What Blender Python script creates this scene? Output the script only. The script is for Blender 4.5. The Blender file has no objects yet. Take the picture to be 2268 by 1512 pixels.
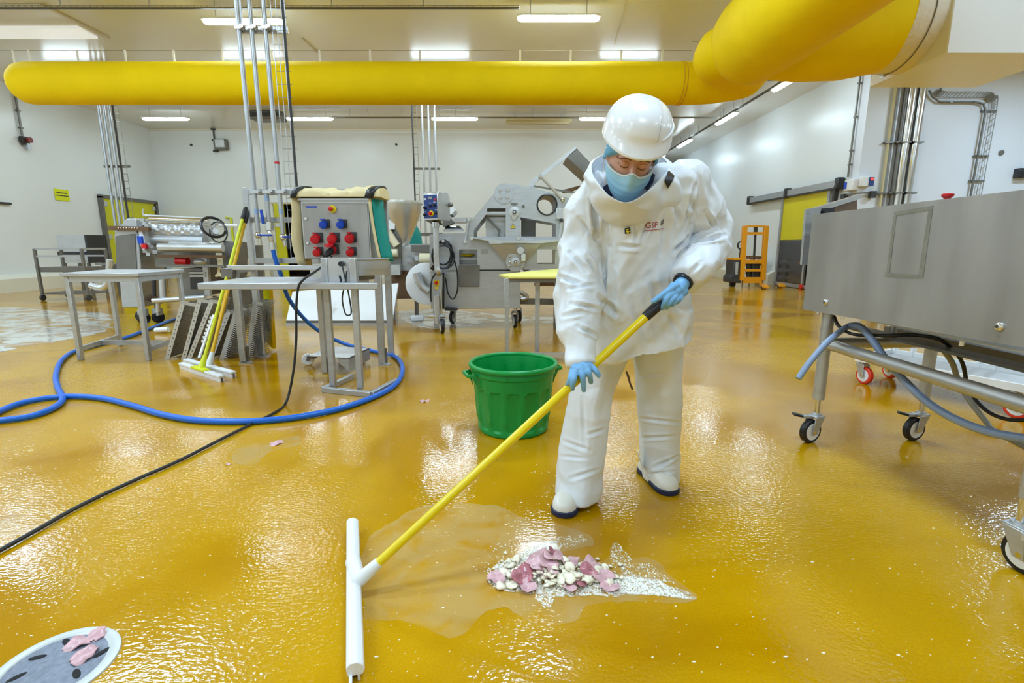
import bpy, bmesh, math, random
import numpy as np
from mathutils import Vector as V, Matrix, noise
from mathutils.bvhtree import BVHTree
random.seed(7)
SC = bpy.context.scene
COL = SC.collection
PI = math.pi

# ------------------------------------------------------------------ camera, world, exposure
FOC, CAMH = 1100.0, 1.1
TILT = math.atan(0.192)
CT, ST = math.cos(TILT), math.sin(TILT)
cam = bpy.data.cameras.new('camera')
cam.sensor_width = 36.0
cam.lens = 36.0 * FOC / 2268.0
cam.clip_start = 0.05
cam.clip_end = 100
camo = bpy.data.objects.new('camera', cam)
COL.objects.link(camo)
camo.location = (0, 0, CAMH)
camo.rotation_euler = (PI / 2 - TILT, 0, 0)
SC.camera = camo

w = bpy.data.worlds.new('world')
SC.world = w
w.use_nodes = True
w.node_tree.nodes['Background'].inputs[0].default_value = (0.9, 0.95, 1, 1)
w.node_tree.nodes['Background'].inputs[1].default_value = 0.3
vs = SC.view_settings
vs.view_transform = 'Standard'
vs.look = 'None'
vs.gamma = 1.0
vs.use_curve_mapping = False
vs.exposure = 1.08
SC.cycles.use_denoising = True
SC.cycles.max_bounces = 6
SC.cycles.diffuse_bounces = 4
SC.cycles.glossy_bounces = 3
SC.cycles.adaptive_threshold = 0.03
SC.cycles.sample_clamp_indirect = 6.0
SC.cycles.caustics_reflective = False
SC.cycles.caustics_refractive = False
LAMP = 29.0            # radiance of the tube luminaires
ROOM_H = 5.0

def lamp_light(x, y, z=4.72, along_y=False, k=1.0):
    """Unseen lamps added behind and beside the camera, tube sized, power tuned for the light."""
    l = bpy.data.lights.new('unseen_lamp', 'AREA')
    l.shape = 'RECTANGLE'
    l.size, l.size_y = (0.15, 1.3) if along_y else (1.3, 0.15)
    l.energy = LAMP * 0.195 * PI * 1.04 * k
    l.color = (0.62, 0.85, 1.06)
    o = bpy.data.objects.new('unseen_lamp', l)
    COL.objects.link(o)
    o.location = (x, y, z)
for yy in (5.2, 1.6, -2.0):
    for xx in (-9.5, -4.6, 0.6, 5.6):
        lamp_light(xx, yy, k=3.4 if xx < -2 else 2.6 if xx < 2 else 1.3 if yy < 5 else 0.6)  # power weighted to the left to brighten and model the foreground
for yy in (8.8, 5.2, 1.6):
    lamp_light(10.5, yy, k=3.4)  # added with extra power to lift the grey side wall
for xx in (-9.6, 5.4):
    lamp_light(xx, 8.75, k=1.6)

# ------------------------------------------------------------------ real-place helpers
def ray(x, y):
    u = (x - 1134) / FOC
    v = (y - 756) / FOC
    return V((u, CT - v * ST, -(ST + v * CT)))
C0 = V((0, 0, CAMH))
def g(x, y, z=0.0):
    r = ray(x, y)
    return C0 + r * ((z - CAMH) / r.z)
def at(x, y, Y):
    r = ray(x, y)
    return C0 + r * (Y / r.y)
def wx(x, y, X):
    r = ray(x, y)
    return C0 + r * (X / r.x)
def dep(x, y, Y):
    return Y / ray(x, y).y
def mm(px, x, y, Y):
    return px * dep(x, y, Y) / FOC

# ------------------------------------------------------------------ materials
def lin(c):
    out = []
    for k in c[:3]:
        k = k / 255.0
        out.append(k / 12.92 if k <= 0.04045 else ((k + 0.055) / 1.055) ** 2.4)
    return (out[0], out[1], out[2], 1.0)
MATS = {}
def mat(name, rgb, rough=0.5, metal=0.0, var=None, bump=None, coat=0.0, emit=0.0, alpha=1.0, rvar=0.0, spec=0.5, trans=0.0, sss=0.0):
    m = bpy.data.materials.new(name)
    m.use_nodes = True
    nt = m.node_tree
    b = nt.nodes['Principled BSDF']
    c = lin(rgb)
    b.inputs['Base Color'].default_value = c
    b.inputs['Roughness'].default_value = rough
    b.inputs['Metallic'].default_value = metal
    b.inputs['Specular IOR Level'].default_value = spec
    b.inputs['Coat Weight'].default_value = coat
    b.inputs['Coat Roughness'].default_value = 0.08
    b.inputs['Alpha'].default_value = alpha
    b.inputs['Transmission Weight'].default_value = trans
    b.inputs['Subsurface Weight'].default_value = sss
    if sss:
        b.inputs['Subsurface Radius'].default_value = (0.02, 0.01, 0.006)
    if emit:
        b.inputs['Emission Color'].default_value = c
        b.inputs['Emission Strength'].default_value = emit
    tc = nt.nodes.new('ShaderNodeTexCoord')
    if var:
        scale, amt = var[0], var[1]
        st = var[2] if len(var) > 2 else (1, 1, 1)
        mp = nt.nodes.new('ShaderNodeMapping')
        mp.inputs['Scale'].default_value = st
        nt.links.new(tc.outputs['Object'], mp.inputs[0])
        n = nt.nodes.new('ShaderNodeTexNoise')
        n.inputs['Scale'].default_value = scale
        n.inputs['Detail'].default_value = 5
        nt.links.new(mp.outputs[0], n.inputs['Vector'])
        r = nt.nodes.new('ShaderNodeMapRange')
        r.inputs[1].default_value = 0.3
        r.inputs[2].default_value = 0.7
        r.inputs[3].default_value = 1 - amt
        r.inputs[4].default_value = 1 + amt * 0.6
        nt.links.new(n.outputs[0], r.inputs[0])
        mx = nt.nodes.new('ShaderNodeVectorMath')
        mx.operation = 'MULTIPLY'
        mx.inputs[0].default_value = c[:3]
        nt.links.new(r.outputs[0], mx.inputs[1])
        nt.links.new(mx.outputs[0], b.inputs['Base Color'])
        if rvar:
            r2 = nt.nodes.new('ShaderNodeMapRange')
            r2.inputs[1].default_value = 0.3
            r2.inputs[2].default_value = 0.7
            r2.inputs[3].default_value = rough - rvar
            r2.inputs[4].default_value = rough + rvar
            nt.links.new(n.outputs[0], r2.inputs[0])
            nt.links.new(r2.outputs[0], b.inputs['Roughness'])
    if bump:
        scale, strength, dist = bump[:3]
        st = bump[3] if len(bump) > 3 else (1, 1, 1)
        mp = nt.nodes.new('ShaderNodeMapping')
        mp.inputs['Scale'].default_value = st
        nt.links.new(tc.outputs['Object'], mp.inputs[0])
        n = nt.nodes.new('ShaderNodeTexNoise')
        n.inputs['Scale'].default_value = scale
        n.inputs['Detail'].default_value = 3
        nt.links.new(mp.outputs[0], n.inputs['Vector'])
        bp = nt.nodes.new('ShaderNodeBump')
        bp.inputs['Strength'].default_value = strength
        bp.inputs['Distance'].default_value = dist
        nt.links.new(n.outputs[0], bp.inputs['Height'])
        nt.links.new(bp.outputs[0], b.inputs['Normal'])
    MATS[name] = m
    return m

STEEL = mat('brushed_steel', (188, 190, 193), 0.42, 0.7, var=(6, 0.10, (1, 1, 6)), rvar=0.08)
STEELD = mat('dark_steel', (128, 126, 122), 0.45, 0.75, var=(5, 0.15), rvar=0.06)
STEELB = mat('satin_steel_sheet', (170, 166, 162), 0.46, 0.6, var=(6, 0.16, (1, 1, 0.22)), rvar=0.06, bump=(220, 0.05, 0.001, (1, 0.05, 1)))
STEELL = mat('bright_steel', (205, 207, 210), 0.35, 0.7, var=(8, 0.06), rvar=0.05)
CHROME = mat('polished_steel', (222, 222, 220), 0.16, 1.0)
GALV = mat('galvanised_pipe', (190, 194, 200), 0.38, 0.7, var=(20, 0.06))
WIRE = mat('tray_wire', (150, 148, 140), 0.5, 0.6)
BLACK = mat('black_rubber', (22, 22, 24), 0.5)
BLACKP = mat('black_plastic', (30, 31, 36), 0.38)
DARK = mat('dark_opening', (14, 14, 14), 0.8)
WHITEP = mat('white_plastic', (232, 233, 235), 0.4)
WHITER = mat('white_rubber', (226, 226, 228), 0.45, bump=(60, 0.05, 0.002))
YEL = mat('yellow_handle', (232, 206, 10), 0.28, coat=0.2)
YELD = mat('amber_handle', (226, 178, 8), 0.3)
YELG = mat('lime_yellow_plastic', (214, 220, 22), 0.4)
DOORY = mat('lime_yellow_door_sheet', (206, 205, 20), 0.42, var=(3, 0.05))
DOORY2 = mat('yellow_pvc_sheet', (216, 206, 6), 0.35, var=(2, 0.04))
BOARDY = mat('pale_yellow_board', (236, 228, 120), 0.5)
STACK = mat('truck_amber_paint', (236, 160, 8), 0.35)
CHAR = mat('charcoal_paint', (52, 52, 54), 0.5)
BLUE = mat('blue_hose_rubber', (0, 96, 200), 0.35, bump=(90, 0.1, 0.002))
BLUEP = mat('blue_plastic', (10, 70, 190), 0.35)
NAVY = mat('navy_panel', (34, 62, 132), 0.4)
REDP = mat('red_plastic', (205, 22, 32), 0.35)
REDW = mat('red_polyurethane', (226, 60, 40), 0.4)
GREENP = mat('green_plastic', (0, 142, 62), 0.33, var=(4, 0.05), bump=(120, 0.04, 0.002), spec=0.45)
TEAL = mat('teal_fabric', (10, 140, 132), 0.75, bump=(200, 0.15, 0.002))
CANVAS = mat('beige_canvas', (226, 208, 160), 0.7, var=(5, 0.08), bump=(9, 0.3, 0.02))
GREYH = mat('grey_blue_hose', (140, 158, 190), 0.4)
GREYH2 = mat('grey_hose', (150, 150, 146), 0.45)
IVORY = mat('ivory_roller', (232, 222, 190), 0.5)
MIRROR = mat('dark_mirror_sheet', (120, 116, 118), 0.12, 1.0)
WALLW = mat('white_wall_panel', (226, 231, 233), 0.3, var=(0.6, 0.03), spec=0.4, bump=(1.6, 0.05, 0.02))
WALLG = mat('grey_white_wall_panel', (224, 229, 238), 0.32, var=(0.7, 0.03), spec=0.4)
CEIL = mat('white_ceiling_panel', (226, 225, 220), 0.24, var=(0.5, 0.03), spec=0.4)
CURB = mat('cream_kerb', (222, 220, 204), 0.5)
TRIM = mat('sealant_trim', (200, 190, 160), 0.5)
WHITEM = mat('white_enamel_sheet', (238, 238, 238), 0.35)
DUCT = mat('yellow_duct_fabric', (247, 214, 0), 0.72, var=(2.2, 0.05), bump=(7, 0.22, 0.03), spec=0.2)
DUCTS = mat('duct_seam', (214, 158, 4), 0.75)
COLLAR = mat('cream_collar_fabric', (232, 222, 206), 0.6, bump=(14, 0.5, 0.02))
GLOW = mat('tube_glow', (219, 242, 255), 0.5, emit=LAMP)
LEDR = mat('lit_red_display', (255, 40, 30), 0.4, emit=2.0)
JACKET = mat('white_pvc_cloth', (226, 230, 236), 0.42, var=(5, 0.03), bump=(9, 0.12, 0.01), spec=0.4)
HELM = mat('white_helmet_shell', (236, 238, 243), 0.24, coat=0.12)
NITR = mat('blue_nitrile', (118, 176, 226), 0.45, bump=(55, 0.3, 0.004))
MASKM = mat('pale_blue_mask', (160, 206, 226), 0.75, bump=(150, 0.15, 0.001))
MASKE = mat('mask_edge', (214, 226, 230), 0.75)
HNET = mat('blue_hairnet', (104, 170, 206), 0.7, bump=(60, 0.8, 0.006))
SKIN = mat("skin", (206, 156, 136), 0.5, var=(12, 0.06), sss=0.1)
BROW = mat('brown_hair', (92, 62, 46), 0.7)
LIDM = mat('eyelid_skin', (178, 112, 92), 0.5)
BOOTW = mat('white_boot', (232, 230, 222), 0.35, var=(10, 0.04))
SOLEN = mat('navy_sole', (22, 34, 72), 0.45)
LOGO = mat('red_print', (176, 48, 58), 0.6)
GREYPR = mat('grey_print', (110, 110, 112), 0.6)
HAM = mat('pink_ham', (214, 170, 176), 0.3, var=(45, 0.16), bump=(40, 0.2, 0.003), sss=0.1)
HAMD = mat('deep_pink_ham', (186, 116, 126), 0.26, var=(60, 0.25), bump=(40, 0.25, 0.003), sss=0.1)
CHEESE = mat('cream_cheese', (248, 238, 214), 0.5, var=(16, 0.06), bump=(40, 0.3, 0.004))
FOAM = mat('white_foam', (246, 243, 234), 0.25, bump=(90, 0.4, 0.004), coat=0.3)
DRAINM = mat('grey_drain_cover', (120, 126, 140), 0.45, 0.3, var=(70, 0.25), bump=(120, 0.4, 0.002))
DRAINR = mat('pale_drain_ring', (196, 198, 196), 0.4, 0.2, var=(14, 0.10))
BROWN = mat('brown_sheet', (112, 84, 58), 0.5, 0.3, var=(6, 0.2))  # brown sheet metal, tone varied at random
PAPER = mat('yellow_paper', (218, 226, 20), 0.6)
HANGW = mat('white_strap', (236, 232, 226), 0.6)
BEIGE = mat('beige_unit', (206, 194, 150), 0.5)

def film_material(name, rgb, alpha, scale, lo, hi, rough=0.1):
    m = mat(name, rgb, rough, coat=0.5, bump=(14, 0.12, 0.01))
    nt = m.node_tree
    b = nt.nodes['Principled BSDF']
    tc = nt.nodes.new('ShaderNodeTexCoord')
    n = nt.nodes.new('ShaderNodeTexNoise')
    n.inputs['Scale'].default_value = scale
    n.inputs['Detail'].default_value = 6
    n.inputs['Distortion'].default_value = 0.8
    nt.links.new(tc.outputs['Object'], n.inputs['Vector'])
    r = nt.nodes.new('ShaderNodeMapRange')
    r.inputs[1].default_value = lo
    r.inputs[2].default_value = hi
    r.inputs[3].default_value = 0.0
    r.inputs[4].default_value = alpha
    nt.links.new(n.outputs[0], r.inputs[0])
    nt.links.new(r.outputs[0], b.inputs['Alpha'])
    return m
FILM = film_material('milky_water_film', (224, 196, 134), 0.36, 7, 0.30, 0.58, 0.07)
FOAMF = film_material('foamy_water_film', (240, 238, 228), 0.9, 4, 0.34, 0.54, 0.12)
FOAMS = film_material('foamy_scum', (238, 234, 222), 0.85, 38, 0.42, 0.62, 0.2)
WETF = film_material('clear_water_film', (206, 168, 62), 0.35, 2.2, 0.3, 0.5, 0.05)

def floor_material():
    m = bpy.data.materials.new('mustard_resin_floor')
    m.use_nodes = True
    nt = m.node_tree
    L = nt.links.new
    b = nt.nodes['Principled BSDF']
    tc = nt.nodes.new('ShaderNodeTexCoord')
    def nz(scale, detail=4, dist=0.0, sc=None):
        n = nt.nodes.new('ShaderNodeTexNoise')
        n.inputs['Scale'].default_value = scale
        n.inputs['Detail'].default_value = detail
        n.inputs['Distortion'].default_value = dist
        if sc:
            mp = nt.nodes.new('ShaderNodeMapping')
            mp.inputs['Scale'].default_value = sc
            L(tc.outputs['Object'], mp.inputs[0])
            L(mp.outputs[0], n.inputs['Vector'])
        else:
            L(tc.outputs['Object'], n.inputs['Vector'])
        return n
    def mr(src, a, bb, c, d):
        r = nt.nodes.new('ShaderNodeMapRange')
        for k, vv in zip((1, 2, 3, 4), (a, bb, c, d)):
            r.inputs[k].default_value = vv
        L(src, r.inputs[0])
        return r.outputs[0]
    big = nz(0.75, 6, 0.6)
    grain = nz(170, 2)
    tone = nz(2.2, 5, 0.3)
    wet = mr(big.outputs[0], 0.45, 0.56, 0.0, 1.0)
    mix = nt.nodes.new('ShaderNodeMix')
    mix.data_type = 'RGBA'
    mix.inputs[6].default_value = lin((194, 145, 4))
    mix.inputs[7].default_value = lin((178, 127, 0))
    L(wet, mix.inputs[0])
    mul = nt.nodes.new('ShaderNodeVectorMath')
    mul.operation = 'MULTIPLY'
    L(mix.outputs[2], mul.inputs[0])
    L(mr(tone.outputs[0], 0.3, 0.7, 0.94, 1.06), mul.inputs[1])
    mul2 = nt.nodes.new('ShaderNodeVectorMath')
    mul2.operation = 'MULTIPLY'
    L(mul.outputs[0], mul2.inputs[0])
    L(mr(grain.outputs[0], 0.35, 0.65, 0.93, 1.07), mul2.inputs[1])
    L(mul2.outputs[0], b.inputs['Base Color'])
    L(mr(wet, 0, 1, 0.13, 0.06), b.inputs['Roughness'])
    b.inputs['Specular IOR Level'].default_value = 0.5
    fine = nz(120, 2)
    mid = nz(75, 1, 0.0, (0.7, 1.0, 1.0))
    swell = nz(4, 2)
    def math_(op, a, bb):
        q = nt.nodes.new('ShaderNodeMath')
        q.operation = op
        for i, s in enumerate((a, bb)):
            if isinstance(s, (int, float)):
                q.inputs[i].default_value = s
            else:
                L(s, q.inputs[i])
        return q.outputs[0]
    h = math_('ADD', math_('MULTIPLY', fine.outputs[0], 0.35), math_('MULTIPLY', mid.outputs[0], 1.3))
    h = math_('ADD', h, math_('MULTIPLY', swell.outputs[0], 1.4))
    bp = nt.nodes.new('ShaderNodeBump')
    bp.inputs['Distance'].default_value = 0.0035
    L(mr(wet, 0, 1, 0.38, 0.13), bp.inputs['Strength'])
    L(h, bp.inputs['Height'])
    L(bp.outputs[0], b.inputs['Normal'])
    return m
FLOORM = floor_material()

# ------------------------------------------------------------------ mesh builders
ORG = {}
class MB:
    def __init__(self):
        self.bm = bmesh.new()
    def box(self, c, s, rz=0.0, M=None):
        m = Matrix.Translation(V(c)) @ (M.to_4x4() if M else Matrix.Rotation(rz, 4, 'Z')) @ Matrix.Diagonal((s[0], s[1], s[2], 1))
        bmesh.ops.create_cube(self.bm, size=1.0, matrix=m)
        return self
    def bar(self, p0, p1, w_, h_, up=(0, 0, 1)):
        p0, p1 = V(p0), V(p1)
        d = p1 - p0
        L_ = d.length
        z = d.normalized()
        u = V(up)
        if abs(z.dot(u.normalized())) > 0.97:
            u = V((0, 1, 0))
        x = u.cross(z).normalized()
        y = z.cross(x)
        R = Matrix((x, y, z)).transposed()
        return self.box((p0 + p1) / 2, (w_, h_, L_), M=R)
    def cyl(self, p0, p1, r0, r1=None, seg=16):
        r1 = r0 if r1 is None else r1
        return self.tube([p0, p1], [r0, r1], seg)
    def tube(self, pts, r, seg=8, closed=False, twist=None, flat=1.0):
        pts = [V(p) for p in pts]
        n = len(pts)
        rr = r if isinstance(r, (list, tuple)) else [r] * n
        tan = []
        for i in range(n):
            if closed:
                t = pts[(i + 1) % n] - pts[i - 1]
            else:
                t = pts[min(i + 1, n - 1)] - pts[max(i - 1, 0)]
            tan.append(t.normalized())
        u = V((0, 0, 1)) if abs(tan[0].z) < 0.9 else V((1, 0, 0))
        x = tan[0].cross(u).normalized()
        rings = []
        for i in range(n):
            x = (x - tan[i] * x.dot(tan[i])).normalized()
            y = tan[i].cross(x)
            rings.append([self.bm.verts.new(pts[i] + (x * math.cos(2 * PI * k / seg) + y * (flat * math.sin(2 * PI * k / seg))) * rr[i]) for k in range(seg)])
        m = n if closed else n - 1
        for i in range(m):
            a, b = rings[i], rings[(i + 1) % n]
            for k in range(seg):
                self.bm.faces.new((a[k], a[(k + 1) % seg], b[(k + 1) % seg], b[k]))
        if not closed:
            self.bm.faces.new(rings[0][::-1])
            self.bm.faces.new(rings[-1])
        return self
    def loft(self, rings, cap=True, closed=True):
        vr = [[self.bm.verts.new(V(p)) for p in r] for r in rings]
        n = len(vr[0])
        for a, b in zip(vr, vr[1:]):
            for k in range(n if closed else n - 1):
                self.bm.faces.new((a[k], a[(k + 1) % n], b[(k + 1) % n], b[k]))
        if cap and closed:
            self.bm.faces.new(vr[0][::-1])
            self.bm.faces.new(vr[-1])
        return self
    def lathe(self, prof, c=(0, 0, 0), seg=32, M=None, f=None, cap=True):
        M = M or Matrix.Identity(3)
        c = V(c)
        rings = []
        for r, z in prof:
            ring = []
            for k in range(seg):
                a = 2 * PI * k / seg
                q = r if f is None else f(r, z, a)
                ring.append(c + M @ V((q * math.cos(a), q * math.sin(a), z)))
            rings.append(ring)
        return self.loft(rings, cap)
    def prism(self, poly, vec):
        vec = V(vec)
        a = [self.bm.verts.new(V(p)) for p in poly]
        b = [self.bm.verts.new(V(p) + vec) for p in poly]
        n = len(a)
        self.bm.faces.new(a)
        self.bm.faces.new(b[::-1])
        for k in range(n):
            self.bm.faces.new((a[k], b[k], b[(k + 1) % n], a[(k + 1) % n]))
        return self
    def ball(self, c, s, seg=12, M=None):
        s = s if isinstance(s, (tuple, list)) else (s, s, s)
        m = Matrix.Translation(V(c)) @ (M.to_4x4() if M else Matrix.Identity(4)) @ Matrix.Diagonal((s[0], s[1], s[2], 1))
        bmesh.ops.create_uvsphere(self.bm, u_segments=seg, v_segments=max(6, seg * 2 // 3), radius=1.0, matrix=m)
        return self
    def mesh(self, me, M=None):
        t = bmesh.new()
        t.from_mesh(me)
        if M:
            bmesh.ops.transform(t, matrix=M, verts=t.verts)
        tmp = bpy.data.meshes.new('t')
        t.to_mesh(tmp)
        t.free()
        self.bm.from_mesh(tmp)
        bpy.data.meshes.remove(tmp)
        return self
    def build(self, name, m, parent=None, bevel=0.0, smooth=40, kind=None, label=None, seg=1):
        bmesh.ops.recalc_face_normals(self.bm, faces=self.bm.faces)
        me = bpy.data.meshes.new(name)
        org = ORG.get(parent.name, V((0, 0, 0))) if parent else V((0, 0, 0))
        if parent:
            bmesh.ops.translate(self.bm, vec=-org, verts=self.bm.verts)
        self.bm.to_mesh(me)
        self.bm.free()
        me.materials.append(m)
        o = bpy.data.objects.new(name, me)
        COL.objects.link(o)
        if parent:
            o.parent = parent
            ORG[o.name] = org
        if smooth:
            me.polygons.foreach_set('use_smooth', [True] * len(me.polygons))
            me.set_sharp_from_angle(angle=math.radians(smooth))
        if bevel:
            b = o.modifiers.new('bevel', 'BEVEL')
            b.width = bevel
            b.segments = seg
            b.limit_method = 'ANGLE'
        if kind:
            o['kind'] = kind
        if label:
            o['label'] = label
        return o

def evaluated(o):
    bpy.context.view_layer.update()
    dg = bpy.context.evaluated_depsgraph_get()
    me = bpy.data.meshes.new_from_object(o.evaluated_get(dg))
    return me
def remeshed(bm, voxel, smooth=3):
    me = bpy.data.meshes.new('tmp')
    bmesh.ops.recalc_face_normals(bm, faces=bm.faces)
    bm.to_mesh(me)
    bm.free()
    o = bpy.data.objects.new('tmp', me)
    COL.objects.link(o)
    r = o.modifiers.new('r', 'REMESH')
    r.mode = 'VOXEL'
    r.voxel_size = voxel
    if smooth:
        s = o.modifiers.new('s', 'SMOOTH')
        s.iterations = smooth
        s.factor = 0.5
    out = evaluated(o)
    bpy.data.objects.remove(o)
    # keep the outer shell only
    b = bmesh.new()
    b.from_mesh(out)
    seen, best = set(), []
    for v0 in b.verts:
        if v0 in seen:
            continue
        st, grp = [v0], []
        seen.add(v0)
        while st:
            v = st.pop()
            grp.append(v)
            for e in v.link_edges:
                w2 = e.other_vert(v)
                if w2 not in seen:
                    seen.add(w2)
                    st.append(w2)
        if len(grp) > len(best):
            best = grp
    keep = set(best)
    bmesh.ops.delete(b, geom=[v for v in b.verts if v not in keep], context='VERTS')
    b.to_mesh(out)
    b.free()
    return out
def holed(outer, holes, depth):
    """A flat plate (in XZ, extruded along Y) with openings cut through it."""
    cu = bpy.data.curves.new('c', 'CURVE')
    cu.dimensions = '2D'
    cu.fill_mode = 'BOTH'
    cu.extrude = depth / 2
    for poly in [outer] + holes:
        sp = cu.splines.new('POLY')
        sp.points.add(len(poly) - 1)
        for p, (x, z) in zip(sp.points, poly):
            p.co = (x, z, 0, 1)
        sp.use_cyclic_u = True
    o = bpy.data.objects.new('c', cu)
    COL.objects.link(o)
    me = evaluated(o)
    bpy.data.objects.remove(o)
    return me
ROTX = Matrix.Rotation(PI / 2, 4, 'X')

def text_mesh(s, size, depth=0.0006):
    cu = bpy.data.curves.new('t', 'FONT')
    cu.body = s
    cu.size = size
    cu.extrude = depth
    cu.align_x = 'CENTER'
    cu.align_y = 'CENTER'
    cu.resolution_u = 3
    o = bpy.data.objects.new('t', cu)
    COL.objects.link(o)
    me = evaluated(o)
    bpy.data.objects.remove(o)
    return me

def tag(o, label, cat, group=None, kind=None):
    o['label'] = label
    o['category'] = cat
    if group:
        o['group'] = group
    if kind:
        o['kind'] = kind
    return o
def thing(name, label, cat, loc=(0, 0, 0), group=None):
    o = bpy.data.objects.new(name, None)
    COL.objects.link(o)
    o.empty_display_size = 0.1
    o.location = V(loc)
    ORG[o.name] = V(loc)
    return tag(o, label, cat, group)
def dup(root, loc, rz=0.0, label=None):
    r = root.copy()
    COL.objects.link(r)
    r.location = V(loc)
    r.rotation_euler = (0, 0, rz)
    if label:
        r['label'] = label
    ORG[r.name] = V(loc)
    for ch in list(root.children):
        c = ch.copy()
        COL.objects.link(c)
        c.parent = r
        for gc in list(ch.children):
            d = gc.copy()
            COL.objects.link(d)
            d.parent = c
    return r
def struct(name, mb, m, bevel=0.0):
    return mb.build(name, m, None, bevel, kind='structure')
def smoothpath(pts, n=8):
    """Catmull-Rom through the points."""
    P = [V(p) for p in pts]
    P = [P[0] * 2 - P[1]] + P + [P[-1] * 2 - P[-2]]
    out = []
    for i in range(1, len(P) - 2):
        for k in range(n):
            t = k / n
            a, b, c, d = P[i - 1], P[i], P[i + 1], P[i + 2]
            out.append(0.5 * ((2 * b) + (c - a) * t + (2 * a - 5 * b + 4 * c - d) * t * t + (3 * b - a - 3 * c + d) * t ** 3))
    out.append(P[-2])
    return out
# ------------------------------------------------------------------ the setting
XL, XR, YB, YF, XD, YD = -12.3, 7.65, 17.9, -5.0, 3.3, 28.0
YC = 11.45     # the side wall steps back here towards the right
XW = 15.0
t = 0.15
struct('floor', MB().box(((XL + XW) / 2, (YF + YD) / 2, -0.1), (XW - XL + 1, YD - YF + 1, 0.2)), FLOORM)
struct('ceiling', MB().box(((XL + XW) / 2, (YF + YD) / 2, ROOM_H + 0.1), (XW - XL + 1, YD - YF + 1, 0.2)), CEIL)
struct('wall_left', MB().box((XL - t, (YF + YB) / 2, ROOM_H / 2), (2 * t, YB - YF + 0.6, ROOM_H)), WALLW)
# back wall with the doorway opening
bo = at(604, 452, YB); bo2 = at(690, 645, YB)
struct('wall_back', MB().box(((XL + bo.x) / 2, YB + t, ROOM_H / 2), (bo.x - XL, 2 * t, ROOM_H))
       .box(((bo2.x + XD) / 2, YB + t, ROOM_H / 2), (XD - bo2.x, 2 * t, ROOM_H))
       .box(((bo.x + bo2.x) / 2, YB + t, (bo.z + ROOM_H) / 2), (bo2.x - bo.x, 2 * t, ROOM_H - bo.z)), WALLW)
struct('wall_passage', MB().box((XD - t, (YB + YD) / 2 + t, ROOM_H / 2), (2 * t, YD - YB - 2 * t, ROOM_H)), WALLW)
struct('wall_far', MB().box(((XD + XR) / 2, YD + t, ROOM_H / 2), (XR - XD + 1, 2 * t, ROOM_H)), WALLW)
struct('wall_right', MB().box((XR + t, (YC + YD) / 2 + 0.15, ROOM_H / 2), (2 * t, YD - YC - 0.3, ROOM_H)), WALLW)
struct('wall_side', MB().box(((XR + XW) / 2 + 0.15, YC + t, ROOM_H / 2), (XW - XR + 0.3, 2 * t, ROOM_H)), WALLG)
struct('wall_outer', MB().box((XW + t, (YF + YC) / 2, ROOM_H / 2), (2 * t, YC - YF, ROOM_H)), WALLW)
struct('wall_front', MB().box(((XL + XW) / 2, YF - t, ROOM_H / 2), (XW - XL, 2 * t, ROOM_H)), WALLW)
# kerbs
def kerb(name, p0, p1, dz, nrm):
    p0, p1, nrm = V(p0), V(p1), V(nrm)
    poly = [p0, p0 + nrm * 0.22, p0 + nrm * 0.22 + V((0, 0, dz - 0.1)), p0 + nrm * 0.06 + V((0, 0, dz)), p0 + V((0, 0, dz))]
    return struct(name, MB().prism(poly, p1 - p0), CURB)
kerb('baseboard_left', (XL, YF, 0), (XL, 14.3, 0), 0.42, (1, 0, 0))
kerb('baseboard_back', (XL + 0.25, YB, 0), (bo.x - 0.2, YB, 0), 0.38, (0, -1, 0))
kerb('baseboard_right', (XR, 14.5, 0), (XR, YD, 0), 0.38, (-1, 0, 0))
# wall to ceiling cove
struct('trim_1', MB().box(((XL + XD) / 2, YB - 0.02, ROOM_H - 0.03), (XD - XL, 0.04, 0.06)), CURB)
# pale ceiling panel, glow added so it reads white, and its rim
PALEGLOW = mat('pale_panel_added_glow', (232, 236, 238), 0.5, emit=0.22)
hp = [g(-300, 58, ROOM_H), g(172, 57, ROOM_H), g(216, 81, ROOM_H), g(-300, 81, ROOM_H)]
struct('trim_2', MB().prism([V((p.x, p.y, ROOM_H - 0.001)) for p in hp], (0, 0, -0.04)), PALEGLOW)
a, b_ = g(92, 10, ROOM_H - 0.02), g(240, 84, ROOM_H - 0.02)
struct('trim_3', MB().bar(a, b_, 0.05, 0.03), TRIM)
a, b_ = g(-200, 15, ROOM_H - 0.02), g(96, 13, ROOM_H - 0.02)
struct('trim_4', MB().bar(a, b_, 0.07, 0.03), WHITEM)
a, b_ = g(1400, -40, ROOM_H - 0.01), g(1362, 98, ROOM_H - 0.01)
struct('trim_5', MB().bar(a, b_, 0.03, 0.015), TRIM)
a, b_ = g(668, 84, ROOM_H - 0.01), g(705, 118, ROOM_H - 0.01)
struct('trim_6', MB().bar(a, b_, 0.03, 0.015), TRIM)

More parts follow.
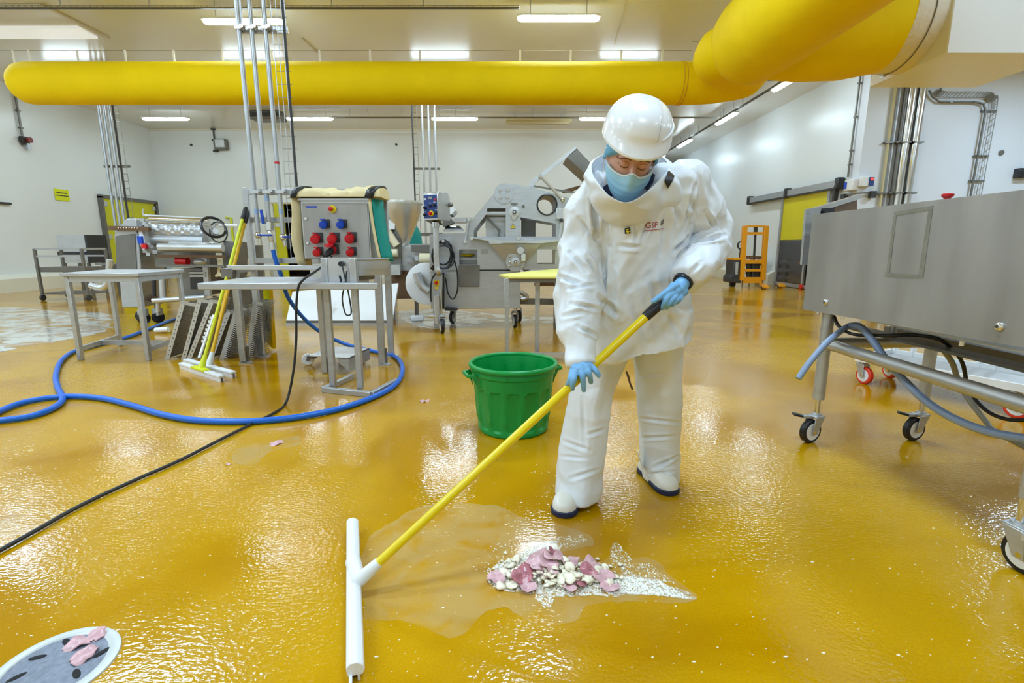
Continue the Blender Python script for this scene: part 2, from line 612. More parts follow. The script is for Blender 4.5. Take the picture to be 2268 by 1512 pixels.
# left door: yellow leaf in a steel frame, on the left wall
dl = [wx(217, 434, XL), wx(340, 447, XL)]
y0, y1, zt = dl[0].y, min(dl[1].y, YB - 0.15), dl[0].z
door = bpy.data.objects.new('door_1', None); COL.objects.link(door); door['kind'] = 'structure'
door['label'] = 'lime yellow door in a steel frame beside the back corner'
x = XL + 0.02
MB().box((x + 0.02, (y0 + y1) / 2, zt / 2), (0.05, y1 - y0 - 0.2, zt - 0.1)).build('leaf', DOORY, door)
fr = MB()
for yy in (y0, y1): fr.box((x + 0.04, yy, zt / 2), (0.1, 0.1, zt))
fr.box((x + 0.04, (y0 + y1) / 2, zt), (0.1, y1 - y0 + 0.1, 0.1))
fr.build('frame', STEELD, door)
for k in (0.12, 0.5, 0.88):
    for yy in (y0 + 0.14, y1 - 0.14):
        MB().box((x + 0.05, yy, zt * k + 0.1), (0.04, 0.12, 0.14)).build('hinge', STEELL, door)
# doorway in the back wall with its yellow door standing open
door2 = bpy.data.objects.new('door_2', None); COL.objects.link(door2); door2['kind'] = 'structure'
door2['label'] = 'dark doorway with a yellow door leaf standing open, behind the service pipes'
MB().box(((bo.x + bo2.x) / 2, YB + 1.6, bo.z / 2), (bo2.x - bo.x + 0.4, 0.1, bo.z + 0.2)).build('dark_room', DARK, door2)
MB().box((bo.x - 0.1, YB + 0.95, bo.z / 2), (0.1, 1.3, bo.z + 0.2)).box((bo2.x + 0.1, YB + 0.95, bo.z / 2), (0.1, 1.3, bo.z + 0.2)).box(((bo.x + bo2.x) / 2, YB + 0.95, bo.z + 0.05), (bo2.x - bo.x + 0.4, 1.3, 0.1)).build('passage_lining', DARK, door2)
ql = at(607, 456, YB - 0.05).x
qr = at(644, 640, YB - 0.05).x
lf = MB().box(((ql + qr) / 2, YB - 0.08, bo.z / 2), (qr - ql, 0.08, bo.z)).build('leaf', DOORY, door2)
MB().box(((ql + qr) / 2 + 0.28, YB - 0.14, 1.25), (0.16, 0.04, 0.5)).build('handle', BLACKP, lf)
for k in (0.25, 0.72):
    MB().box((ql + 0.12, YB - 0.13, bo.z * k), (0.18, 0.03, 0.12)).build('hinge', STEELL, lf)
fr = MB().box(((bo.x + bo2.x) / 2, YB - 0.03, bo.z + 0.03), (bo2.x - bo.x + 0.1, 0.06, 0.06)).build('frame', TRIM, door2)
# sliding door on the right wall
d1, d2 = wx(1742, 436, XR), wx(1846, 420, XR)
ya, yb = d2.y, d1.y      # near, far
zt = d1.z
door3 = bpy.data.objects.new('door_3', None); COL.objects.link(door3); door3['kind'] = 'structure'
door3['label'] = 'yellow and clear sheeted sliding door under a steel rail on the right wall'
zm = wx(1735, 533, XR).z
xx = XR - 0.06
fr = MB()
for yy in (ya, yb): fr.box((xx, yy, zt / 2), (0.09, 0.09, zt))
for zz in (zt, 0.06): fr.box((xx, (ya + yb) / 2, zz), (0.09, yb - ya, 0.09))
fr.build('door_frame', STEEL, door3)
up = MB().box((xx, (ya + yb) / 2, (zt + zm) / 2), (0.03, yb - ya - 0.09, zt - zm - 0.04)).build('upper_sheet', DOORY2, door3)
MB().box((xx, (ya + yb) / 2, zm / 2 + 0.03), (0.03, yb - ya - 0.09, zm - 0.1)).build('lower_sheet', MIRROR, door3, label='polished lower sheet mirroring the hall')
MB().box((xx - 0.02, ya + 0.35, zm + 0.42), (0.004, 0.3, 0.34)).build('notice', PAPER, up)
r0, r1 = wx(1660, 445, XR - 0.12), wx(1858, 404, XR - 0.12)
zr = (r0.z + r1.z) / 2
rail = MB().box((XR - 0.09, (r0.y + r1.y) / 2, zr), (0.12, abs(r0.y - r1.y), 0.16)).build('rail', STEEL, door3)
MB().box((XR - 0.11, (r0.y + r1.y) / 2, zr - 0.10), (0.1, abs(r0.y - r1.y), 0.04)).build('track_slot', CHAR, rail)
for yy in (r1.y, wx(1743, 426, XR - 0.12).y, r0.y):
    MB().box((XR - 0.1, yy, zr), (0.18, 0.12, 0.26)).build('bracket', CHAR, rail, 0.02)
MB().bar((XR - 0.12, r1.y + 0.06, zr - 0.05), (XR - 0.12, r1.y + 0.1, zr - 0.7), 0.09, 0.08).build('drop_cover', CHAR, rail)

# ------------------------------------------------------------------ ceiling lights
def make_light(label):
    o = thing('ceiling_light', label, 'ceiling light', (0, 0, 0), 'white tube ceiling lights')
    MB().box((0, 0, 0.02), (1.34, 0.165, 0.035)).build('housing', WHITEP, o, 0.012)
    d = []
    for x, s in ((-0.66, 0.3), (-0.64, 0.8), (-0.6, 1.0), (0.6, 1.0), (0.64, 0.8), (0.66, 0.3)):
        d.append([(x, 0.075 * s * math.cos(k * PI / 6), 0.002 - 0.05 * s * max(0.0, math.sin(k * PI / 6))) for k in range(12)])
    MB().loft(d).build('diffuser', GLOW, o)
    for x in (-0.45, 0.45):
        MB().cyl((x, 0, 0.06), (x, 0, 0.30), 0.008, seg=6).build('hanger', GALV, o)
    return o
L0 = make_light('nearest left ceiling light, behind the service pipes')
spots = []
q = at(540, 47, 8.75); ZL = q.z
ZL = 4.69
def lamp_at(x, y, z=ZL):
    p = g(x, y, z); return (p.x, p.y, z)
spots.append((lamp_at(540, 47), 0, None))
spots.append((lamp_at(1237, 40), 0, 'nearest middle ceiling light, above the long yellow duct'))
for i, (px, nm) in enumerate(((367, 'back row ceiling light nearest the left wall corner'), (686, 'back row ceiling light right of the service pipes'), (1007, 'back row ceiling light beside the thin hanging pipes'), (1334, 'back row ceiling light half hidden behind the white helmet'))):
    spots.append((lamp_at(px, 262.5), 0, nm))
for px, nm in ((165, 'ceiling light hidden behind the left part of the yellow duct'), (562, 'ceiling light behind the duct at the service pipes'), (975, 'ceiling light behind the middle of the yellow duct'), (1392, 'ceiling light behind the duct above the helmet')):
    spots.append((((px - 1134) / FOC * 11.2, 12.2, ZL), 0, nm))
for px, py, nm in ((1771, 180, 'slanting ceiling light under the yellow duct elbow, nearest of the right row'), (1628, 263, 'second slanting ceiling light of the right row'), (1536, 318, 'third slanting ceiling light of the right row'), (1484, 351, 'farthest small ceiling light of the right row')):
    p = g(px, py, ZL); spots.append(((6.15, p.y, ZL), PI / 2, nm))
for i, (loc, rz, nm) in enumerate(spots):
    if i == 0:
        L0.location = loc
    else:
        dup(L0, loc, rz, nm)

# ------------------------------------------------------------------ trays and conduits under the ceiling
def cable_tray(name, label, p0, p1, wid, rung, hang=(), side=(0, 1, 0), rr=0.004, zc=ROOM_H, depth=0.0):
    p0, p1 = V(p0), V(p1)
    o = thing(name, label, 'cable tray', p0)
    sd = V(side)
    m = MB()
    for k in (-1, 0, 1):
        m.cyl(p0 + sd * wid / 2 * k, p1 + sd * wid / 2 * k, rr, seg=5)
    m.build('side_wire', WIRE, o, kind='stuff')
    n = int((p1 - p0).length / rung)
    m = MB()
    for i in range(n + 1):
        q = p0.lerp(p1, i / n)
        m.cyl(q - sd * wid / 2, q + sd * wid / 2, rr * 0.8, seg=4)
    m.build('rung', WIRE, o, kind='stuff')
    m2 = MB()
    m2.cyl(p0 + sd * 0.02, p1 + sd * 0.02, rr * 3, seg=6)
    m2.build('cable', CHAR, o)
    for q in hang:
        MB().cyl(q, (q[0], q[1], zc), 0.012, seg=6).build('hanger', GALV, o)
    return o
pa = at(-120, 40, 8.55); pb = at(1150, 26, 8.55); zt_ = 4.74
cable_tray('cable_tray', 'long wire cable tray above the nearest ceiling lights', (pa.x, 8.55, zt_), (pb.x, 8.55, zt_), 0.12, 0.1,
           [(at(px, 20, 8.55).x, 8.55, zt_) for px in (135, 332, 735, 938)], rr=0.006)
pa = at(560, 253, 15.2); pb = at(1640, 252, 15.2)
cable_tray('cable_tray', 'thin cable tray above the back row of ceiling lights', (pa.x, 15.35, 4.76), (6.0, 15.35, 4.76), 0.1, 0.25,
           [(at(px, 250, 15.35).x, 15.35, 4.76) for px in (775, 815, 890, 1008, 1180, 1250, 1482, 1602)], rr=0.008)
cable_tray('cable_tray', 'cable tray running above the slanting right row of lights', (6.15, 9.5, 4.78), (6.15, 24.0, 4.78), 0.08, 0.3, [(6.15, yy, 4.78) for yy in (12, 14.2, 17.4, 20.6)], side=(1, 0, 0), rr=0.008)
cable_tray('cable_tray', 'short cable tray under the ceiling beyond the duct elbow', (4.9, 11.9, 4.72), (6.6, 11.9, 4.72), 0.08, 0.25, [(5.6, 11.9, 4.72)], rr=0.008)
a = at(1120, 248, 15.6); b_ = at(1268, 248, 15.6)
o = thing('ceiling_unit', 'long beige ceiling unit behind the yellow duct near the helmet', 'ceiling unit', ((a.x + b_.x) / 2, 15.9, 4.8))
MB().box(((a.x + b_.x) / 2, 15.9, 4.78), (b_.x - a.x, 0.25, 0.10)).build('casing', BEIGE, o, 0.01)
MB().box(((a.x + b_.x) / 2, 15.9, 4.71), (b_.x - a.x - 0.1, 0.2, 0.04)).build('grille', TRIM, o)
for xq in (a.x + 0.3, b_.x - 0.3):
    MB().cyl((xq, 15.9, 4.82), (xq, 15.9, ROOM_H), 0.012, seg=6).build('hanger', GALV, o)
p = at(1600, 195, 10.6)
o = thing('ceiling_box', 'small grey box hung under the ceiling behind the duct bend', 'box', p)
MB().box(p, (0.42, 0.4, 0.26)).build('casing', BEIGE, o, 0.01)
for s in (-0.16, 0.16):
    MB().box((p.x + s, p.y, p.z - 0.16), (0.06, 0.1, 0.07)).build('foot', CHAR, o)
for s in (-0.16, 0.16):
    MB().cyl((p.x + s, p.y, p.z), (p.x + s, p.y, ROOM_H), 0.01, seg=6).build('hanger', GALV, o)
p = at(592, 240, 15.8)
o = thing('ceiling_fan_unit', 'dark flat unit under the ceiling behind the service pipes', 'ceiling unit', (p.x, p.y, p.z))
MB().box((p.x, p.y, ROOM_H - 0.12), (0.9, 0.5, 0.22)).build('casing', STEELD, o, 0.02)
MB().box((p.x, p.y - 0.26, ROOM_H - 0.12), (0.8, 0.02, 0.12)).build('grille', CHAR, o)

# ------------------------------------------------------------------ yellow textile duct
YQ = 8.5
zc_f = (at(700, 138, YQ).z + at(700, 232, YQ).z) / 2
rf = (at(700, 138, YQ).z - at(700, 232, YQ).z) / 2 * 0.985
xl = at(30, 180, YQ).x
xr = at(1500, 176, YQ).x
duct = thing('air_duct', 'long yellow fabric air duct hung under the ceiling, swelling into an elbow', 'air duct', ((xl + xr) / 2, YQ, zc_f))
prof = [(xl, 0.12), (xl + 0.03, 0.5), (xl + 0.08, 0.78), (xl + 0.16, 0.94), (xl + 0.28, 1.0)]
pts = [V((x, YQ, zc_f)) for x, s in prof]
rad = [rf * s for x, s in prof]
xx = xl + 0.7
while xx < xr:
    pts.append(V((xx, YQ, zc_f))); rad.append(rf * (1 + 0.004 * math.sin(xx * 5))); xx += 0.35
MB().tube(pts + [V((xr, YQ, zc_f))], rad + [rf], 40).build('straight_tube', DUCT, duct)
# bend of the same width, then the wide trunk running towards the camera
XA, ZA, RA = 3.2, at(1650, 70, 7.0).z - 0.02, 0.56
bend = [V((xr - 0.02, YQ, zc_f)), V((xr + 0.3, YQ - 0.01, zc_f)), V((xr + 0.62, YQ - 0.10, zc_f + 0.01)), V((xr + 0.92, YQ - 0.36, zc_f + 0.04)), V((XA - 0.28, YQ - 0.85, zc_f + 0.10)), V((XA - 0.05, YQ - 1.35, ZA - 0.06))]
rb = [rf, rf, rf * 1.02, rf * 1.05, rf * 1.12, rf * 1.15]
sp = smoothpath(bend, 6)
rs = []
for i in range(len(sp)):
    q = i / 6; k = min(int(q), len(rb) - 2); f = q - k
    rs.append(rb[k] * (1 - f) + rb[k + 1] * f)
MB().tube(sp, rs, 40).build('bend_tube', DUCT, duct)
tp, trd = [], []
for yy, k in ((7.62, 0.15), (7.60, 0.42), (7.54, 0.68), (7.44, 0.86), (7.30, 0.96), (7.12, 1.0), (6.0, 1.0), (4.5, 1.0), (2.5, 1.0)):
    tp.append(V((XA, yy, ZA))); trd.append(RA * k)
MB().tube(tp, trd, 44).build('trunk_tube', DUCT, duct)
# outlet from the air unit joining the trunk from the right
XB0, XB1, ZB, YBX = 5.06, 6.55, 3.3, 6.95
ctr = V((XB0, YBX, ZB + 0.60))
arm = [V((XA - 0.30, YBX, ZA)), V((XA - 0.1, YBX, ZA)), V((XA + 0.5, YBX, ZA)), V((4.2, YBX, ZA + 0.02)), V((4.72, YBX, ctr.z - 0.0))]
MB().tube(arm, [0.40, 0.53, 0.57, 0.58, 0.585], 40).build('outlet_tube', DUCT, duct)
m = MB()
for k in (0.0, 0.05):
    m.tube([V((xr + k + 0.02, YQ, zc_f)) + V((0, (rf + 0.004) * math.cos(a_ * PI / 16), (rf + 0.004) * math.sin(a_ * PI / 16))) for a_ in range(32)], 0.007, 5, closed=True)
m.build('seam', DUCTS, duct)
zw = at(700, 112, YQ).z
MB().cyl((xl - 0.3, YQ, zw), (xr + 0.2, YQ, zw), 0.004, seg=5).build('suspension_wire', WIRE, duct)
for px in (30, 65, 172, 278, 385, 493, 602, 708, 820, 930, 1041, 1152, 1264, 1376, 1467):
    xq = at(px, 125, YQ).x
    MB().box((xq, YQ, (zw + zc_f + rf) / 2 - 0.02), (0.03, 0.012, zw - zc_f - rf + 0.06)).build('hanger', HANGW, duct)
for k in (9, 14, 18):
    q, r_ = sp[k], rs[k]
    MB().box((q.x, q.y, q.z + r_ + 0.14), (0.03, 0.012, 0.34)).build('hanger', HANGW, duct)
pp = [V((q.x, q.y, q.z + r_ + 0.3)) for q, r_ in zip(sp, rs)][4:22]
MB().tube(pp, 0.004, 5).build('suspension_wire', WIRE, duct)
# air handling unit
unit = thing('air_handling_unit', 'large white air handling unit box hung under the ceiling at the right', 'air unit', ((XB0 + XB1) / 2, YBX, ZB))
yf, yk = g(2118, 119, ZB).y, g(1944, 194, ZB).y
MB().box(((XB0 + XB1) / 2, (yf + yk) / 2, ZB + 0.65), (XB1 - XB0, yk - yf, 1.3)).build('casing', WHITEM, unit, 0.012)
MB().tube([V((4.70, YBX, ctr.z)), V((4.80, YBX, ctr.z)), V((4.93, YBX, ctr.z)), V((5.06, YBX, ctr.z))], [0.59, 0.60, 0.592, 0.6], 40).build('collar', COLLAR, unit)
MB().tube([V((4.90, YBX, ctr.z)) + V((0, 0.603 * math.cos(a_ * PI / 20), 0.603 * math.sin(a_ * PI / 20))) for a_ in range(40)], 0.006, 6, closed=True).build('clamp_band', STEELD, unit)
MB().box((4.90, YBX + 0.15, ctr.z - 0.60), (0.05, 0.06, 0.03)).build('clamp_buckle', CHROME, unit)
for yy in (yf + 0.1, yk - 0.1):
    for xq in (XB0 + 0.1, XB1 - 0.1):
        MB().cyl((xq, yy, ZB + 1.3), (xq, yy, ROOM_H), 0.015, seg=6).build('hanger_rod', GALV, unit)

# ------------------------------------------------------------------ pipes and boxes on the right walls
def pipe(name, label, pts, r, m, cat='pipe', seg=10, clips=(), clipw=None):
    o = thing(name, label, cat, pts[0])
    MB().tube(pts, r, seg).build('tube', m, o)
    for c in clips:
        MB().box(c, clipw or (r * 3.2, r * 3, 0.03)).build('clamp', STEELD, o)
    return o
YW = YC - 0.1
def vert(px, py, dz0, dz1, Y=None):
    p = at(px, py, Y or YW); return V((p.x, Y or YW, dz0)), V((p.x, Y or YW, dz1))
for px, py, r, m, nm in ((1967, 316, 0.028, BEIGE, 'thin beige pipe on the grey wall, nearest the wall corner'), (1978, 316, 0.02, GALV, 'thinnest steel pipe on the grey wall, right of the beige pipe'), (2003, 330, 0.08, CHROME, 'thick polished pipe on the grey wall, left of the pair'), (2024, 330, 0.08, CHROME, 'thick polished pipe on the grey wall, right of the pair'), (1990, 330, 0.045, STEELD, 'dull grey steel pipe just left of the two polished pipes')):
    p0, p1 = vert(px, py, 0.0, ROOM_H, YC - 0.02 - r - (0.0 if m is not STEELD else 0))
    cl = [V((p0.x, p0.y, z)) for z in (at(px, 316, p0.y).z, at(px, 428, p0.y).z)]
    pipe('pipe', nm, [p0, p1], r, m, clips=cl, seg=16, clipw=(r * 2 + 0.12, r * 2 + 0.02, 0.03))
# bent cable tray to the right
cp = [(2058, 200), (2068, 216), (2080, 225), (2160, 226), (2178, 230), (2183, 245), (2150, 432), (2143, 520)]
P = [at(x, y, YC - 0.07) for x, y in cp]
o = pipe('conduit', 'dark conduit bending down the grey wall beside the cable ladder', P, 0.022, STEELD, 'conduit', clips=[at(2105, 226, YC - 0.07), at(2160, 226, YC - 0.07)])
cp2 = [(2078, 200), (2088, 209), (2180, 210), (2196, 218), (2202, 240), (2168, 432), (2158, 520)]
P2 = smoothpath([at(x, y, YC - 0.06) for x, y in cp2], 4)
o = thing('cable_ladder', 'wire cable ladder curving down the grey wall at the right', 'cable tray', P2[0])
for s in (-0.055, 0.055):
    MB().tube([q + V((s, 0, s)) for q in P2], 0.008, 5).build('side_wire', WIRE, o)
mm_ = MB()
for i in range(len(P2) - 1):
    for f in (0.0, 0.33, 0.66):
        q = P2[i].lerp(P2[i + 1], f); mm_.cyl(q + V((-0.055, 0, -0.055)), q + V((0.055, 0, 0.055)), 0.006, seg=4)
mm_.build('rung', WIRE, o, kind='stuff')
for z in (at(2190, 247, YC).z, at(2175, 346, YC).z, at(2155, 401, YC).z):
    q = min(P2, key=lambda v: abs(v.z - z)); MB().box((q.x - 0.08, YC - 0.03, z), (0.32, 0.05, 0.03)).build('bracket', STEELD, o)
# conduit down the right wall to the switch
p0 = wx(1898, 168, XR - 0.06); p1 = wx(1878, 392, XR - 0.06)
pipe('conduit', 'thin dark conduit dropping from the ceiling to the left switch box', [V((p1.x, p1.y, ROOM_H)), V((p1.x, p1.y, p1.z))], 0.022, STEELD, 'conduit', clips=[V((XR - 0.05, p1.y, z)) for z in (4.6, 3.9, 3.2, 2.9)])
q = wx(1882, 410, XR - 0.08)
o = thing('switch_box', 'white switch box with a blue face on the right wall by the corner', 'switch', q)
MB().box((XR - 0.06, q.y - 0.02, q.z), (0.12, 0.3, 0.24)).build('casing', WHITEP, o, 0.01)
MB().box((XR - 0.125, q.y + 0.08, q.z), (0.02, 0.08, 0.14)).build('switch_plate', BLUEP, o)
q2 = at(1922, 402, YC - 0.1)
o = thing('switch_box', 'white control box with a lit red display on the grey wall corner', 'switch', q2)
MB().box((q2.x - 0.03, YC - 0.06, q2.z), (0.24, 0.12, 0.2)).build('casing', WHITEP, o, 0.01)
MB().box((q2.x + 0.06, YC - 0.13, q2.z), (0.1, 0.02, 0.18)).build('front_plate', NAVY, o)
MB().box((q2.x + 0.06, YC - 0.145, q2.z + 0.05), (0.06, 0.012, 0.05)).build('display', LEDR, o)
o = thing('sensor_bar', 'small steel bar joining the two switch boxes at the wall corner', 'bar', (XR, YC - 0.1, q2.z - 0.3))
MB().tube([V((XR - 0.1, YC + 0.3, q2.z - 0.27)), V((XR - 0.12, YC - 0.06, q2.z - 0.25)), V((XR + 0.32, YC - 0.08, q2.z - 0.22))], 0.016, 8).build('bar', STEELD, o)
MB().box((XR - 0.1, YC + 0.25, q2.z - 0.3), (0.1, 0.12, 0.14)).build('end_block', CHAR, o)
MB().box((XR + 0.3, YC - 0.08, q2.z - 0.27), (0.12, 0.1, 0.14)).build('end_block', CHAR, o)
q = at(2262, 383, YC - 0.1)
o = thing('wall_socket', 'dark grey socket box on the grey wall at the right edge', 'socket', q)
MB().box((q.x + 0.05, YC - 0.07, q.z), (0.26, 0.14, 0.2)).build('casing', CHAR, o, 0.01)
MB().box((q.x - 0.05, YC - 0.15, q.z - 0.02), (0.1, 0.05, 0.1)).build('flap', BLACKP, o)
q = at(2218, 338, YC - 0.02)
tag(MB().cyl((q.x, YC, q.z), (q.x, YC - 0.04, q.z), 0.05).build('wall_plug', STEELD), 'small round grey plug on the grey wall, right of the cable ladder', 'plug')

# ------------------------------------------------------------------ left wall items and thin hanging pipes
a = wx(118, 417, XL); b_ = wx(154, 446, XL)
o = thing('wall_sign', 'yellow notice sheet on the left wall', 'sign', (XL + 0.02, (a.y + b_.y) / 2, (a.z + b_.z) / 2))
MB().box((XL + 0.012, (a.y + b_.y) / 2, (a.z + b_.z) / 2), (0.012, b_.y - a.y, a.z - b_.z)).build('sheet', PAPER, o)
for k, s in ((0.06, 0.75), (-0.02, 0.85)):
    MB().box((XL + 0.02, (a.y + b_.y) / 2, (a.z + b_.z) / 2 + k * 0.9), (0.003, (b_.y - a.y) * s, 0.025)).build('text_line', CHAR, o)
q = wx(60, 310, XL + 0.15)
HORNR = mat('dark_red_plastic', (120, 26, 28), 0.4)
o = thing('alarm_horn', 'small dark red alarm horn on the left wall under its conduit', 'alarm', q)
MB().box((XL + 0.08, q.y, q.z), (0.12, 0.2, 0.16)).build('body', CHAR, o, 0.02)
MB().lathe([(0.035, 0), (0.055, 0.06), (0.07, 0.12)], (XL + 0.12, q.y, q.z), 16, Matrix.Rotation(PI / 2, 3, 'Y')).build('horn', HORNR, o)
MB().box((XL + 0.1, q.y + 0.06, q.z - 0.14), (0.06, 0.1, 0.16)).build('bracket', GALV, o)
pipe('conduit', 'short conduit running up the left wall above the alarm horn', [V((XL + 0.05, q.y, q.z + 0.1)), V((XL + 0.05, q.y, ROOM_H))], 0.025, STEELD, 'conduit', clips=[V((XL + 0.05, q.y, z)) for z in (3.6, 4.0, 4.4)])
q = at(490, 320, YB - 0.1)
o = thing('wall_lamp', 'grey square floodlight box on the back wall under the ceiling', 'lamp', q)
MB().box((q.x, YB - 0.12, q.z), (0.42, 0.2, 0.34)).build('casing', STEELD, o, 0.02)
MB().box((q.x + 0.02, YB - 0.225, q.z + 0.02), (0.3, 0.02, 0.24)).build('glass', STEELL, o)
MB().cyl((q.x - 0.24, YB - 0.06, q.z - 0.2), (q.x - 0.24, YB - 0.06, q.z + 0.6), 0.025, seg=8).build('conduit', CHAR, o)
for z in (-0.2, 0.15, 0.5):
    MB().box((q.x - 0.24, YB - 0.05, q.z + z), (0.14, 0.1, 0.06)).build('clip', CHAR, o)
for px, py in ((424, 321), (878, 320)):
    q = at(px, py, YB); tag(MB().cyl((q.x, YB, q.z), (q.x, YB - 0.03, q.z), 0.04, seg=10).build('wall_plug', CHAR), 'tiny dark plug on the back wall, ' + ('left of the floodlight' if px < 600 else 'right of the service pipes'), 'plug')
q = wx(10, 450, XL + 0.03)
tag(MB().box((XL + 0.03, q.y - 0.1, q.z), (0.05, 0.5, 0.05)).build('wall_bar', CHAR), 'short dark bar on the left wall at the photo edge', 'bar')

def hanging_pipes(label, Y, pxs, ytop, ladder, zb, yclamp, r, tilt_px):
    """Thin service pipes with a wire ladder, hung from a bracket at the ceiling."""
    o = thing('service_pipes', label, 'pipes', (at(pxs[0], ytop, Y).x, Y, zb))
    xs = [at(px, ytop, Y).x for px in pxs]
    for x in xs:
        MB().cyl((x, Y, zb), (x, Y, ROOM_H), r, seg=8).build('pipe', GALV, o)
    lx = at(ladder, ytop, Y).x
    m = MB()
    for s in (-0.05, 0.05):
        m.cyl((lx + s, Y, zb), (lx + s, Y, ROOM_H), 0.007, seg=5)
    z = zb
    while z < ROOM_H:
        m.cyl((lx - 0.05, Y, z), (lx + 0.05, Y, z), 0.006, seg=4); z += 0.16
    m.build('wire_ladder', WIRE, o, kind='stuff')
    MB().cyl((lx - 0.06, Y - 0.02, zb), (lx - 0.06, Y - 0.02, ROOM_H), 0.02, seg=6).build('cable', CHAR, o)
    z = at(pxs[0], yclamp, Y).z
    MB().box(((min(xs + [lx]) + max(xs + [lx])) / 2, Y + r + 0.015, z), (max(xs + [lx]) - min(xs + [lx]) + 0.2, 0.03, 0.05)).build('clamp_bar', STEELD, o)
    MB().box(((min(xs + [lx]) + max(xs + [lx])) / 2, Y, ROOM_H - 0.03), (max(xs + [lx]) - min(xs + [lx]) + 0.2, 0.1, 0.06)).build('ceiling_plate', WHITEP, o)
    return o
hanging_pipes('thin hanging service pipes at the left, in front of the yellow door', 11.8, (218, 229, 240), 240, 257, 0.95, 368, 0.03, 0)
hanging_pipes('thin hanging service pipes in the middle, behind the control pendant', 13.0, (934, 948, 962), 240, 918, 1.1, 373, 0.028, 0)
# ------------------------------------------------------------------ service pipes and frame with the socket box
YS = 4.92
xl_, xr_ = at(545, 430, YS).x, at(851, 440, YS).x
zt_ = at(545, 415, YS).z
fr = thing('service_stand', 'grey steel service frame on the wet floor carrying the socket box', 'frame', ((xl_ + xr_) / 2, YS, 0))
for x in (xl_, xr_):
    poly = [(x - 0.03, YS - 0.02, 0.02), (x + 0.03, YS - 0.02, 0.02), (x + 0.03, YS - 0.02, zt_ - 0.02), (x + 0.02, YS - 0.02, zt_), (x - 0.02, YS - 0.02, zt_), (x - 0.03, YS - 0.02, zt_ - 0.02)]
    MB().prism(poly, (0, 0.04, 0)).build('upright', STEEL, fr, 0.004)
    MB().box((x + 0.01, YS, 0.006), (0.11, 0.08, 0.012)).build('foot_plate', STEELL, fr)
for py, h_ in ((425, 0.055), (487, 0.05), (577, 0.055)):
    z = at(620, py, YS).z
    MB().box(((xl_ + xr_) / 2, YS - 0.005, z), (xr_ - xl_ - 0.06, 0.03, h_)).build('cross_bar', STEEL, fr, 0.003)
zr = at(620, 592, 4.62).z
f1, f2 = g(541, 804), g(847, 808)
for p in (f1, f2):
    MB().box((p.x, p.y, (zr - 0.02) / 2 + 0.01), (0.06, 0.05, zr - 0.04)).build('leg', STEEL, fr, 0.003)
    MB().box((p.x + 0.02, p.y, 0.006), (0.11, 0.07, 0.012)).build('foot_plate', STEELL, fr)
    MB().box((p.x + 0.035, p.y + 0.01, 0.09), (0.02, 0.03, 0.14)).build('foot_bracket', STEELD, fr)
for p, x in ((f1, xl_), (f2, xr_)):
    MB().bar((p.x, p.y, zr - 0.03), (x, YS - 0.02, zr - 0.03), 0.04, 0.04).build('side_rail', STEEL, fr)
MB().box(((f1.x + f2.x) / 2, (f1.y + f2.y) / 2, zr), (f2.x - f1.x + 0.06, 0.08, 0.045)).build('front_rail', STEELL, fr, 0.004)
pb = at(509, 603, 4.55)
MB().box((f1.x - 0.03, f1.y - 0.03, zr - 0.05), (0.11, 0.1, 0.09)).build('corner_block', STEELD, fr, 0.006)
LBLUE = mat('pale_blue_sticker', (150, 176, 214), 0.5)
# drop pipes
YP = 4.84
for i, (px0, py0, pye, nm) in enumerate(((548, 260, 516, 'left of the three service pipes, ending in a blue lever valve'), (575, 260, 496, 'middle of the three service pipes, feeding the blue hose'), (605, 260, 520, 'right of the three service pipes, ending in a blue lever valve'))):
    x = at(px0, py0, YP).x
    ze = at(px0 + 20, pye, YP).z
    o = thing('service_pipe', nm, 'pipe', (x, YP, ze))
    MB().cyl((x, YP, ze), (x, YP, ROOM_H), 0.021, seg=14).build('tube', GALV, o)
    for zz in (at(575, 62, YP).z, at(600, 425, YP).z):
        MB().box((x, YP, zz), (0.055, 0.055, 0.03)).cyl((x + 0.045, YP - 0.01, zz), (x + 0.045, YP - 0.05, zz), 0.018, seg=8).build('pipe_clamp', STEELL, o)
    for zz in (at(575, 470, YP).z, at(575, 440, YP).z)[i % 2:1 + i % 2]:
        MB().cyl((x, YP, zz - 0.02), (x, YP, zz + 0.03), 0.0215, seg=14).build('marker_band', LBLUE, o, label='pale blue marker band')
    if i == 2:
        zz = at(600, 357, YP).z
        MB().cyl((x, YP, zz - 0.025), (x, YP, zz - 0.005), 0.0215, seg=14).build('marker_band', REDP, o, label='red marker band')
    if i != 1:
        v = MB().ball((x, YP - 0.005, ze - 0.02), (0.034, 0.034, 0.036)).cyl((x, YP, ze - 0.02), (x + 0.012, YP, ze - 0.11), 0.022, 0.017, seg=10).build('valve_body', CHROME, o)
        MB().bar((x + 0.01, YP - 0.04, ze - 0.02), (x + 0.15, YP - 0.05, ze - 0.022), 0.022, 0.016).build('lever', BLUEP, v, 0.004)
    else:
        v = MB().box((x, YP, ze - 0.02), (0.06, 0.06, 0.09)).cyl((x, YP, ze - 0.04), (x + 0.01, YP, ze - 0.19), 0.026, 0.022, seg=10).build('valve_body', CHROME, o, 0.008)
        MB().bar((x - 0.035, YP - 0.04, ze - 0.0), (x - 0.045, YP - 0.04, ze + 0.13), 0.026, 0.016).build('lever', BLUEP, v, 0.004)
        hose_start = V((x + 0.012, YP, ze - 0.2))
x0, x1 = at(527, 60, YP).x, at(634, 64, YP).x
zz = at(575, 63, YP).z
o = thing('pipe_bracket', 'flat steel bracket bar holding the service pipes near the ceiling lights', 'bracket', ((x0 + x1) / 2, YP + 0.04, zz))
MB().box(((x0 + x1) / 2, YP + 0.035, zz), (x1 - x0, 0.02, 0.06)).build('bar', STEELL, o, 0.004)
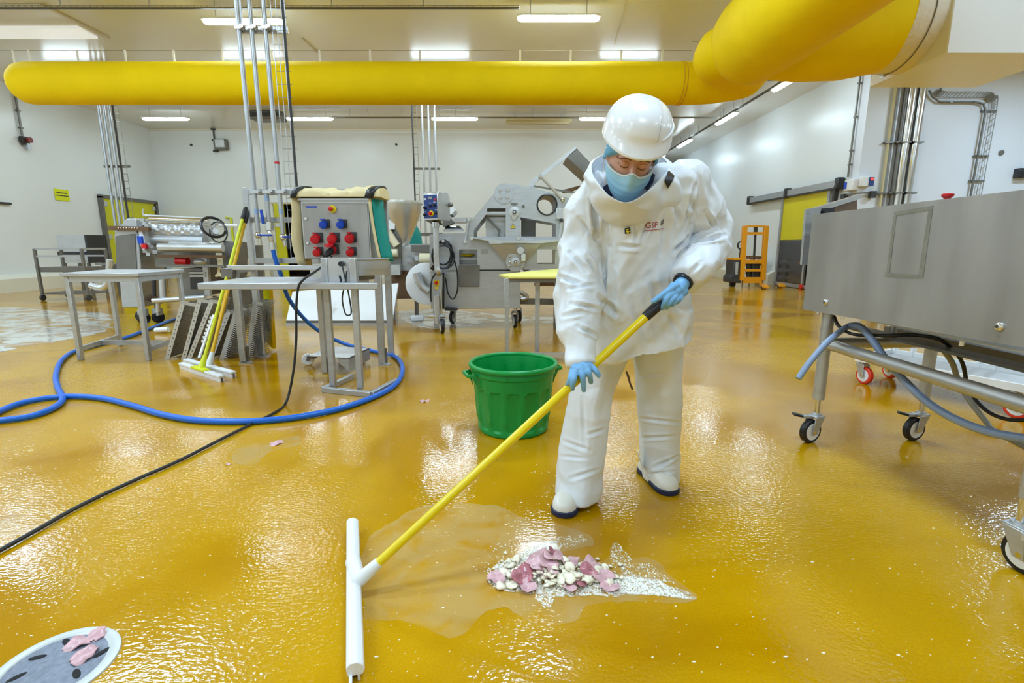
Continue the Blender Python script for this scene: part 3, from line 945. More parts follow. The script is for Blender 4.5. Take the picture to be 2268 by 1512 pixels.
for x in (x0 + 0.02, x1 - 0.02):
    MB().cyl((x, YP + 0.035, zz), (x, YP + 0.035, ROOM_H), 0.008, seg=6).build('rod', GALV, o)
xc = at(628, 200, YP).x
o = thing('cable_ladder', 'vertical wire cable ladder beside the three service pipes', 'cable tray', (xc, YP, 1.2))
zb = at(655, 570, YP).z
for s in (-0.055, -0.01, 0.035):
    MB().cyl((xc + s, YP + 0.0, zb), (xc + s, YP + 0.0, ROOM_H), 0.0035, seg=5).build('side_wire', GALV, o)
MB().cyl((xc + 0.06, YP - 0.02, at(660, 440, YP).z), (xc + 0.06, YP - 0.02, ROOM_H), 0.012, seg=8).build('cable', CHAR, o)
z = zb
m = MB()
while z < ROOM_H:
    m.cyl((xc - 0.055, YP, z), (xc + 0.08, YP, z), 0.0035, seg=4); z += 0.11
m.build('rung', GALV, o, kind='stuff')

# socket box
YB0 = 4.60
bx0, bx1 = (at(664, 445, YB0).x + at(674, 575, YB0).x) / 2, (at(812, 444, YB0).x + at(829, 573, YB0).x) / 2
bz1, bz0 = at(740, 443, YB0).z, at(740, 574, YB0).z
box = thing('socket_box', 'steel electrical socket box with red and blue sockets', 'socket box', ((bx0 + bx1) / 2, YB0, bz0))
MB().box(((bx0 + bx1) / 2, YB0 + 0.14, (bz0 + bz1) / 2), (bx1 - bx0, 0.28, bz1 - bz0)).build('casing', STEELL, box, 0.008)
MB().box(((bx0 + bx1) / 2, YB0 + 0.0, (bz0 + bz1) / 2 - 0.01), (bx1 - bx0 - 0.03, 0.012, bz1 - bz0 - 0.04)).build('door', STEELB, box, 0.003)
MB().prism([(bx0 - 0.01, YB0 - 0.02, bz1 - 0.005), (bx1 + 0.01, YB0 - 0.02, bz1 - 0.005), (bx1 + 0.01, YB0 - 0.02, bz1 + 0.015), (bx0 - 0.01, YB0 - 0.02, bz1 + 0.015)], (0, 0.3, 0.02)).build('rain_lip', STEELL, box)
YF0 = YB0 - 0.006
p = at(690, 458, YF0)
MB().box((p.x, YF0, p.z), (0.095, 0.004, 0.014)).build('label_strip', BLUEP, box)
p = at(737, 463, YF0)
e = MB().cyl((p.x, YF0, p.z), (p.x, YF0 - 0.012, p.z), 0.034, seg=20).build('emergency_stop_plate', YEL, box)
MB().lathe([(0.014, 0), (0.014, 0.02), (0.021, 0.026), (0.02, 0.038), (0.012, 0.043)], (p.x - 0.008, YF0 - 0.01, p.z), 16, Matrix.Rotation(PI / 2, 3, 'X')).build('button', REDP, e)
for px, py in ((678, 484), (682, 538)):
    p = at(px, py, YF0)
    MB().cyl((p.x, YF0, p.z), (p.x, YF0 - 0.012, p.z), 0.014, 0.012, seg=12).build('lock', CHROME, box)
RX = Matrix.Rotation(PI / 2 + 0.35, 3, 'X')
for px, py, kind in ((719, 495, 'b'), (757, 495, 'b'), (702, 526, 'r'), (739, 526, 'r'), (777, 525, 'r'), (705, 556, 's'), (738, 552, 'o'), (778, 556, 's')):
    p = at(px, py, YF0)
    k = 0.85 if kind in 'bs' else 1.0
    q = MB().box((p.x + 0.012, YF0 - 0.006, p.z), (0.085 * k, 0.012, 0.088 * k)).build('socket_plate', CHAR, box, 0.003)
    M_ = MATS['blue_plastic'] if kind == 'b' else REDP
    MB().lathe([(0.036 * k, 0), (0.036 * k, 0.05 * k)], (p.x, YF0 - 0.004, p.z), 18, RX).build('socket_body', M_, q)
    lid = [(0.040 * k, 0.05 * k), (0.042 * k, 0.055 * k), (0.038 * k, 0.066 * k), (0.02 * k, 0.07 * k)]
    if kind == 'o':
        MB().lathe([(0.036, 0.0), (0.041, 0.004), (0.036, 0.016)], (p.x - 0.01, YF0 - 0.075, p.z + 0.03), 18, Matrix.Rotation(0.35, 3, 'X')).build('socket_lid', REDP, q)
        MB().tube([V((p.x - 0.0, YF0 - 0.05, p.z - 0.012)), V((p.x - 0.01, YF0 - 0.11, p.z - 0.035)), V((p.x - 0.03, YF0 - 0.15, p.z - 0.06))], [0.03, 0.03, 0.02], 12).build('plug', BLACKP, q)
    else:
        MB().lathe(lid, (p.x, YF0 - 0.004, p.z), 18, RX).box((p.x, YF0 - 0.05, p.z + 0.038 * k), (0.03, 0.03, 0.012)).build('socket_lid', M_, q)
# canvas hood over the box
hood = thing('canvas_cover', 'beige canvas cover with black straps draped over the socket box', 'cover', ((bx0 + bx1) / 2, YB0, bz1))
zc_ = at(740, 413, YB0 + 0.1).z
rows = []
nx = 28
for i in range(nx + 1):
    f = i / nx
    x = bx0 - 0.05 + f * (bx1 + 0.11 - bx0 + 0.05)
    ring = []
    for k in range(14):
        a = PI * (k / 13)
        hh = (zc_ - bz1 - 0.02) * (0.72 + 0.12 * math.sin(f * 9) + 0.08 * math.sin(f * 23 + k) + 0.12 * f)
        wv = 0.010 * math.sin(f * 31 + k * 1.3) + 0.008 * math.sin(f * 14 - k * 0.8)
        ring.append((x, YB0 + 0.13 - math.cos(a) * 0.19, bz1 + 0.025 + math.sin(a) ** 0.6 * hh + wv * math.sin(a)))
    rows.append(ring)
MB().loft(rows, True).build('top_cloth', CANVAS, hood)
def strap(x, wdt, slant):
    m = MB()
    ringA = []
    for k in range(12):
        a = PI * (k / 11)
        ringA.append(V((x + slant * (math.sin(a)), YB0 + 0.13 - math.cos(a) * 0.205, bz1 + 0.015 + math.sin(a) ** 0.6 * (zc_ - bz1) * 0.94)))
    m.loft([[p for p in ringA], [p + V((wdt, 0, 0)) for p in ringA]], False, False)
    o = m.build('strap', BLACKP, hood)
    s = o.modifiers.new('s', 'SOLIDIFY'); s.thickness = 0.012
strap(bx0 - 0.055, 0.05, 0.06)
strap(bx1 - 0.02, 0.075, 0.06)
m = MB()
ra, rb_ = [], []
for i in range(11):
    f = i / 10
    z = bz1 + 0.03 - f * (bz1 - bz0 + 0.09)
    ra.append(V((bx0 - 0.06 + 0.012 * math.sin(f * 7) - 0.02 * math.sin(f * PI), YB0 - 0.05 + 0.03 * f, z)))
    rb_.append(V((bx0 - 0.02 + 0.008 * math.sin(f * 5 + 1), YB0 + 0.2, z)))
m.loft([ra, [a.lerp(b, 0.4) + V((0.03, -0.03, 0)) for a, b in zip(ra, rb_)], rb_], False, False)
o = m.build('side_flap', CANVAS, hood); s = o.modifiers.new('s', 'SOLIDIFY'); s.thickness = 0.012
m = MB(); ra, rb_, rc_ = [], [], []
for i in range(11):
    f = i / 10
    z = bz1 + 0.01 - f * (bz1 - bz0 + 0.03)
    dx = 0.07 * f ** 1.6
    ra.append(V((bx1 + 0.005 + dx, YB0 - 0.03, z)))
    rb_.append(V((bx1 + 0.03 + dx, YB0 - 0.03, z)))
    rc_.append(V((bx1 + 0.09 + dx * 1.05, YB0 + 0.12, z)))
o = MB().loft([rb_, rc_], False, False).build('teal_lining', TEAL, hood, label='teal lining side flap'); s = o.modifiers.new('s', 'SOLIDIFY'); s.thickness = 0.01
o = MB().loft([ra, rb_], False, False).build('flap_edge', CANVAS, hood); s = o.modifiers.new('s', 'SOLIDIFY'); s.thickness = 0.014

# ------------------------------------------------------------------ steel work table with turntable
zs = 0.84
sf, sb = g(436, 627, zs).y, g(517, 613, zs).y
sx0, sx1 = g(436, 627, zs).x, g(790, 640, zs).x
tb = thing('work_table', 'long steel work table with posts in front of the service frame', 'table', (sx1 - 0.1, sf, 0))
xe = at(818, 628, sb).x
poly = [(sx0, sf, zs - 0.045), (sx1, sf, zs - 0.045), (xe, (sf + sb) / 2 - 0.05, zs - 0.045), (xe, sb, zs - 0.045), (sx0, sb, zs - 0.045)]
MB().prism(poly, (0, 0, 0.045)).build('table_top', STEEL, tb, 0.004)
pl, pr = g(739, 862), g(799, 868)
ztop = at(727, 570, pl.y).z
for p in (pl, pr):
    MB().box((p.x, p.y, ztop / 2 + 0.01), (0.045, 0.045, ztop - 0.03)).build('post', STEEL, tb, 0.003)
zp = at(757, 640, pl.y).z
MB().box(((pl.x + pr.x) / 2, (pl.y + pr.y) / 2 + 0.035, (ztop + zp) / 2), (pr.x - pl.x + 0.02, 0.02, ztop - zp)).build('back_plate', STEELL, tb)
a, b_, c_, d_ = g(716, 862, 0.02), g(822, 873, 0.02), g(781, 833, 0.02), g(880, 843, 0.02)
MB().bar(a, b_, 0.04, 0.04).build('foot_bar', STEEL, tb, 0.003)
MB().bar(a, c_, 0.04, 0.04).build('foot_bar', STEEL, tb, 0.003)
MB().bar(b_, d_, 0.04, 0.04).build('foot_bar', STEEL, tb, 0.003)
for x_ in (sx0 + 0.35,):
    q = at(709, 660, sb - 0.04)
    MB().box((q.x, sb - 0.04, zs / 2 - 0.02), (0.045, 0.045, zs - 0.05)).build('leg', STEEL, tb, 0.003)
drc = at(800, 590, 4.02)
dz1, dz0 = at(800, 573, 4.02).z, at(800, 607, 4.02).z
dr = mm(66, 800, 590, 4.02)
dm = thing('turntable_drum', 'shallow round steel drum at the right end of the work table', 'drum', (drc.x - 0.01, 4.02, dz0))
M0 = V((drc.x - 0.02, 4.02, 0))
MB().lathe([(dr * 0.99, dz0), (dr, dz0 + 0.006), (dr, dz1 - 0.008), (dr + 0.008, dz1), (dr - 0.012, dz1 + 0.002), (dr - 0.012, dz0 + 0.02), (0.02, dz0 + 0.02)], M0, 48).build('drum_wall', STEEL, dm)
MB().lathe([(dr * 0.5, zs), (dr * 0.5, dz0)], M0, 24).build('pedestal', STEELD, dm)
p = at(757, 584, pl.y - 0.02)
o = thing('plug', 'black plug and drooping cable on the post plate of the work table', 'plug', p)
MB().cyl((p.x, pl.y + 0.03, p.z), (p.x, pl.y - 0.05, p.z), 0.022, 0.018, seg=12).build('plug_body', BLACKP, o)
pt = [(757, 584, 3.68), (763, 610, 3.67), (772, 650, 3.68), (778, 690, 3.69), (772, 698, 3.69), (764, 692, 3.69), (758, 660, 3.69), (765, 625, 3.68), (768, 600, 3.68)]
MB().tube(smoothpath([at(*q) for q in pt], 5), 0.0055, 6).build('cable', CHAR, o)
pt = [(752, 610, 3.67), (755, 622, 3.67), (750, 632, 3.67)]
MB().tube(smoothpath([at(*q) for q in pt], 3), 0.008, 6).build('hook', BLACKP, o)

# black power cable down to the floor
pt = [at(735, 568, 4.50), at(722, 583, 4.1), at(700, 600, 3.72), at(672, 619, sf - 0.03), at(660, 640, sf - 0.05), at(656, 690, sf - 0.06), at(656, 750, sf - 0.08), at(650, 820, sf - 0.12), g(634, 890, 0.02), g(605, 915, 0.012), g(560, 937, 0.012), g(490, 972, 0.012), g(400, 1018, 0.012), g(300, 1062, 0.012), g(180, 1118, 0.012), g(60, 1185, 0.012), g(-80, 1262, 0.012)]
o = MB().tube(smoothpath(pt, 8), 0.0085, 8).build('power_cable', BLACK)
tag(o, 'black power cable running from the socket box across the yellow floor', 'cable')

# blue hose
Pb = [hose_start, hose_start + V((0.015, 0, -0.12)), hose_start + V((0.05, 0.03, -0.30)), at(640, 662, 5.05), at(680, 712, 5.3), at(725, 744, 5.45)] + [g(x, y, 0.022) for x, y in ((770, 763), (830, 778), (868, 786), (888, 803), (890, 828), (870, 856), (820, 882), (740, 908), (640, 926), (540, 933), (440, 931), (360, 918), (290, 897), (220, 881), (140, 878), (60, 889), (0, 910), (-80, 950), (-190, 990), (-200, 960), (-90, 938), (0, 931), (70, 921), (120, 902), (139, 882), (128, 858), (124, 830), (135, 800), (160, 780), (200, 768), (280, 747), (335, 726), (390, 706), (450, 695))]
Pb[-24 + 0:] = Pb[-24 + 0:]
sm = smoothpath(Pb, 7)
hose = thing('hose', 'long blue rubber hose looping over the wet yellow floor', 'hose', sm[0])
MB().tube(sm, 0.0205, 12).build('tube', BLUE, hose)
MB().tube([hose_start + V((-0.001, 0, 0.03)), hose_start + V((0.002, 0, -0.04))], 0.027, 12).build('coupling', CHROME, hose)

# ------------------------------------------------------------------ perforated trays leaning in a row
YT = 4.78
perf = mat('perforated_steel', (158, 155, 150), 0.5, 0.5, var=(60, 0.5))
def perforate(m):
    nt = m.node_tree; b = nt.nodes['Principled BSDF']
    tc = nt.nodes.new('ShaderNodeTexCoord')
    v = nt.nodes.new('ShaderNodeTexVoronoi'); v.inputs['Scale'].default_value = 75; v.inputs['Randomness'].default_value = 0.15
    nt.links.new(tc.outputs['Object'], v.inputs['Vector'])
    r = nt.nodes.new('ShaderNodeMapRange'); r.inputs[1].default_value = 0.28; r.inputs[2].default_value = 0.36; r.inputs[3].default_value = 0.0; r.inputs[4].default_value = 1.0
    nt.links.new(v.outputs['Distance'], r.inputs[0]); nt.links.new(r.outputs[0], b.inputs['Alpha'])
perforate(perf)
tr = [((400, 670), (366, 796), 'first perforated steel tray, leaning leftmost of the row', 0), ((437, 664), (401, 786), 'second perforated steel tray in the leaning row', 0), ((464, 666), (414, 793), 'third perforated steel tray, with a pale dotted front edge', 0), ((502, 688), (462, 795), 'fourth perforated steel tray, partly behind the yellow handles', 1), ((521, 680), (487, 798), 'fifth tray in the leaning row, with a toothed edge by the table leg', 2), ((560, 668), (541, 770), 'last tray of the leaning row, its teeth showing right of the leg', 2)]
for (tx, ty), (bx, by), nm, kind in tr:
    B = V((at(bx, by, YT).x, YT, 0.012)); T = at(tx, ty, YT)
    o = thing('perforated_tray', nm, 'tray', B, 'perforated trays leaning by the tables')
    d = (T - B); dn = d.normalized()
    side = V((0, 1, 0)); n_ = dn.cross(side)
    fw = 0.042
    # front flange with holes
    L_ = d.length
    hs = []
    k = 0.05
    while k < L_ - 0.03:
        hs.append([(fw / 2 + 0.006 * math.cos(a * PI / 4), k + 0.006 * math.sin(a * PI / 4)) for a in range(8)]); k += 0.045
    xdir = V((1, 0, 0)) - dn * dn.x; xdir.normalize()
    R = Matrix((xdir, dn, xdir.cross(dn))).transposed().to_4x4()
    pl_ = holed([(0, 0), (fw, 0), (fw, L_), (0, L_)], hs if kind < 2 else [], 0.004)
    MB().mesh(pl_, Matrix.Translation(B) @ R).build('front_flange', STEELL if kind == 0 else STEEL, o, smooth=0)
    a0, a1 = B + xdir * 0.004, T + xdir * 0.004
    MB().prism([a0, a1, a1 + side * 0.36, a0 + side * 0.36], xdir * 0.004).build('perforated_sheet', perf, o, smooth=0)
    for e_, nm2 in ((T, 'top_lip'), (B, 'bottom_lip')):
        MB().bar(e_ + V((0, -0.004, 0)), e_ + V((0.12 if kind == 0 else 0.07, 0.05, -0.03)), 0.006, 0.032).build(nm2, STEELL, o)
    if kind == 2:
        m = MB(); k = 0.03
        while k < L_:
            q = B + dn * k + xdir * fw
            m.prism([q, q + dn * 0.012, q + dn * 0.004 + xdir * 0.035 + V((0, -0.01, 0))], (0, 0.004, 0))
            for j_ in range(1, 7):
                q2 = q + V((0, 0.05 * j_, 0)); m.prism([q2, q2 + dn * 0.012, q2 + dn * 0.004 + xdir * 0.045], (0, 0.004, 0))
            k += 0.020
        m.build('teeth', STEELL, o, kind='stuff', smooth=0)
# white scraper blade
o = MB()
a0, a1 = at(474, 697, 4.6), at(441, 792, 4.45)
dn = (a1 - a0).normalized(); L_ = (a1 - a0).length
pts_ = [a0, a0 + V((0.03, 0, 0))]
o.bar(a0, a1, 0.03, 0.012)
for k in range(7):
    q = a0 + dn * (0.03 + k * L_ / 11); o.box(q + V((-0.018, 0, 0)), (0.022, 0.012, 0.022))
tag(o.build('notched_blade', WHITEP), 'white notched blade leaning among the yellow handles', 'blade')

# ------------------------------------------------------------------ leaning squeegees
def squeegee(nm, head, head_dir, halfw, sock_m, hand_m, top, grip, blade=WHITER):
    o = thing('floor_squeegee', nm, 'squeegee', head, 'squeegees leaning on the service frame')
    hd = V(head_dir).normalized(); H0 = V(head)
    side = hd.cross(V((0, 0, 1))).normalized()
    a_, b_ = H0 - hd * halfw, H0 + hd * halfw
    for s in (-0.014, 0.014):
        MB().bar(a_ + side * s + V((0, 0, -0.012)), b_ + side * s + V((0, 0, -0.012)), 0.010, 0.036).build('rubber_blade', blade, o)
    MB().bar(a_ + V((0, 0, 0.016)), b_ + V((0, 0, 0.016)), 0.05, 0.02).build('blade_holder', WHITEP, o, 0.004)
    T = V(top); d = (T - H0).normalized()
    if sock_m is YELG:
        MB().bar(H0 - hd * 0.13 + V((0, 0, 0.024)), H0 + hd * 0.13 + V((0, 0, 0.024)), 0.06, 0.022).build('bracket', YELG, o, 0.005)
    MB().tube([H0 + V((0, 0, 0.01)), H0 + d * 0.05, H0 + d * 0.14], [0.03, 0.026, 0.02], 12).build('socket', sock_m, o)
    L_ = (T - H0).length
    MB().tube([H0 + d * 0.12, T - d * 0.0], 0.0145, 12).build('handle', hand_m, o)
    if grip:
        MB().tube([T - d * 0.13, T - d * 0.12, T - d * 0.02, T], [0.017, 0.021, 0.021, 0.014], 12).build('grip', BLACKP, o)
    return o
h1, h2 = g(402, 808, 0.03), g(492, 838, 0.03)
c1 = (h1 + h2) / 2
squeegee('front leaning squeegee with a lime yellow bracket', c1, h2 - h1, (h2 - h1).length / 2, YELG, YELG, at(545, 458, 4.86), True)
h3, h4 = g(412, 800, 0.03), g(518, 829, 0.03)
c2 = h3.lerp(h4, 0.36)
squeegee('rear leaning squeegee with an amber handle and white blade', h3.lerp(h4, 0.5), h4 - h3, (h4 - h3).length / 2, WHITEP, YELD, at(549, 466, 4.88), True)
bs = thing('broom', 'amber handled broom standing right of the two leaning squeegees', 'broom', g(468, 806, 0.0))
B = V((g(468, 808, 0).x, 4.52, 0.0)); T = at(503, 640, 4.60)
d = (T - B).normalized()
MB().tube([B + d * 0.09, T + d * 0.2], 0.0145, 12).build('handle', YELD, bs)
MB().tube([B + V((0, 0, 0.03)), B + d * 0.1], [0.024, 0.019], 12).build('socket', WHITEP, bs)
MB().box(B + V((0, 0, 0.025)), (0.07, 0.05, 0.05)).build('brush_block', WHITEP, bs, 0.006)

# ------------------------------------------------------------------ folded yellow wet floor sign
A0, A1 = at(584, 642, 4.98), at(604, 640, 4.98)
sg = thing('floor_sign', 'yellow folded floor sign standing beside the steel table leg', 'sign', g(600, 770))
Bz = g(603, 772).y
MB().prism([at(583, 640, 5.05), at(597, 640, 5.05), at(604, 772, 5.2), at(587, 755, 5.2)], (0.0, 0.02, 0)).build('front_panel', DOORY2, sg)
MB().prism([at(597, 640, 5.05), at(600, 640, 5.10), at(608, 772, 5.2), at(604, 772, 5.2)], (0.01, 0.02, 0)).build('rear_panel', YELD, sg)
MB().prism([at(585, 680, 5.045), at(592, 690, 5.045), at(597, 735, 5.13), at(590, 728, 5.13)], (0.0, 0.008, 0)).build('pictogram', CHAR, sg)

# ------------------------------------------------------------------ low dolly under the work table
dl_ = thing('dolly', 'low steel dolly with a white wheel under the work table', 'dolly', g(740, 808))
zt2 = 0.14
cs = [g(684, 786, zt2), g(735, 766, zt2), g(818, 771, zt2), g(772, 794, zt2)]
MB().prism([c + V((0, 0, -0.012)) for c in cs], (0, 0, 0.012)).build('deck', STEELL, dl_)
MB().prism([cs[2], cs[3], cs[3] + V((0, 0, -0.11)), cs[2] + V((0, 0, -0.11))], (-0.012, 0, 0)).build('end_plate', STEEL, dl_)
MB().prism([cs[3], cs[3] + (cs[0] - cs[3]) * 0.28, cs[3] + (cs[0] - cs[3]) * 0.24 + V((0, 0, -0.05)), cs[3] + V((0, 0, -0.11))], (0, 0.012, 0)).build('side_plate', STEEL, dl_)
q = g(681, 808, 0.0)
wh = MB().cyl((q.x - 0.02, q.y, 0.055), (q.x + 0.02, q.y + 0.01, 0.055), 0.055, seg=24)
dirw = (cs[1] - cs[0]).normalized()
wh = MB(); c_ = V((q.x + 0.01, q.y, 0.056)); ax = V((0.25, -0.97, 0)).normalized()
wh.tube([c_ - ax * 0.02, c_ + ax * 0.02], 0.055, 24)
w_ = wh.build('wheel', WHITEP, dl_, 0.006)
MB().tube([c_ + ax * 0.018, c_ + ax * 0.026], 0.016, 12).build('hub', STEELD, w_)
MB().bar(c_ + ax * 0.0 + V((0, 0, 0.02)), cs[0] + V((0.06, 0.0, -0.02)), 0.03, 0.02).build('axle_arm', BLACKP, dl_)
q2 = cs[2] + V((-0.1, 0.06, -0.09)); MB().tube([q2, q2 + V((0.03, 0, 0))], 0.05, 16).build('wheel', WHITEP, dl_)
q2 = cs[1] + V((0.06, 0.03, -0.09)); MB().tube([q2, q2 + V((0.03, 0, 0))], 0.05, 16).build('wheel', WHITEP, dl_)

# ------------------------------------------------------------------ left steel table
lt = thing('steel_table', 'grey steel table with square legs left of the leaning trays', 'table', g(255, 790))
fl, frr, bl, br = g(180, 797), g(330, 798), g(279, 780), V((0, 0, 0))
bl = V((fl.x - 0.02 + 0.0, 5.45, 0)); br = V((frr.x + 0.02, 5.45, 0))
bl.x = at(279, 770, 5.45).x - 0.06; br.x = at(404, 670, 5.45).x
zt3 = at(145, 604, fl.y).z
tops = [V((fl.x - 0.04, fl.y - 0.04, zt3)), V((frr.x + 0.04, frr.y - 0.04, zt3)), V((br.x + 0.04, br.y + 0.04, zt3)), V((bl.x - 0.04, bl.y + 0.04, zt3))]
MB().prism([p + V((0, 0, -0.035)) for p in tops], (0, 0, 0.035)).build('table_top', STEEL, lt, 0.004)
for p in (fl, frr, bl, br):
    MB().box((p.x, p.y, (zt3 - 0.035) / 2), (0.042, 0.042, zt3 - 0.035)).build('leg', STEEL, lt, 0.003)
for a_, b_ in ((fl, bl), (frr, br)):
    MB().bar(a_ + V((0, 0, 0.11)), b_ + V((0, 0, 0.11)), 0.03, 0.045).build('stretcher', STEEL, lt)
m1, m2 = fl.lerp(bl, 0.5), frr.lerp(br, 0.5)
MB().bar(m1 + V((0, 0, 0.11)), m2 + V((0, 0, 0.11)), 0.03, 0.045).build('stretcher', STEEL, lt)
for z_ in (zt3 - 0.06,):
    MB().bar(fl + V((0, 0, z_)), frr + V((0, 0, z_)), 0.03, 0.05).build('apron', STEEL, lt)
    MB().bar(frr + V((0, 0, z_)), br + V((0, 0, z_)), 0.03, 0.05).build('apron', STEEL, lt)
# curved pipe hook behind it
o = MB().tube(smoothpath([at(200, 631, 6.0), at(220, 637, 6.0), at(233, 634, 6.0), at(239, 622, 6.0), at(240, 608, 6.0), at(242, 590, 6.0), at(243, 575, 6.0)], 4), 0.035, 10)
tag(o.build('bent_pipe', STEELL), 'bent steel pipe hooking out behind the left steel table', 'pipe')
# ------------------------------------------------------------------ drum machine at the left
YM = 7.1
def A(x, y, dy=0.0):
    return at(x, y, YM + dy)
dmx = thing('drum_machine', 'steel food machine with a dimpled drum behind the left steel table', 'machine', A(400, 700))
pl_ = [(252, 521), (262, 505), (280, 484), (294, 483), (301, 486), (312, 595), (309, 681), (270, 681), (264, 620)]
MB().prism([A(x, y) for x, y in pl_], (0, 0.5, 0)).build('end_housing', STEEL, dmx, 0.01)
MB().prism([A(x, y, -0.012) for x, y in ((255, 523), (298, 517), (302, 590), (303, 610), (259, 612))], (0, 0.012, 0)).build('cover_sheet', STEELD, dmx)
MB().bar(A(243, 505, -0.02), A(332, 507, -0.02), 0.06, 0.06).build('chain_rail', BROWN, dmx)
m = MB()
for k in range(8):
    m.ball(A(262 + k * 6, 505, -0.055), 0.012, 6)
m.build('chain_roller', CHROME, dmx, kind='stuff')
# drum
p0, p1 = A(334, 512, 0.25), A(462, 516, 0.25)
rd = mm(22, 400, 512, YM + 0.25)
def bump_(r, z, a):
    return r + 0.008 * math.cos(a * 14) * math.cos(z * 46)
Lz = (p1 - p0).length
prof = [(0.06, 0.0), (rd * 0.96, 0.0)] + [(rd, k * Lz / 48) for k in range(49)] + [(rd * 0.96, Lz), (0.06, Lz)]
MB().lathe(prof, p0, 56, Matrix.Rotation(PI / 2, 3, 'Y'), bump_).build('dimpled_drum', STEELL, dmx)
p0, p1 = A(334, 530, 0.15), A(455, 534, 0.15)
MB().tube([p0, p1], mm(13, 400, 530, YM), 32).build('lower_roller', STEEL, dmx)
MB().tube([A(318, 477, 0.1), A(460, 484, 0.1)], 0.018, 8).build('guide_rod', STEELL, dmx)
MB().tube([A(330, 484, 0.0), A(462, 489, 0.0)], 0.03, 10).build('guide_rod', CHROME, dmx)
MB().tube([A(319, 478), A(316, 470), A(318, 463)], 0.012, 6).build('small_lever', STEELL, dmx)
m = MB()
for x, y in ((316, 487), (322, 495), (328, 500), (326, 540), (334, 546), (321, 556), (343, 558), (330, 563)):
    m.box(A(x, y, -0.02), (0.05, 0.05, 0.045), rz=x)
m.build('bearing_nut', STEEL, dmx, kind='stuff')
MB().prism([A(307, 508, -0.02), A(314, 510, -0.02), A(324, 545, -0.02), A(318, 560, -0.02), A(308, 535, -0.02)], (0, 0.3, 0)).build('side_bracket', WHITEP, dmx)
MB().box(A(311, 531, -0.04), (0.06, 0.04, 0.1)).build('blue_clamp', BLUEP, dmx)
MB().box(A(321, 545, -0.05), (0.06, 0.06, 0.07)).build('red_knob', REDP, dmx)
# trays and rails
MB().tube([A(352, 547, -0.25), A(494, 549, -0.25)], [0.05, 0.05], 12).build('front_tube', STEELL, dmx)
poly = [A(370, 534, -0.15), A(456, 536, -0.15), A(461, 541, -0.15), A(457, 546, -0.15), A(378, 544, -0.15), A(369, 540, -0.15)]
MB().prism(poly, (0, 0.3, 0)).build('bright_tray', STEELL, dmx, 0.02)
for y_, m_ in ((555, STEELD), (567, BROWN), (588, STEELD)):
    MB().bar(A(350, y_, -0.2), A(498, y_ + 1, -0.2), 0.04, 0.035).build('rail', m_, dmx)
MB().box((A(420, 575, 0.25).x, YM + 0.3, A(420, 573).z), (A(470, 575).x - A(355, 575).x, 0.5, A(420, 555).z - A(420, 590).z)).build('drive_box', STEELD, dmx)
MB().tube([A(392, 577, -0.12), A(416, 579, -0.12)], 0.06, 14).build('red_motor', REDP, dmx)
MB().ball(A(442, 579, -0.1), (0.1, 0.06, 0.05), 10).build('bright_fitting', STEELL, dmx)
MB().prism([A(400, 594), A(455, 594), A(455, 655), A(405, 655)], (0, 0.45, 0)).build('lower_cabinet', STEELD, dmx)
MB().prism([A(420, 600, -0.01), A(452, 600, -0.01), A(452, 640, -0.01), A(422, 640, -0.01)], (0, 0.02, 0)).build('cabinet_opening', CHAR, dmx)
for y_ in (604, 611):
    MB().bar(A(421, y_, -0.03), A(455, y_, -0.03), 0.02, 0.03).build('shelf_bar', STEEL, dmx)
MB().tube([A(358, 600), A(362, 661)], 0.045, 12).build('leg', STEELL, dmx)
MB().tube([A(340, 600), A(341, 655)], 0.03, 10).build('leg', CHAR, dmx)
MB().bar(A(455, 570), A(462, 655), 0.07, 0.06).build('leg', STEEL, dmx)
MB().tube([A(339, 666, -0.05), A(455, 658, -0.05)], 0.038, 10).build('base_tube', STEELL, dmx)
MB().tube([A(275, 625, 0.25), A(277, 650, 0.25), A(283, 659, 0.25), A(300, 663, 0.25), A(345, 661, 0.25)], 0.05, 12).build('drain_pipe', BROWN, dmx)
MB().tube([A(350, 668, 0), A(350, 690, 0)], 0.03, 10).build('foot_spindle', STEELL, dmx)
for x, y in ((318, 700), (350, 700)):
    p = g(x, y + 8); p.y = YM + 0.0 if x < 330 else YM + 0.1
    c_ = V((at(x, y, p.y).x, p.y, 0.08))
    w_ = MB().tube([c_ + V((-0.025, 0.01, 0)), c_ + V((0.025, -0.01, 0))], 0.08, 18).build('wheel', BLACK, dmx)
    MB().box(c_ + V((0, 0, 0.08)), (0.09, 0.1, 0.1)).build('fork', STEEL, w_)
    MB().cyl(c_ + V((0, 0, 0.1)), (c_.x, c_.y, A(x, 665).z), 0.03, seg=8).build('stem', STEELD, w_)
c_ = V((A(462, 700).x, YM + 0.2, 0.08))
w_ = MB().tube([c_ + V((-0.025, 0.01, 0)), c_ + V((0.025, -0.01, 0))], 0.08, 18).build('wheel', BLACK, dmx)
MB().cyl(c_, (c_.x, c_.y, A(460, 658).z), 0.03, seg=8).build('stem', STEELD, w_)
c_ = V((A(285, 700).x, YM + 0.25, 0.08))
w_ = MB().tube([c_ + V((-0.025, 0.01, 0)), c_ + V((0.025, -0.01, 0))], 0.08, 18).build('wheel', BLACK, dmx)
MB().cyl(c_, (c_.x, c_.y, A(285, 680).z), 0.03, seg=8).build('stem', STEELD, w_)
tag(MB().tube([A(346, 741, -0.8), A(375, 739, -0.8)], 0.035, 10).build('white_grip', WHITEP), 'white plastic handle lying on the floor left of the trays', 'handle')
bpy.data.objects['white_grip'].location.z = -(at(346, 741, YM - 0.8).z) + 0.036
bpy.data.objects['white_grip'].name = 'plastic_handle'
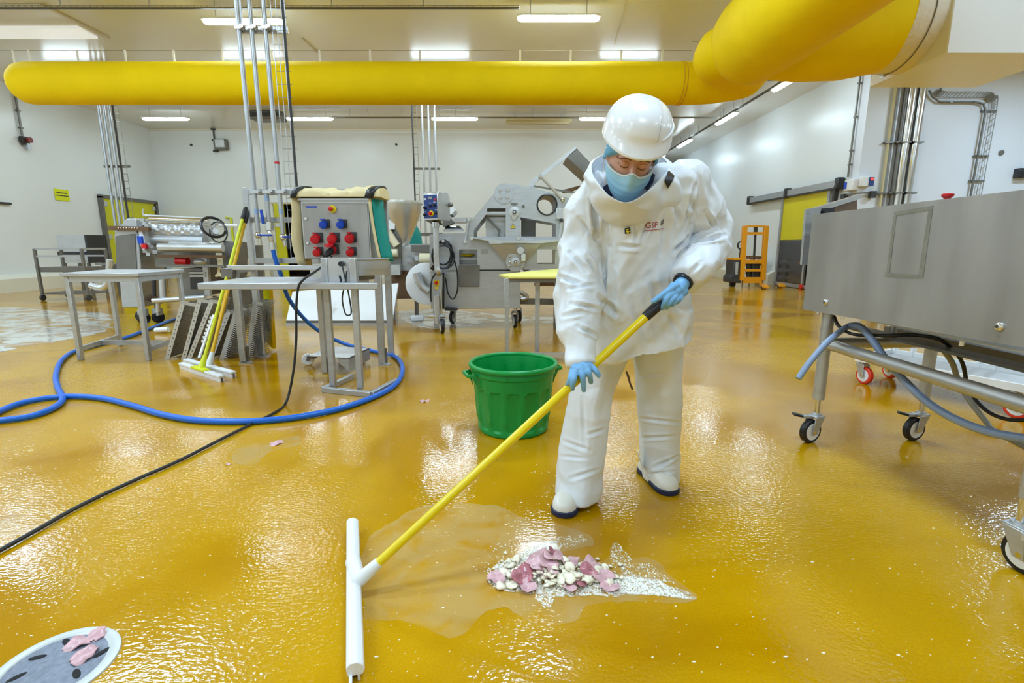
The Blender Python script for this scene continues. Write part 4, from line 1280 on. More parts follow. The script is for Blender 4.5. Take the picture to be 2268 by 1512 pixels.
# hand wheel and cable loops
M1 = Matrix.Rotation(math.radians(62), 3, 'Y') @ Matrix.Rotation(math.radians(25), 3, 'X')
c_ = A(473, 503, -0.05)
MB().tube([c_ + M1 @ V((0.145 * math.cos(a * PI / 16), 0.17 * math.sin(a * PI / 16), 0)) for a in range(32)], 0.019, 8, closed=True).build('hand_wheel', BLACKP, dmx)
m = MB()
for a in range(3):
    m.cyl(c_, c_ + M1 @ V((0.14 * math.cos(a * 2.1), 0.165 * math.sin(a * 2.1), 0)), 0.014, seg=6)
m.build('wheel_spoke', STEELL, dmx)
MB().tube([A(470, 503, 0), A(476, 515, 0), A(478, 512, -0.1)], 0.04, 8).build('wheel_hub', STEELL, dmx)
M2 = Matrix.Rotation(PI / 2, 3, 'X')
c_ = A(484, 514, -0.02)
MB().tube([c_ + M2 @ V((0.12 * math.cos(a * PI / 16), 0.14 * math.sin(a * PI / 16), 0)) for a in range(32)], 0.01, 6, closed=True).build('cable_loop', CHAR, dmx)
MB().tube([A(486, 499), A(527, 500)], 0.02, 8).build('side_rod', WHITEP, dmx)
# cabinet at its right, with pale cables
MB().prism([A(495, 533), A(517, 536), A(517, 610), A(494, 610)], (0, 0.4, 0)).build('side_cabinet', STEELD, dmx)
m = MB()
for k in range(4):
    m.tube(smoothpath([A(489 - k * 3, 560, -0.1), A(491 - k * 2, 585, -0.1), A(484, 598 + k * 2, -0.1), A(490 - k * 4, 612, -0.1)], 5), 0.016, 6)
m.build('pale_cable', IVORY, dmx, kind='stuff')
tk = thing('steel_hopper_tank', 'dark steel tank with a pale hose behind the yellow handles', 'tank', A(530, 690, 0.9))
MB().lathe([(0.30, 0.0), (0.33, 0.55), (0.34, 1.05), (0.35, 1.06), (0.33, 1.06), (0.32, 0.6), (0.05, 0.55)], V((A(535, 600, 0.9).x, YM + 0.9, A(535, 543, 0.9).z - 1.06)), 28).build('shell', STEELD, tk)
zb_ = A(535, 543, 0.9).z - 1.06
for s in (-0.2, 0.2):
    MB().cyl((A(535, 600, 0.9).x + s, YM + 0.9, 0), (A(535, 600, 0.9).x + s, YM + 0.9, zb_ + 0.02), 0.03, seg=8).build('leg', STEEL, tk)
MB().tube(smoothpath([A(527, 556, 0.4), A(540, 562, 0.4), A(548, 580, 0.4), A(549, 612, 0.4)], 6), 0.028, 8).build('pale_hose', IVORY, tk)

# yellow pipe piece on the back wall
p = at(500, 482, YB - 0.05); p2 = at(511, 482, YB - 0.05); p3 = at(515, 560, YB - 0.05)
tag(MB().tube([p, p2, V((p2.x, p2.y, p3.z))], 0.035, 8).build('wall_rail', PAPER), 'thin lime yellow angled rail on the back wall behind the machine', 'rail')

# ------------------------------------------------------------------ carts by the left wall
def cart(nm, px0, px1, ytop, ybot, Y, deep):
    a, b = at(px0, ytop, Y), at(px1, ytop, Y)
    o = thing('flat_cart', nm, 'cart', ((a.x + b.x) / 2, Y, 0))
    z0 = 0.14
    for xx_ in (a.x, b.x):
        for yy_ in (Y, Y + deep):
            MB().bar((xx_, yy_, 0.12), (xx_, yy_, a.z), 0.045, 0.045).build('post', STEELD, o)
            MB().tube([V((xx_ - 0.02, yy_, 0.06)), V((xx_ + 0.02, yy_, 0.06))], 0.06, 12).build('wheel', CHAR, o)
    for yy_ in (Y, Y + deep):
        for zz_ in (a.z, (a.z * 0.86)):
            MB().bar((a.x, yy_, zz_), (b.x, yy_, zz_), 0.035, 0.035).build('rail', STEEL, o)
    for xx_ in (a.x, b.x):
        MB().bar((xx_, Y, a.z), (xx_, Y + deep, a.z), 0.035, 0.035).build('rail', STEEL, o)
    MB().box(((a.x + b.x) / 2, Y + deep / 2, a.z * 0.6), (b.x - a.x, deep, 0.1)).build('tray', STEELD, o)
    MB().box(((a.x + b.x) / 2, Y + deep / 2, z0), (b.x - a.x, deep, 0.03)).build('shelf', STEELD, o)
    return o
cart('grey flat cart with railings by the left wall kerb', 76, 180, 551, 638, 10.2, 0.6)
mb_ = thing('steel_bin', 'open steel bin with a mirrored front by the left cart', 'bin', g(165, 620))
Yb = 11.2
B0 = [at(126, 520, Yb), at(194, 522, Yb), at(200, 585, Yb), at(134, 580, Yb)]
z0 = at(165, 582, Yb).z
x0_, x1_ = at(128, 550, Yb).x, at(192, 550, Yb).x
z1 = B0[0].z
MB().box(((x0_ + x1_) / 2, Yb + 0.02, (z0 + z1) / 2), (x1_ - x0_, 0.04, z1 - z0)).build('front_sheet', STEELL, mb_)
MB().box((x1_ + 0.03, Yb + 0.25, (z0 + z1) / 2), (0.05, 0.55, z1 - z0)).build('side_sheet', CHAR, mb_)
MB().box(((x0_ + x1_) / 2, Yb - 0.02, (z0 + z1) / 2 - 0.1), (x1_ - x0_, 0.02, 0.08)).build('slot', CHAR, mb_)
for xx_ in (x0_ + 0.05, x1_ - 0.05):
    for yy_ in (Yb + 0.05, Yb + 0.45):
        MB().box((xx_, yy_, z0 / 2), (0.05, 0.05, z0)).build('leg', STEELD, mb_)
for zz_ in (z0 * 0.96, z0 * 0.75, z0 * 0.55):
    MB().bar((x1_ + 0.06, Yb + 0.1, zz_), (at(250, 570, Yb).x, Yb + 0.1, zz_), 0.04, 0.05).build('conveyor_rail', STEEL, mb_)
MB().box((at(246, 570, Yb).x, Yb + 0.1, z0 * 0.48), (0.05, 0.05, z0 * 0.96)).build('leg', STEELD, mb_)

# ------------------------------------------------------------------ white lid sheet on the floor behind the table
Yl = 7.0
li = thing('machine_lid', 'large white steel lid lying tilted on the floor behind the work table', 'lid', g(750, 697))
tl, trr, brr, bl_ = at(648, 645, Yl + 0.4), at(882, 627, Yl + 0.4), g(868, 699), g(632, 690)
brr.y = bl_.y = Yl - 0.1
MB().prism([tl, trr, V((at(868, 690, Yl - 0.1).x, Yl - 0.1, 0.07)), V((at(632, 690, Yl - 0.1).x, Yl - 0.1, 0.07))], (0, 0.03, -0.02)).build('sheet', WHITEM, li)
xa, xb = at(632, 690, Yl - 0.1).x, at(868, 690, Yl - 0.1).x
MB().box(((xa + xb) / 2, Yl - 0.09, 0.045), (xb - xa, 0.03, 0.06)).build('front_rim', STEELD, li)
MB().box(((xa + xb) / 2, Yl - 0.11, 0.02), (xb - xa, 0.03, 0.04)).build('lower_rim', STEELL, li)
MB().bar((xb - 0.1, Yl + 0.42, 0), trr + V((-0.1, 0.04, -0.03)), 0.05, 0.04).build('prop', STEEL, li)
MB().bar((xa + 0.1, Yl + 0.42, 0), tl + V((0.1, 0.04, -0.03)), 0.05, 0.04).build('prop', STEEL, li)
MB().bar(at(728, 660, Yl + 0.05), at(716, 688, Yl - 0.1), 0.03, 0.04).build('handle_strip', STEELD, li)

# ------------------------------------------------------------------ filling hopper and its machine, left of the slicer
Yh = 7.9
def B(x, y, dy=0.0):
    return at(x, y, Yh + dy)
HOPM = mat('satin_hopper_steel', (214, 212, 206), 0.3, 0.85)
hm = thing('hopper_machine', 'machine with a conical steel hopper between the socket box and the control pendant', 'machine', B(890, 690))
hx = B(884, 480).x
r1, r2 = mm(47, 890, 450, Yh), mm(12, 890, 530, Yh)
zt_h, zm_h, zb_h = B(884, 446).z, B(884, 470).z, B(884, 548).z
MB().lathe([(0.04, zb_h), (r2, zb_h), (r1 * 0.96, zm_h), (r1, zt_h), (r1 + 0.012, zt_h), (r1 + 0.012, zt_h - 0.03), (r1 + 0.008, zt_h + 0.01), (r1 - 0.02, zt_h + 0.01), (r1 * 0.9, zm_h), (r2 * 0.8, zb_h + 0.06)], (hx, Yh + 0.15, 0), 40, cap=False).build('hopper', HOPM, hm)
MB().prism([B(840, 545), B(905, 545), B(958, 556), B(958, 600), B(850, 600)], (0, 0.5, 0)).build('upper_body', STEEL, hm, 0.01)
MB().prism([B(850, 600), B(975, 600), B(975, 660), B(860, 662)], (0, 0.5, 0)).build('lower_body', BROWN, hm)
MB().prism([B(860, 500, -0.05), B(888, 535, -0.05), B(888, 590, -0.05), B(852, 590, -0.05)], (0, 0.2, 0)).build('roller_bracket', STEELD, hm)
MB().prism([B(855, 480, -0.08), B(876, 480, -0.08), B(874, 508, -0.08), B(855, 508, -0.08)], (0, 0.1, 0)).build('white_plate', WHITEP, hm)
MB().tube([B(858, 512, -0.12), B(879, 544, -0.12)], 0.055, 14).build('ivory_roller', IVORY, hm)
MB().tube([B(852, 560, -0.12), B(881, 560, -0.12)], 0.06, 14).build('ivory_roller', IVORY, hm)
MB().tube([B(930, 573, -0.2), B(958, 573, -0.2)], 0.085, 16).build('ivory_roller', IVORY, hm)
MB().box(B(876, 597, -0.1), (0.16, 0.12, 0.16)).build('gear_box', STEELL, hm)
MB().box(B(935, 550, -0.1), (0.34, 0.05, 0.1)).build('guard_plate', STEELD, hm)
m = MB()
for x, y in ((905, 575), (915, 578), (925, 572), (935, 576)):
    m.box(B(x, y, -0.1), (0.09, 0.06, 0.07), rz=x)
m.build('fitting', STEEL, hm, kind='stuff')
cd = B(945, 628, -0.5)
Mw = Matrix.Rotation(PI / 2, 3, 'X')
MB().lathe([(0.02, -0.03), (0.30, -0.03), (0.31, -0.015), (0.31, 0.02), (0.29, 0.03), (0.02, 0.03)], cd, 40, Mw).build('white_disc', WHITEP, hm, label='round white disc guard')
MB().tube([B(923, 604, -0.6), B(928, 622, -0.6), B(937, 636, -0.6), B(950, 645, -0.6)], 0.06, 10).build('disc_hood', STEELL, hm)
for x in (868, 965):
    p_ = B(x, 660, 0.2); MB().box((p_.x, p_.y, p_.z / 2), (0.07, 0.07, p_.z)).build('leg', STEELD, hm)
MB().cyl((cd.x - 0.18, cd.y + 0.1, 0), (cd.x - 0.18, cd.y + 0.1, cd.z), 0.03, seg=8).build('disc_leg', STEELD, hm)
tag(MB().box(B(922, 657, -0.55) , (0.2, 0.12, 0.08), rz=0.3).build('white_rag', WHITEP, None, 0.02), 'small crumpled white piece by the round white disc', 'rag')
bpy.data.objects['white_rag'].location.z = -B(922, 657, -0.55).z + 0.045
tc_ = B(908, 560, 1.3)
m = MB(); rr = []
for k, (r_, z_) in enumerate(((0.23, B(905, 540, 1.3).z), (0.22, B(905, 522, 1.3).z), (0.17, B(905, 505, 1.3).z), (0.12, B(905, 500, 1.3).z))):
    rr.append([V((tc_.x + r_ * math.cos(a * PI / 9), tc_.y + r_ * math.sin(a * PI / 9), z_)) for a in range(18)])
tb_ = thing('teal_cone', 'teal cloth covered cone standing behind the hopper', 'cover', tc_)
m.loft(rr).build('cloth', TEAL, tb_)
zz_ = B(905, 540, 1.3).z
MB().box((tc_.x + 0.1, tc_.y, zz_ - 0.02), (0.9, 0.5, 0.04)).build('shelf', STEELL, tb_)
for s in (-0.3, 0.5):
    MB().box((tc_.x + s, tc_.y, (zz_ - 0.04) / 2), (0.05, 0.05, zz_ - 0.04)).build('leg', STEEL, tb_)

# ------------------------------------------------------------------ slicer machine in the centre
YK = 6.6
def K(x, y, dy=0.0):
    """crop of the machine: 3.15 px per photo pixel"""
    return at(840 + x / 3.15, 300 + y / 3.15, YK + dy)
sl = thing('slicing_machine', 'big steel slicing machine with a raised lid behind the green bucket', 'machine', g(1060, 690))
def K2(x, y):
    p = K(x, y); return (p.x, p.z)
outer = [(352, 690), (605, 676), (622, 572), (660, 572), (850, 345), (930, 340), (1062, 360), (1330, 440), (1345, 735), (1262, 735), (1252, 935), (352, 938)]
holes = [[(660, 708), (658, 665), (745, 552), (882, 552), (882, 708)], [(755, 508), (882, 508), (882, 532), (750, 532)],
         [(985, 570), (1232, 615), (1232, 705), (985, 705)], [(558, 795), (685, 795), (685, 900), (558, 900)], [(1102, 795), (1232, 795), (1232, 897), (1102, 897)],
         [(1170 + 66 * math.cos(a * PI / 14), 483 + 69 * math.sin(a * PI / 14)) for a in range(28)]]
pm = holed([K2(*q) for q in outer], [[K2(*q) for q in h] for h in holes], 0.02)
Mx = Matrix.Translation((0, YK, 0)) @ ROTX
MB().mesh(pm, Mx).build('front_side_plate', STEEL, sl, smooth=0)
MB().mesh(pm, Matrix.Translation((0, YK + 0.62, 0)) @ ROTX).build('rear_side_plate', STEEL, sl, smooth=0)
for pts_ in ([(660, 572), (850, 345)], [(850, 345), (930, 340)], [(930, 340), (1062, 360)], [(352, 690), (605, 676)]):
    p, q = K(*pts_[0]), K(*pts_[1])
    MB().prism([p, q, q + V((0, 0, -0.02)), p + V((0, 0, -0.02))], (0, 0.62, 0)).build('edge_plate', STEELL, sl)
c_ = K(1170, 483)
rt = mm(66 / 3.15, 1210, 453, YK)
MB().lathe([(rt + 0.012, 0), (rt + 0.012, 0.64), (rt - 0.004, 0.64), (rt - 0.004, 0)], c_ + V((0, 0.63, 0)), 36, Matrix.Rotation(PI / 2, 3, 'X'), cap=False).build('through_tube', STEELD, sl)
MB().tube([c_ + V((0, -0.015, 0)) + V(((rt + 0.004) * math.cos(a * PI / 18), 0, (rt + 0.004) * math.sin(a * PI / 18))) for a in range(36)], 0.011, 6, closed=True).build('tube_ring', BLACKP, sl)
# inner floor and back of the upper windows
p0, p1 = K(640, 715), K(1280, 725)
MB().box(((p0.x + p1.x) / 2, YK + 0.30, p0.z - 0.02), (p1.x - p0.x, 0.58, 0.03)).build('bed_plate', STEELL, sl)
MB().prism([K(745, 540, 0.3), K(880, 540, 0.3), K(880, 560, 0.3), K(745, 560, 0.3)], (0, 0.1, 0)).build('inner_shaft', STEELL, sl)
MB().bar(K(740, 560, 0.12), K(838, 665, 0.12), 0.03, 0.03).build('inner_strut', STEELD, sl)
MB().bar(K(838, 650, 0.12), K(836, 710, 0.12), 0.03, 0.03).build('inner_post', STEELD, sl)
MB().prism([K(740, 570, 0.25), K(882, 570, 0.25), K(882, 708, 0.25), K(745, 708, 0.25)], (0, 0.01, 0)).build('inner_sheet', STEELL, sl)
MB().prism([K(990, 580, 0.5), K(1090, 600, 0.5), K(1090, 708, 0.5), K(990, 708, 0.5)], (0, 0.02, 0)).build('inner_sheet', STEELD, sl)
# yellow cleaning pad seen in the lower opening
MB().ball(K(615, 835, 0.2), (0.10, 0.08, 0.025), 12).build('yellow_pad', YEL, sl)
MB().box(K(615, 860, 0.25), (0.40, 0.3, 0.02)).build('inner_shelf', STEELL, sl)
MB().prism([K(560, 905, 0.3), K(690, 905, 0.3), K(690, 790, 0.3), K(560, 790, 0.3)], (0, 0.02, 0)).build('inner_sheet', STEELL, sl)
# lower cabinet
poly = [K(352, 945), K(985, 940), K(985, 1205), K(362, 1212)]
MB().prism(poly, (0, 0.7, 0)).build('lower_cabinet', STEEL, sl, 0.006)
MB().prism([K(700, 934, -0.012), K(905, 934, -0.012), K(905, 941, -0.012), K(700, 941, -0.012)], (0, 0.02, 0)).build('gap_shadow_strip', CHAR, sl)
MB().prism([K(552, 905, -0.025), K(700, 905, -0.025), K(697, 1055, -0.025), K(555, 1055, -0.025)], (0, 0.02, 0)).build('access_panel', STEELD, sl, 0.004)
MB().prism([K(1000, 935, 0.1), K(1095, 860, 0.1), K(1095, 925, 0.1), K(1010, 950, 0.1)], (0, 0.4, 0)).build('chute', STEELD, sl)
MB().bar(K(985, 1155, 0.3), K(1290, 1160, 0.3), 0.08, 0.08).build('rear_beam', STEELD, sl)
MB().tube(smoothpath([K(985, 1090, 0.2), K(1015, 1110, 0.2), K(1030, 1130, 0.2), K(990, 1140, 0.2)], 4), 0.03, 8).build('side_loop', STEELL, sl)
MB().prism([K(1100, 1000, 0.35), K(1240, 1000, 0.35), K(1240, 1050, 0.35), K(1085, 1050, 0.35)], (0, 0.3, 0)).build('rear_box', BROWN, sl)
# front v hopper
MB().prism([K(650, 715, -0.16), K(960, 738, -0.16), K(1275, 722, -0.16), K(1275, 735, -0.16), K(1130, 752, -0.16), K(770, 755, -0.16), K(760, 735, -0.16)], (0, 0.16, 0)).build('drip_ledge', STEELL, sl)
MB().prism([K(772, 757, -0.14), K(1128, 757, -0.14), K(985, 912, -0.06), K(908, 912, -0.06)], (0, 0.06, 0)).build('scrap_chute', STEEL, sl)
MB().prism([K(860, 733, -0.19), K(1030, 733, -0.19), K(1030, 747, -0.19), K(860, 747, -0.19)], (0, 0.03, 0)).build('chute_lip', STEELL, sl)
RXm = Matrix.Rotation(PI / 2, 3, 'X')
def flange(x, y, r, dy, nm='bearing_flange', oval=1.0):
    c = K(x, y, dy)
    f = MB().lathe([(0.01, 0), (r, 0), (r, 0.016), (r * 0.45, 0.02), (r * 0.45, 0.04), (0.01, 0.04)], c, 24, RXm).build(nm, STEELL, sl)
    MB().lathe([(0.005, 0.04), (r * 0.36, 0.04), (r * 0.36, 0.05), (0.005, 0.05)], c, 18, RXm).build('shaft_end', CHAR, f)
    MB().lathe([(0.005, 0.05), (r * 0.2, 0.05), (r * 0.2, 0.055), (0.005, 0.055)], c, 14, RXm).build('shaft_cap', CHROME, f)
    return f
MB().lathe([(0.01, 0), (0.125, 0), (0.125, 0.015), (0.01, 0.015)], K(950, 880, -0.09), 28, RXm).build('flange_plate', STEEL, sl)
MB().prism([K(905, 882, -0.11), K(930, 860, -0.11), K(970, 860, -0.11), K(998, 880, -0.11), K(972, 902, -0.11), K(928, 902, -0.11)], (0, 0.012, 0)).build('oval_flange', STEELL, sl)
flange(950, 880, 0.055, -0.112)
m = MB()
for x, y in ((908, 845), (910, 910), (985, 912), (985, 845), (912, 882), (990, 880)):
    m.ball(K(x, y, -0.115), 0.014, 8)
m.build('bolt', CHROME, sl, kind='stuff')
MB().tube([K(985, 805, -0.14), K(1005, 850, -0.14)], 0.022, 8).build('crank_arm', STEELL, sl)
MB().tube([K(985, 802, -0.14), K(985, 802, -0.2)], 0.045, 14).build('crank_knob', STEELL, sl)
MB().tube([K(960, 812, -0.14), K(1000, 806, -0.14)], 0.014, 8).build('crank_pin', CHROME, sl)
MB().box(K(1005, 850, -0.15), (0.06, 0.04, 0.1), rz=0.0).build('crank_clamp', CHROME, sl, 0.006)
flange(943, 535, 0.07, -0.012)
MB().cyl(K(940, 573, -0.012), K(940, 573, -0.03), 0.028, seg=14).build('small_flange', STEELL, sl)
MB().prism([K(918, 468, -0.02), K(965, 470, -0.02), K(965, 480, -0.02), K(940, 488, -0.02), K(918, 480, -0.02)], (0, 0.012, 0)).build('etched_plate', STEELD, sl)
for x, y in ((1005, 495),):
    MB().cyl(K(x, y, -0.01), K(x, y, -0.02), 0.02, seg=12).build('stained_plug', STEELD, sl)
MB().lathe([(0.005, 0), (0.125, 0), (0.125, 0.008), (0.005, 0.008)], K(870, 405, -0.01), 28, RXm).build('cover_disc', STEEL, sl)
for x, y in ((845, 380), (895, 380), (845, 430), (895, 430)):
    MB().cyl(K(x, y, -0.015), K(x, y, -0.035), 0.022, 0.018, seg=10).build('bolt', CHROME, sl)
wt = MB().prism([K(914, 648, -0.013), K(952, 648, -0.013), K(933, 613, -0.013)], (0, 0.003, 0)).build('warning_triangle', CHAR, sl)
MB().prism([K(918, 645, -0.015), K(948, 645, -0.015), K(933, 619, -0.015)], (0, 0.002, 0)).build('triangle_face', YEL, wt)
MB().prism([K(927, 641, -0.017), K(940, 638, -0.017), K(932, 628, -0.017)], (0, 0.002, 0)).build('triangle_symbol', CHAR, wt)
MB().prism([K(708, 793, -0.013), K(758, 793, -0.013), K(758, 824, -0.013), K(708, 824, -0.013)], (0, 0.003, 0)).build('rating_plate', STEELB, sl)
MB().tube([K(625, 590, -0.02), K(600, 740, -0.04)], 0.017, 8).build('lever_arm', STEELL, sl)
for x, y in ((625, 585), (600, 740), (645, 718), (972, 718)):
    MB().cyl(K(x, y, -0.01), K(x, y, -0.05), 0.022, seg=10).build('pivot', CHROME, sl)
MB().box(K(1265, 545, -0.03), (0.12, 0.06, 0.14)).build('latch_block', STEELL, sl, 0.006)
MB().cyl(K(1270, 592, -0.02), K(1270, 592, -0.06), 0.025, seg=10).build('latch_knob', CHAR, sl)
MB().bar(K(1275, 580, -0.03), K(1255, 720, -0.03), 0.03, 0.03).build('latch_rod', STEELL, sl)
MB().prism([K(520, 575, 0.1), K(605, 570, 0.1), K(605, 605, 0.1), K(520, 605, 0.1)], (0, 0.4, 0)).build('infeed_guide', STEELL, sl)
MB().prism([K(445, 672, 0.0), K(590, 672, 0.0), K(560, 640, 0.3), K(470, 640, 0.3)], (0, 0.02, 0.02)).build('infeed_table', STEELL, sl)
MB().prism([K(445, 640, 0.1), K(520, 610, 0.1), K(490, 570, 0.1), K(440, 600, 0.1)], (0, 0.2, 0)).build('motor_bracket', STEELD, sl)
MB().bar(K(295, 690, 0.15), K(440, 690, 0.15), 0.05, 0.04).build('infeed_arm', STEELD, sl)
MB().cyl(K(520, 545, 0.2), K(500, 525, 0.15), 0.06, seg=12).build('motor_cap', STEELL, sl)
# lid: raised frame
lid = []
def lb(x0, y0, x1, y1, w_, h_, dy, m_=STEELD, nm='lid_bar'):
    return MB().bar(K(x0, y0, dy), K(x1, y1, dy), w_, h_).build(nm, m_, sl)
MB().prism([K(1040, 350, 0.02), K(1052, 318, 0.02), K(1372, 72, 0.02), K(1382, 95, 0.02), K(1085, 335, 0.02), K(1078, 362, 0.02)], (0, 0.03, 0)).build('lid_side', STEELL, sl)
MB().prism([K(1040, 350, 0.58), K(1052, 318, 0.58), K(1372, 72, 0.58), K(1382, 95, 0.58), K(1085, 335, 0.58), K(1078, 362, 0.58)], (0, 0.03, 0)).build('lid_side', STEELD, sl)
MB().prism([K(1310, 150, 0.02), K(1378, 90, 0.02), K(1530, 250, 0.02), K(1480, 305, 0.02)], (0, 0.55, 0)).build('lid_top', STEELD, sl)
lb(1076, 352, 1420, 410, 0.025, 0.02, 0.03, STEELD, 'lid_seal')
MB().tube([K(1122, 280, -0.03), K(1280, 445, -0.03)], 0.018, 8).build('gas_strut', STEELL, sl)
MB().ball(K(1280, 445, -0.03), 0.03, 8).build('strut_end', CHROME, sl)
MB().cyl(K(1122, 280, -0.05), K(1122, 280, 0.03), 0.02, seg=8).build('strut_pin', CHROME, sl)
MB().prism([K(1285, 378, 0.2), K(1400, 348, 0.2), K(1412, 356, 0.2), K(1345, 386, 0.2), K(1285, 392, 0.2)], (0, 0.2, 0)).build('inner_bracket', BROWN, sl)
for s in (0.05, 0.6):
    p_ = K(1240, 935, s); MB().box((p_.x, p_.y, p_.z / 2), (0.07, 0.07, p_.z)).build('leg', STEELD, sl)
# castors
def castor(parent, c, r, yaw, tall, wheel_m=BLACK, hub_m=WHITEP, wid=0.035, brake=None, body_m=STEEL):
    """A swivel castor touching the floor; c is the wheel centre."""
    ax = V((math.cos(yaw), math.sin(yaw), 0)); fw = V((-math.sin(yaw), math.cos(yaw), 0))
    c = V(c)
    w_ = MB().tube([c - ax * wid / 2, c - ax * wid * 0.35, c + ax * wid * 0.35, c + ax * wid / 2], [r * 0.93, r, r, r * 0.93], 28).build('wheel', wheel_m, parent)
    MB().tube([c - ax * wid * 0.56, c + ax * wid * 0.56], r * 0.72, 24).build('wheel_hub', hub_m, w_)
    MB().tube([c - ax * wid * 0.95, c + ax * wid * 0.95], r * 0.14, 10).build('axle_nut', CHROME, w_)
    off = fw * r * 0.5
    f = MB()
    for s in (-1, 1):
        b0 = c + ax * s * wid * 0.8
        top = c + off + V((0, 0, r * 1.25)) + ax * s * wid * 0.8
        f.prism([b0 - fw * r * 0.28 - V((0, 0, r * 0.2)), b0 + fw * r * 0.28 - V((0, 0, r * 0.2)), top + fw * r * 0.45, top - fw * r * 0.6], ax * s * 0.005)
    f.box(c + off + V((0, 0, r * 1.27)), (wid * 1.75, r * 1.05, 0.01), rz=yaw)
    f.build('fork', body_m, parent, 0.002)
    MB().cyl(c + off + V((0, 0, r * 1.3)), c + off + V((0, 0, r * 1.5)), r * 0.42, r * 0.36, seg=18).build('swivel_head', body_m, parent)
    MB().cyl(c + off + V((0, 0, r * 1.5)), c + off + V((0, 0, tall)), 0.014, seg=10).build('stem', CHROME, parent)
    if brake:
        bdir = V(brake).normalized()
        MB().bar(c + off + V((0, 0, r * 1.2)), c + off + bdir * r * 1.2 + V((0, 0, r * 1.2)), r * 0.5, 0.012).build('brake_bar', body_m, parent)
        MB().bar(c + off + bdir * r * 1.1 + V((0, 0, r * 1.22)), c + off + bdir * r * 1.9 + V((0, 0, r * 1.42)), r * 0.5, 0.014).build('brake_pedal', BLACKP, parent, 0.004)
    return c + off
cw = g(980, 738)
r_ = mm(16.5, 980, 722, cw.y)
castor(sl, (cw.x, cw.y, r_), r_, 0.25, K(400, 1290).z + 0.35 - 0.0, wid=0.04)
MB().tube([V((K(403, 1255, -0.3).x, cw.y + 0.03, K(403, 1290).z)), V((K(403, 1255, -0.3).x, cw.y + 0.03, at(965, 655, cw.y).z))], 0.035, 12).build('jack_post', STEELL, sl)
MB().prism([at(955, 603, 6.35), at(984, 608, 6.35), at(984, 684, 6.35), at(957, 684, 6.35)], (0, 0.25, 0)).build('jack_bracket', STEEL, sl)
MB().tube([V((K(400, 1265).x - 0.06, cw.y + 0.03, at(970, 701, cw.y).z)), V((K(400, 1265).x + 0.16, cw.y + 0.03, at(985, 701, cw.y).z))], 0.022, 8).build('castor_yoke', STEELL, sl)
cw2 = g(1003, 716); r2_ = mm(14, 1003, 702, cw2.y)
castor(sl, (cw2.x, cw2.y, r2_), r2_, -0.3, 0.35, wid=0.04)
for px in (1140, 1150):
    c2 = V((at(px, 700, 7.2).x, 6.75 if px == 1140 else 7.25, 0.09)); castor(sl, c2, 0.09, 0.2, 0.3, wid=0.04)
MB().prism([at(984, 680, 6.45), at(1010, 684, 6.45), at(1012, 688, 6.45), at(985, 688, 6.45)], (0, 0.2, 0)).build('brake_plate', BLACKP, sl)
# control pendant on its post
YPn = 6.2
def P_(x, y, dy=0.0):
    return at(x, y, YPn + dy)
pn = thing('control_pendant', 'grey control pendant with a blue panel on a bent steel post', 'control panel', P_(966, 600))
MB().tube(smoothpath([P_(965, 492), P_(966, 540), P_(968, 590), P_(971, 600), P_(972, 606, 0.1)], 4), 0.036, 14).build('post', STEELL, pn)
MB().tube([P_(965, 492), P_(965, 503)], 0.046, 14).build('post_collar', CHROME, pn)
fx0, fz1, fx1, fz0 = P_(938, 432).x, P_(938, 432).z, P_(974, 486).x, P_(974, 486).z
Mh = Matrix.Rotation(-0.38, 3, 'Z')
cc = V(((fx0 + fx1) / 2 + 0.05, YPn + 0.05, (fz0 + fz1) / 2 + 0.01))
h_ = fz1 - fz0
prof2 = [(-0.13, -h_ / 2 - 0.02), (-0.13, h_ / 2), (-0.10, h_ / 2 + 0.03), (0.10, h_ / 2 + 0.03), (0.15, h_ / 2 - 0.02), (0.15, -h_ / 2 - 0.02)]
wv_ = (fx1 - fx0) / 2 + 0.01
R_ = Matrix.Rotation(-0.42, 3, 'Z')
MB().prism([cc + R_ @ V((-wv_, y, z)) for y, z in prof2], R_ @ V((2 * wv_, 0, 0))).build('casing', STEELL, pn, 0.008)
ff = MB().prism([cc + R_ @ V((x, -0.133, z)) for x, z in ((-wv_ + 0.012, -h_ / 2), (wv_ - 0.012, -h_ / 2), (wv_ - 0.012, h_ / 2 - 0.015), (-wv_ + 0.012, h_ / 2 - 0.015))], R_ @ V((0, 0.006, 0))).build('blue_face', NAVY, pn, label='blue switch face')
def knob(u, v, r, m_, dpt=0.03, nm='knob'):
    c = cc + R_ @ V((u, -0.134, v)); d = R_ @ V((0, -1, 0))
    return MB().tube([c, c + d * dpt], [r, r * 0.85], 14).build(nm, m_, ff)
knob(0.01, -h_ / 2 + 0.055, 0.036, YEL, 0.012, 'emergency_stop_plate'); knob(0.01, -h_ / 2 + 0.055, 0.022, REDP, 0.045, 'emergency_stop_button')
for u, v in ((-0.07, -0.02), (0.0, 0.0), (0.06, 0.01), (-0.075, -0.10), (0.08, -0.08)):
    knob(u, v, 0.016, BLACKP, 0.035)
    c = cc + R_ @ V((u, -0.136, v + 0.034)); MB().box(c, (0.03, 0.003, 0.006), M=R_).build('legend_mark', WHITEP, ff)
knob(0.075, h_ / 2 - 0.07, 0.014, REDP, 0.012, 'red_lamp')
for u in (-0.01, 0.02):
    MB().box(cc + R_ @ V((u, -0.136, h_ / 2 - 0.05)), (0.024, 0.004, 0.03), M=R_).build('display_digit', STEELB, ff)
MB().box(cc + R_ @ V((-0.07, -0.136, h_ / 2 - 0.06)), (0.03, 0.004, 0.02), M=R_).build('legend_mark', WHITEP, ff)
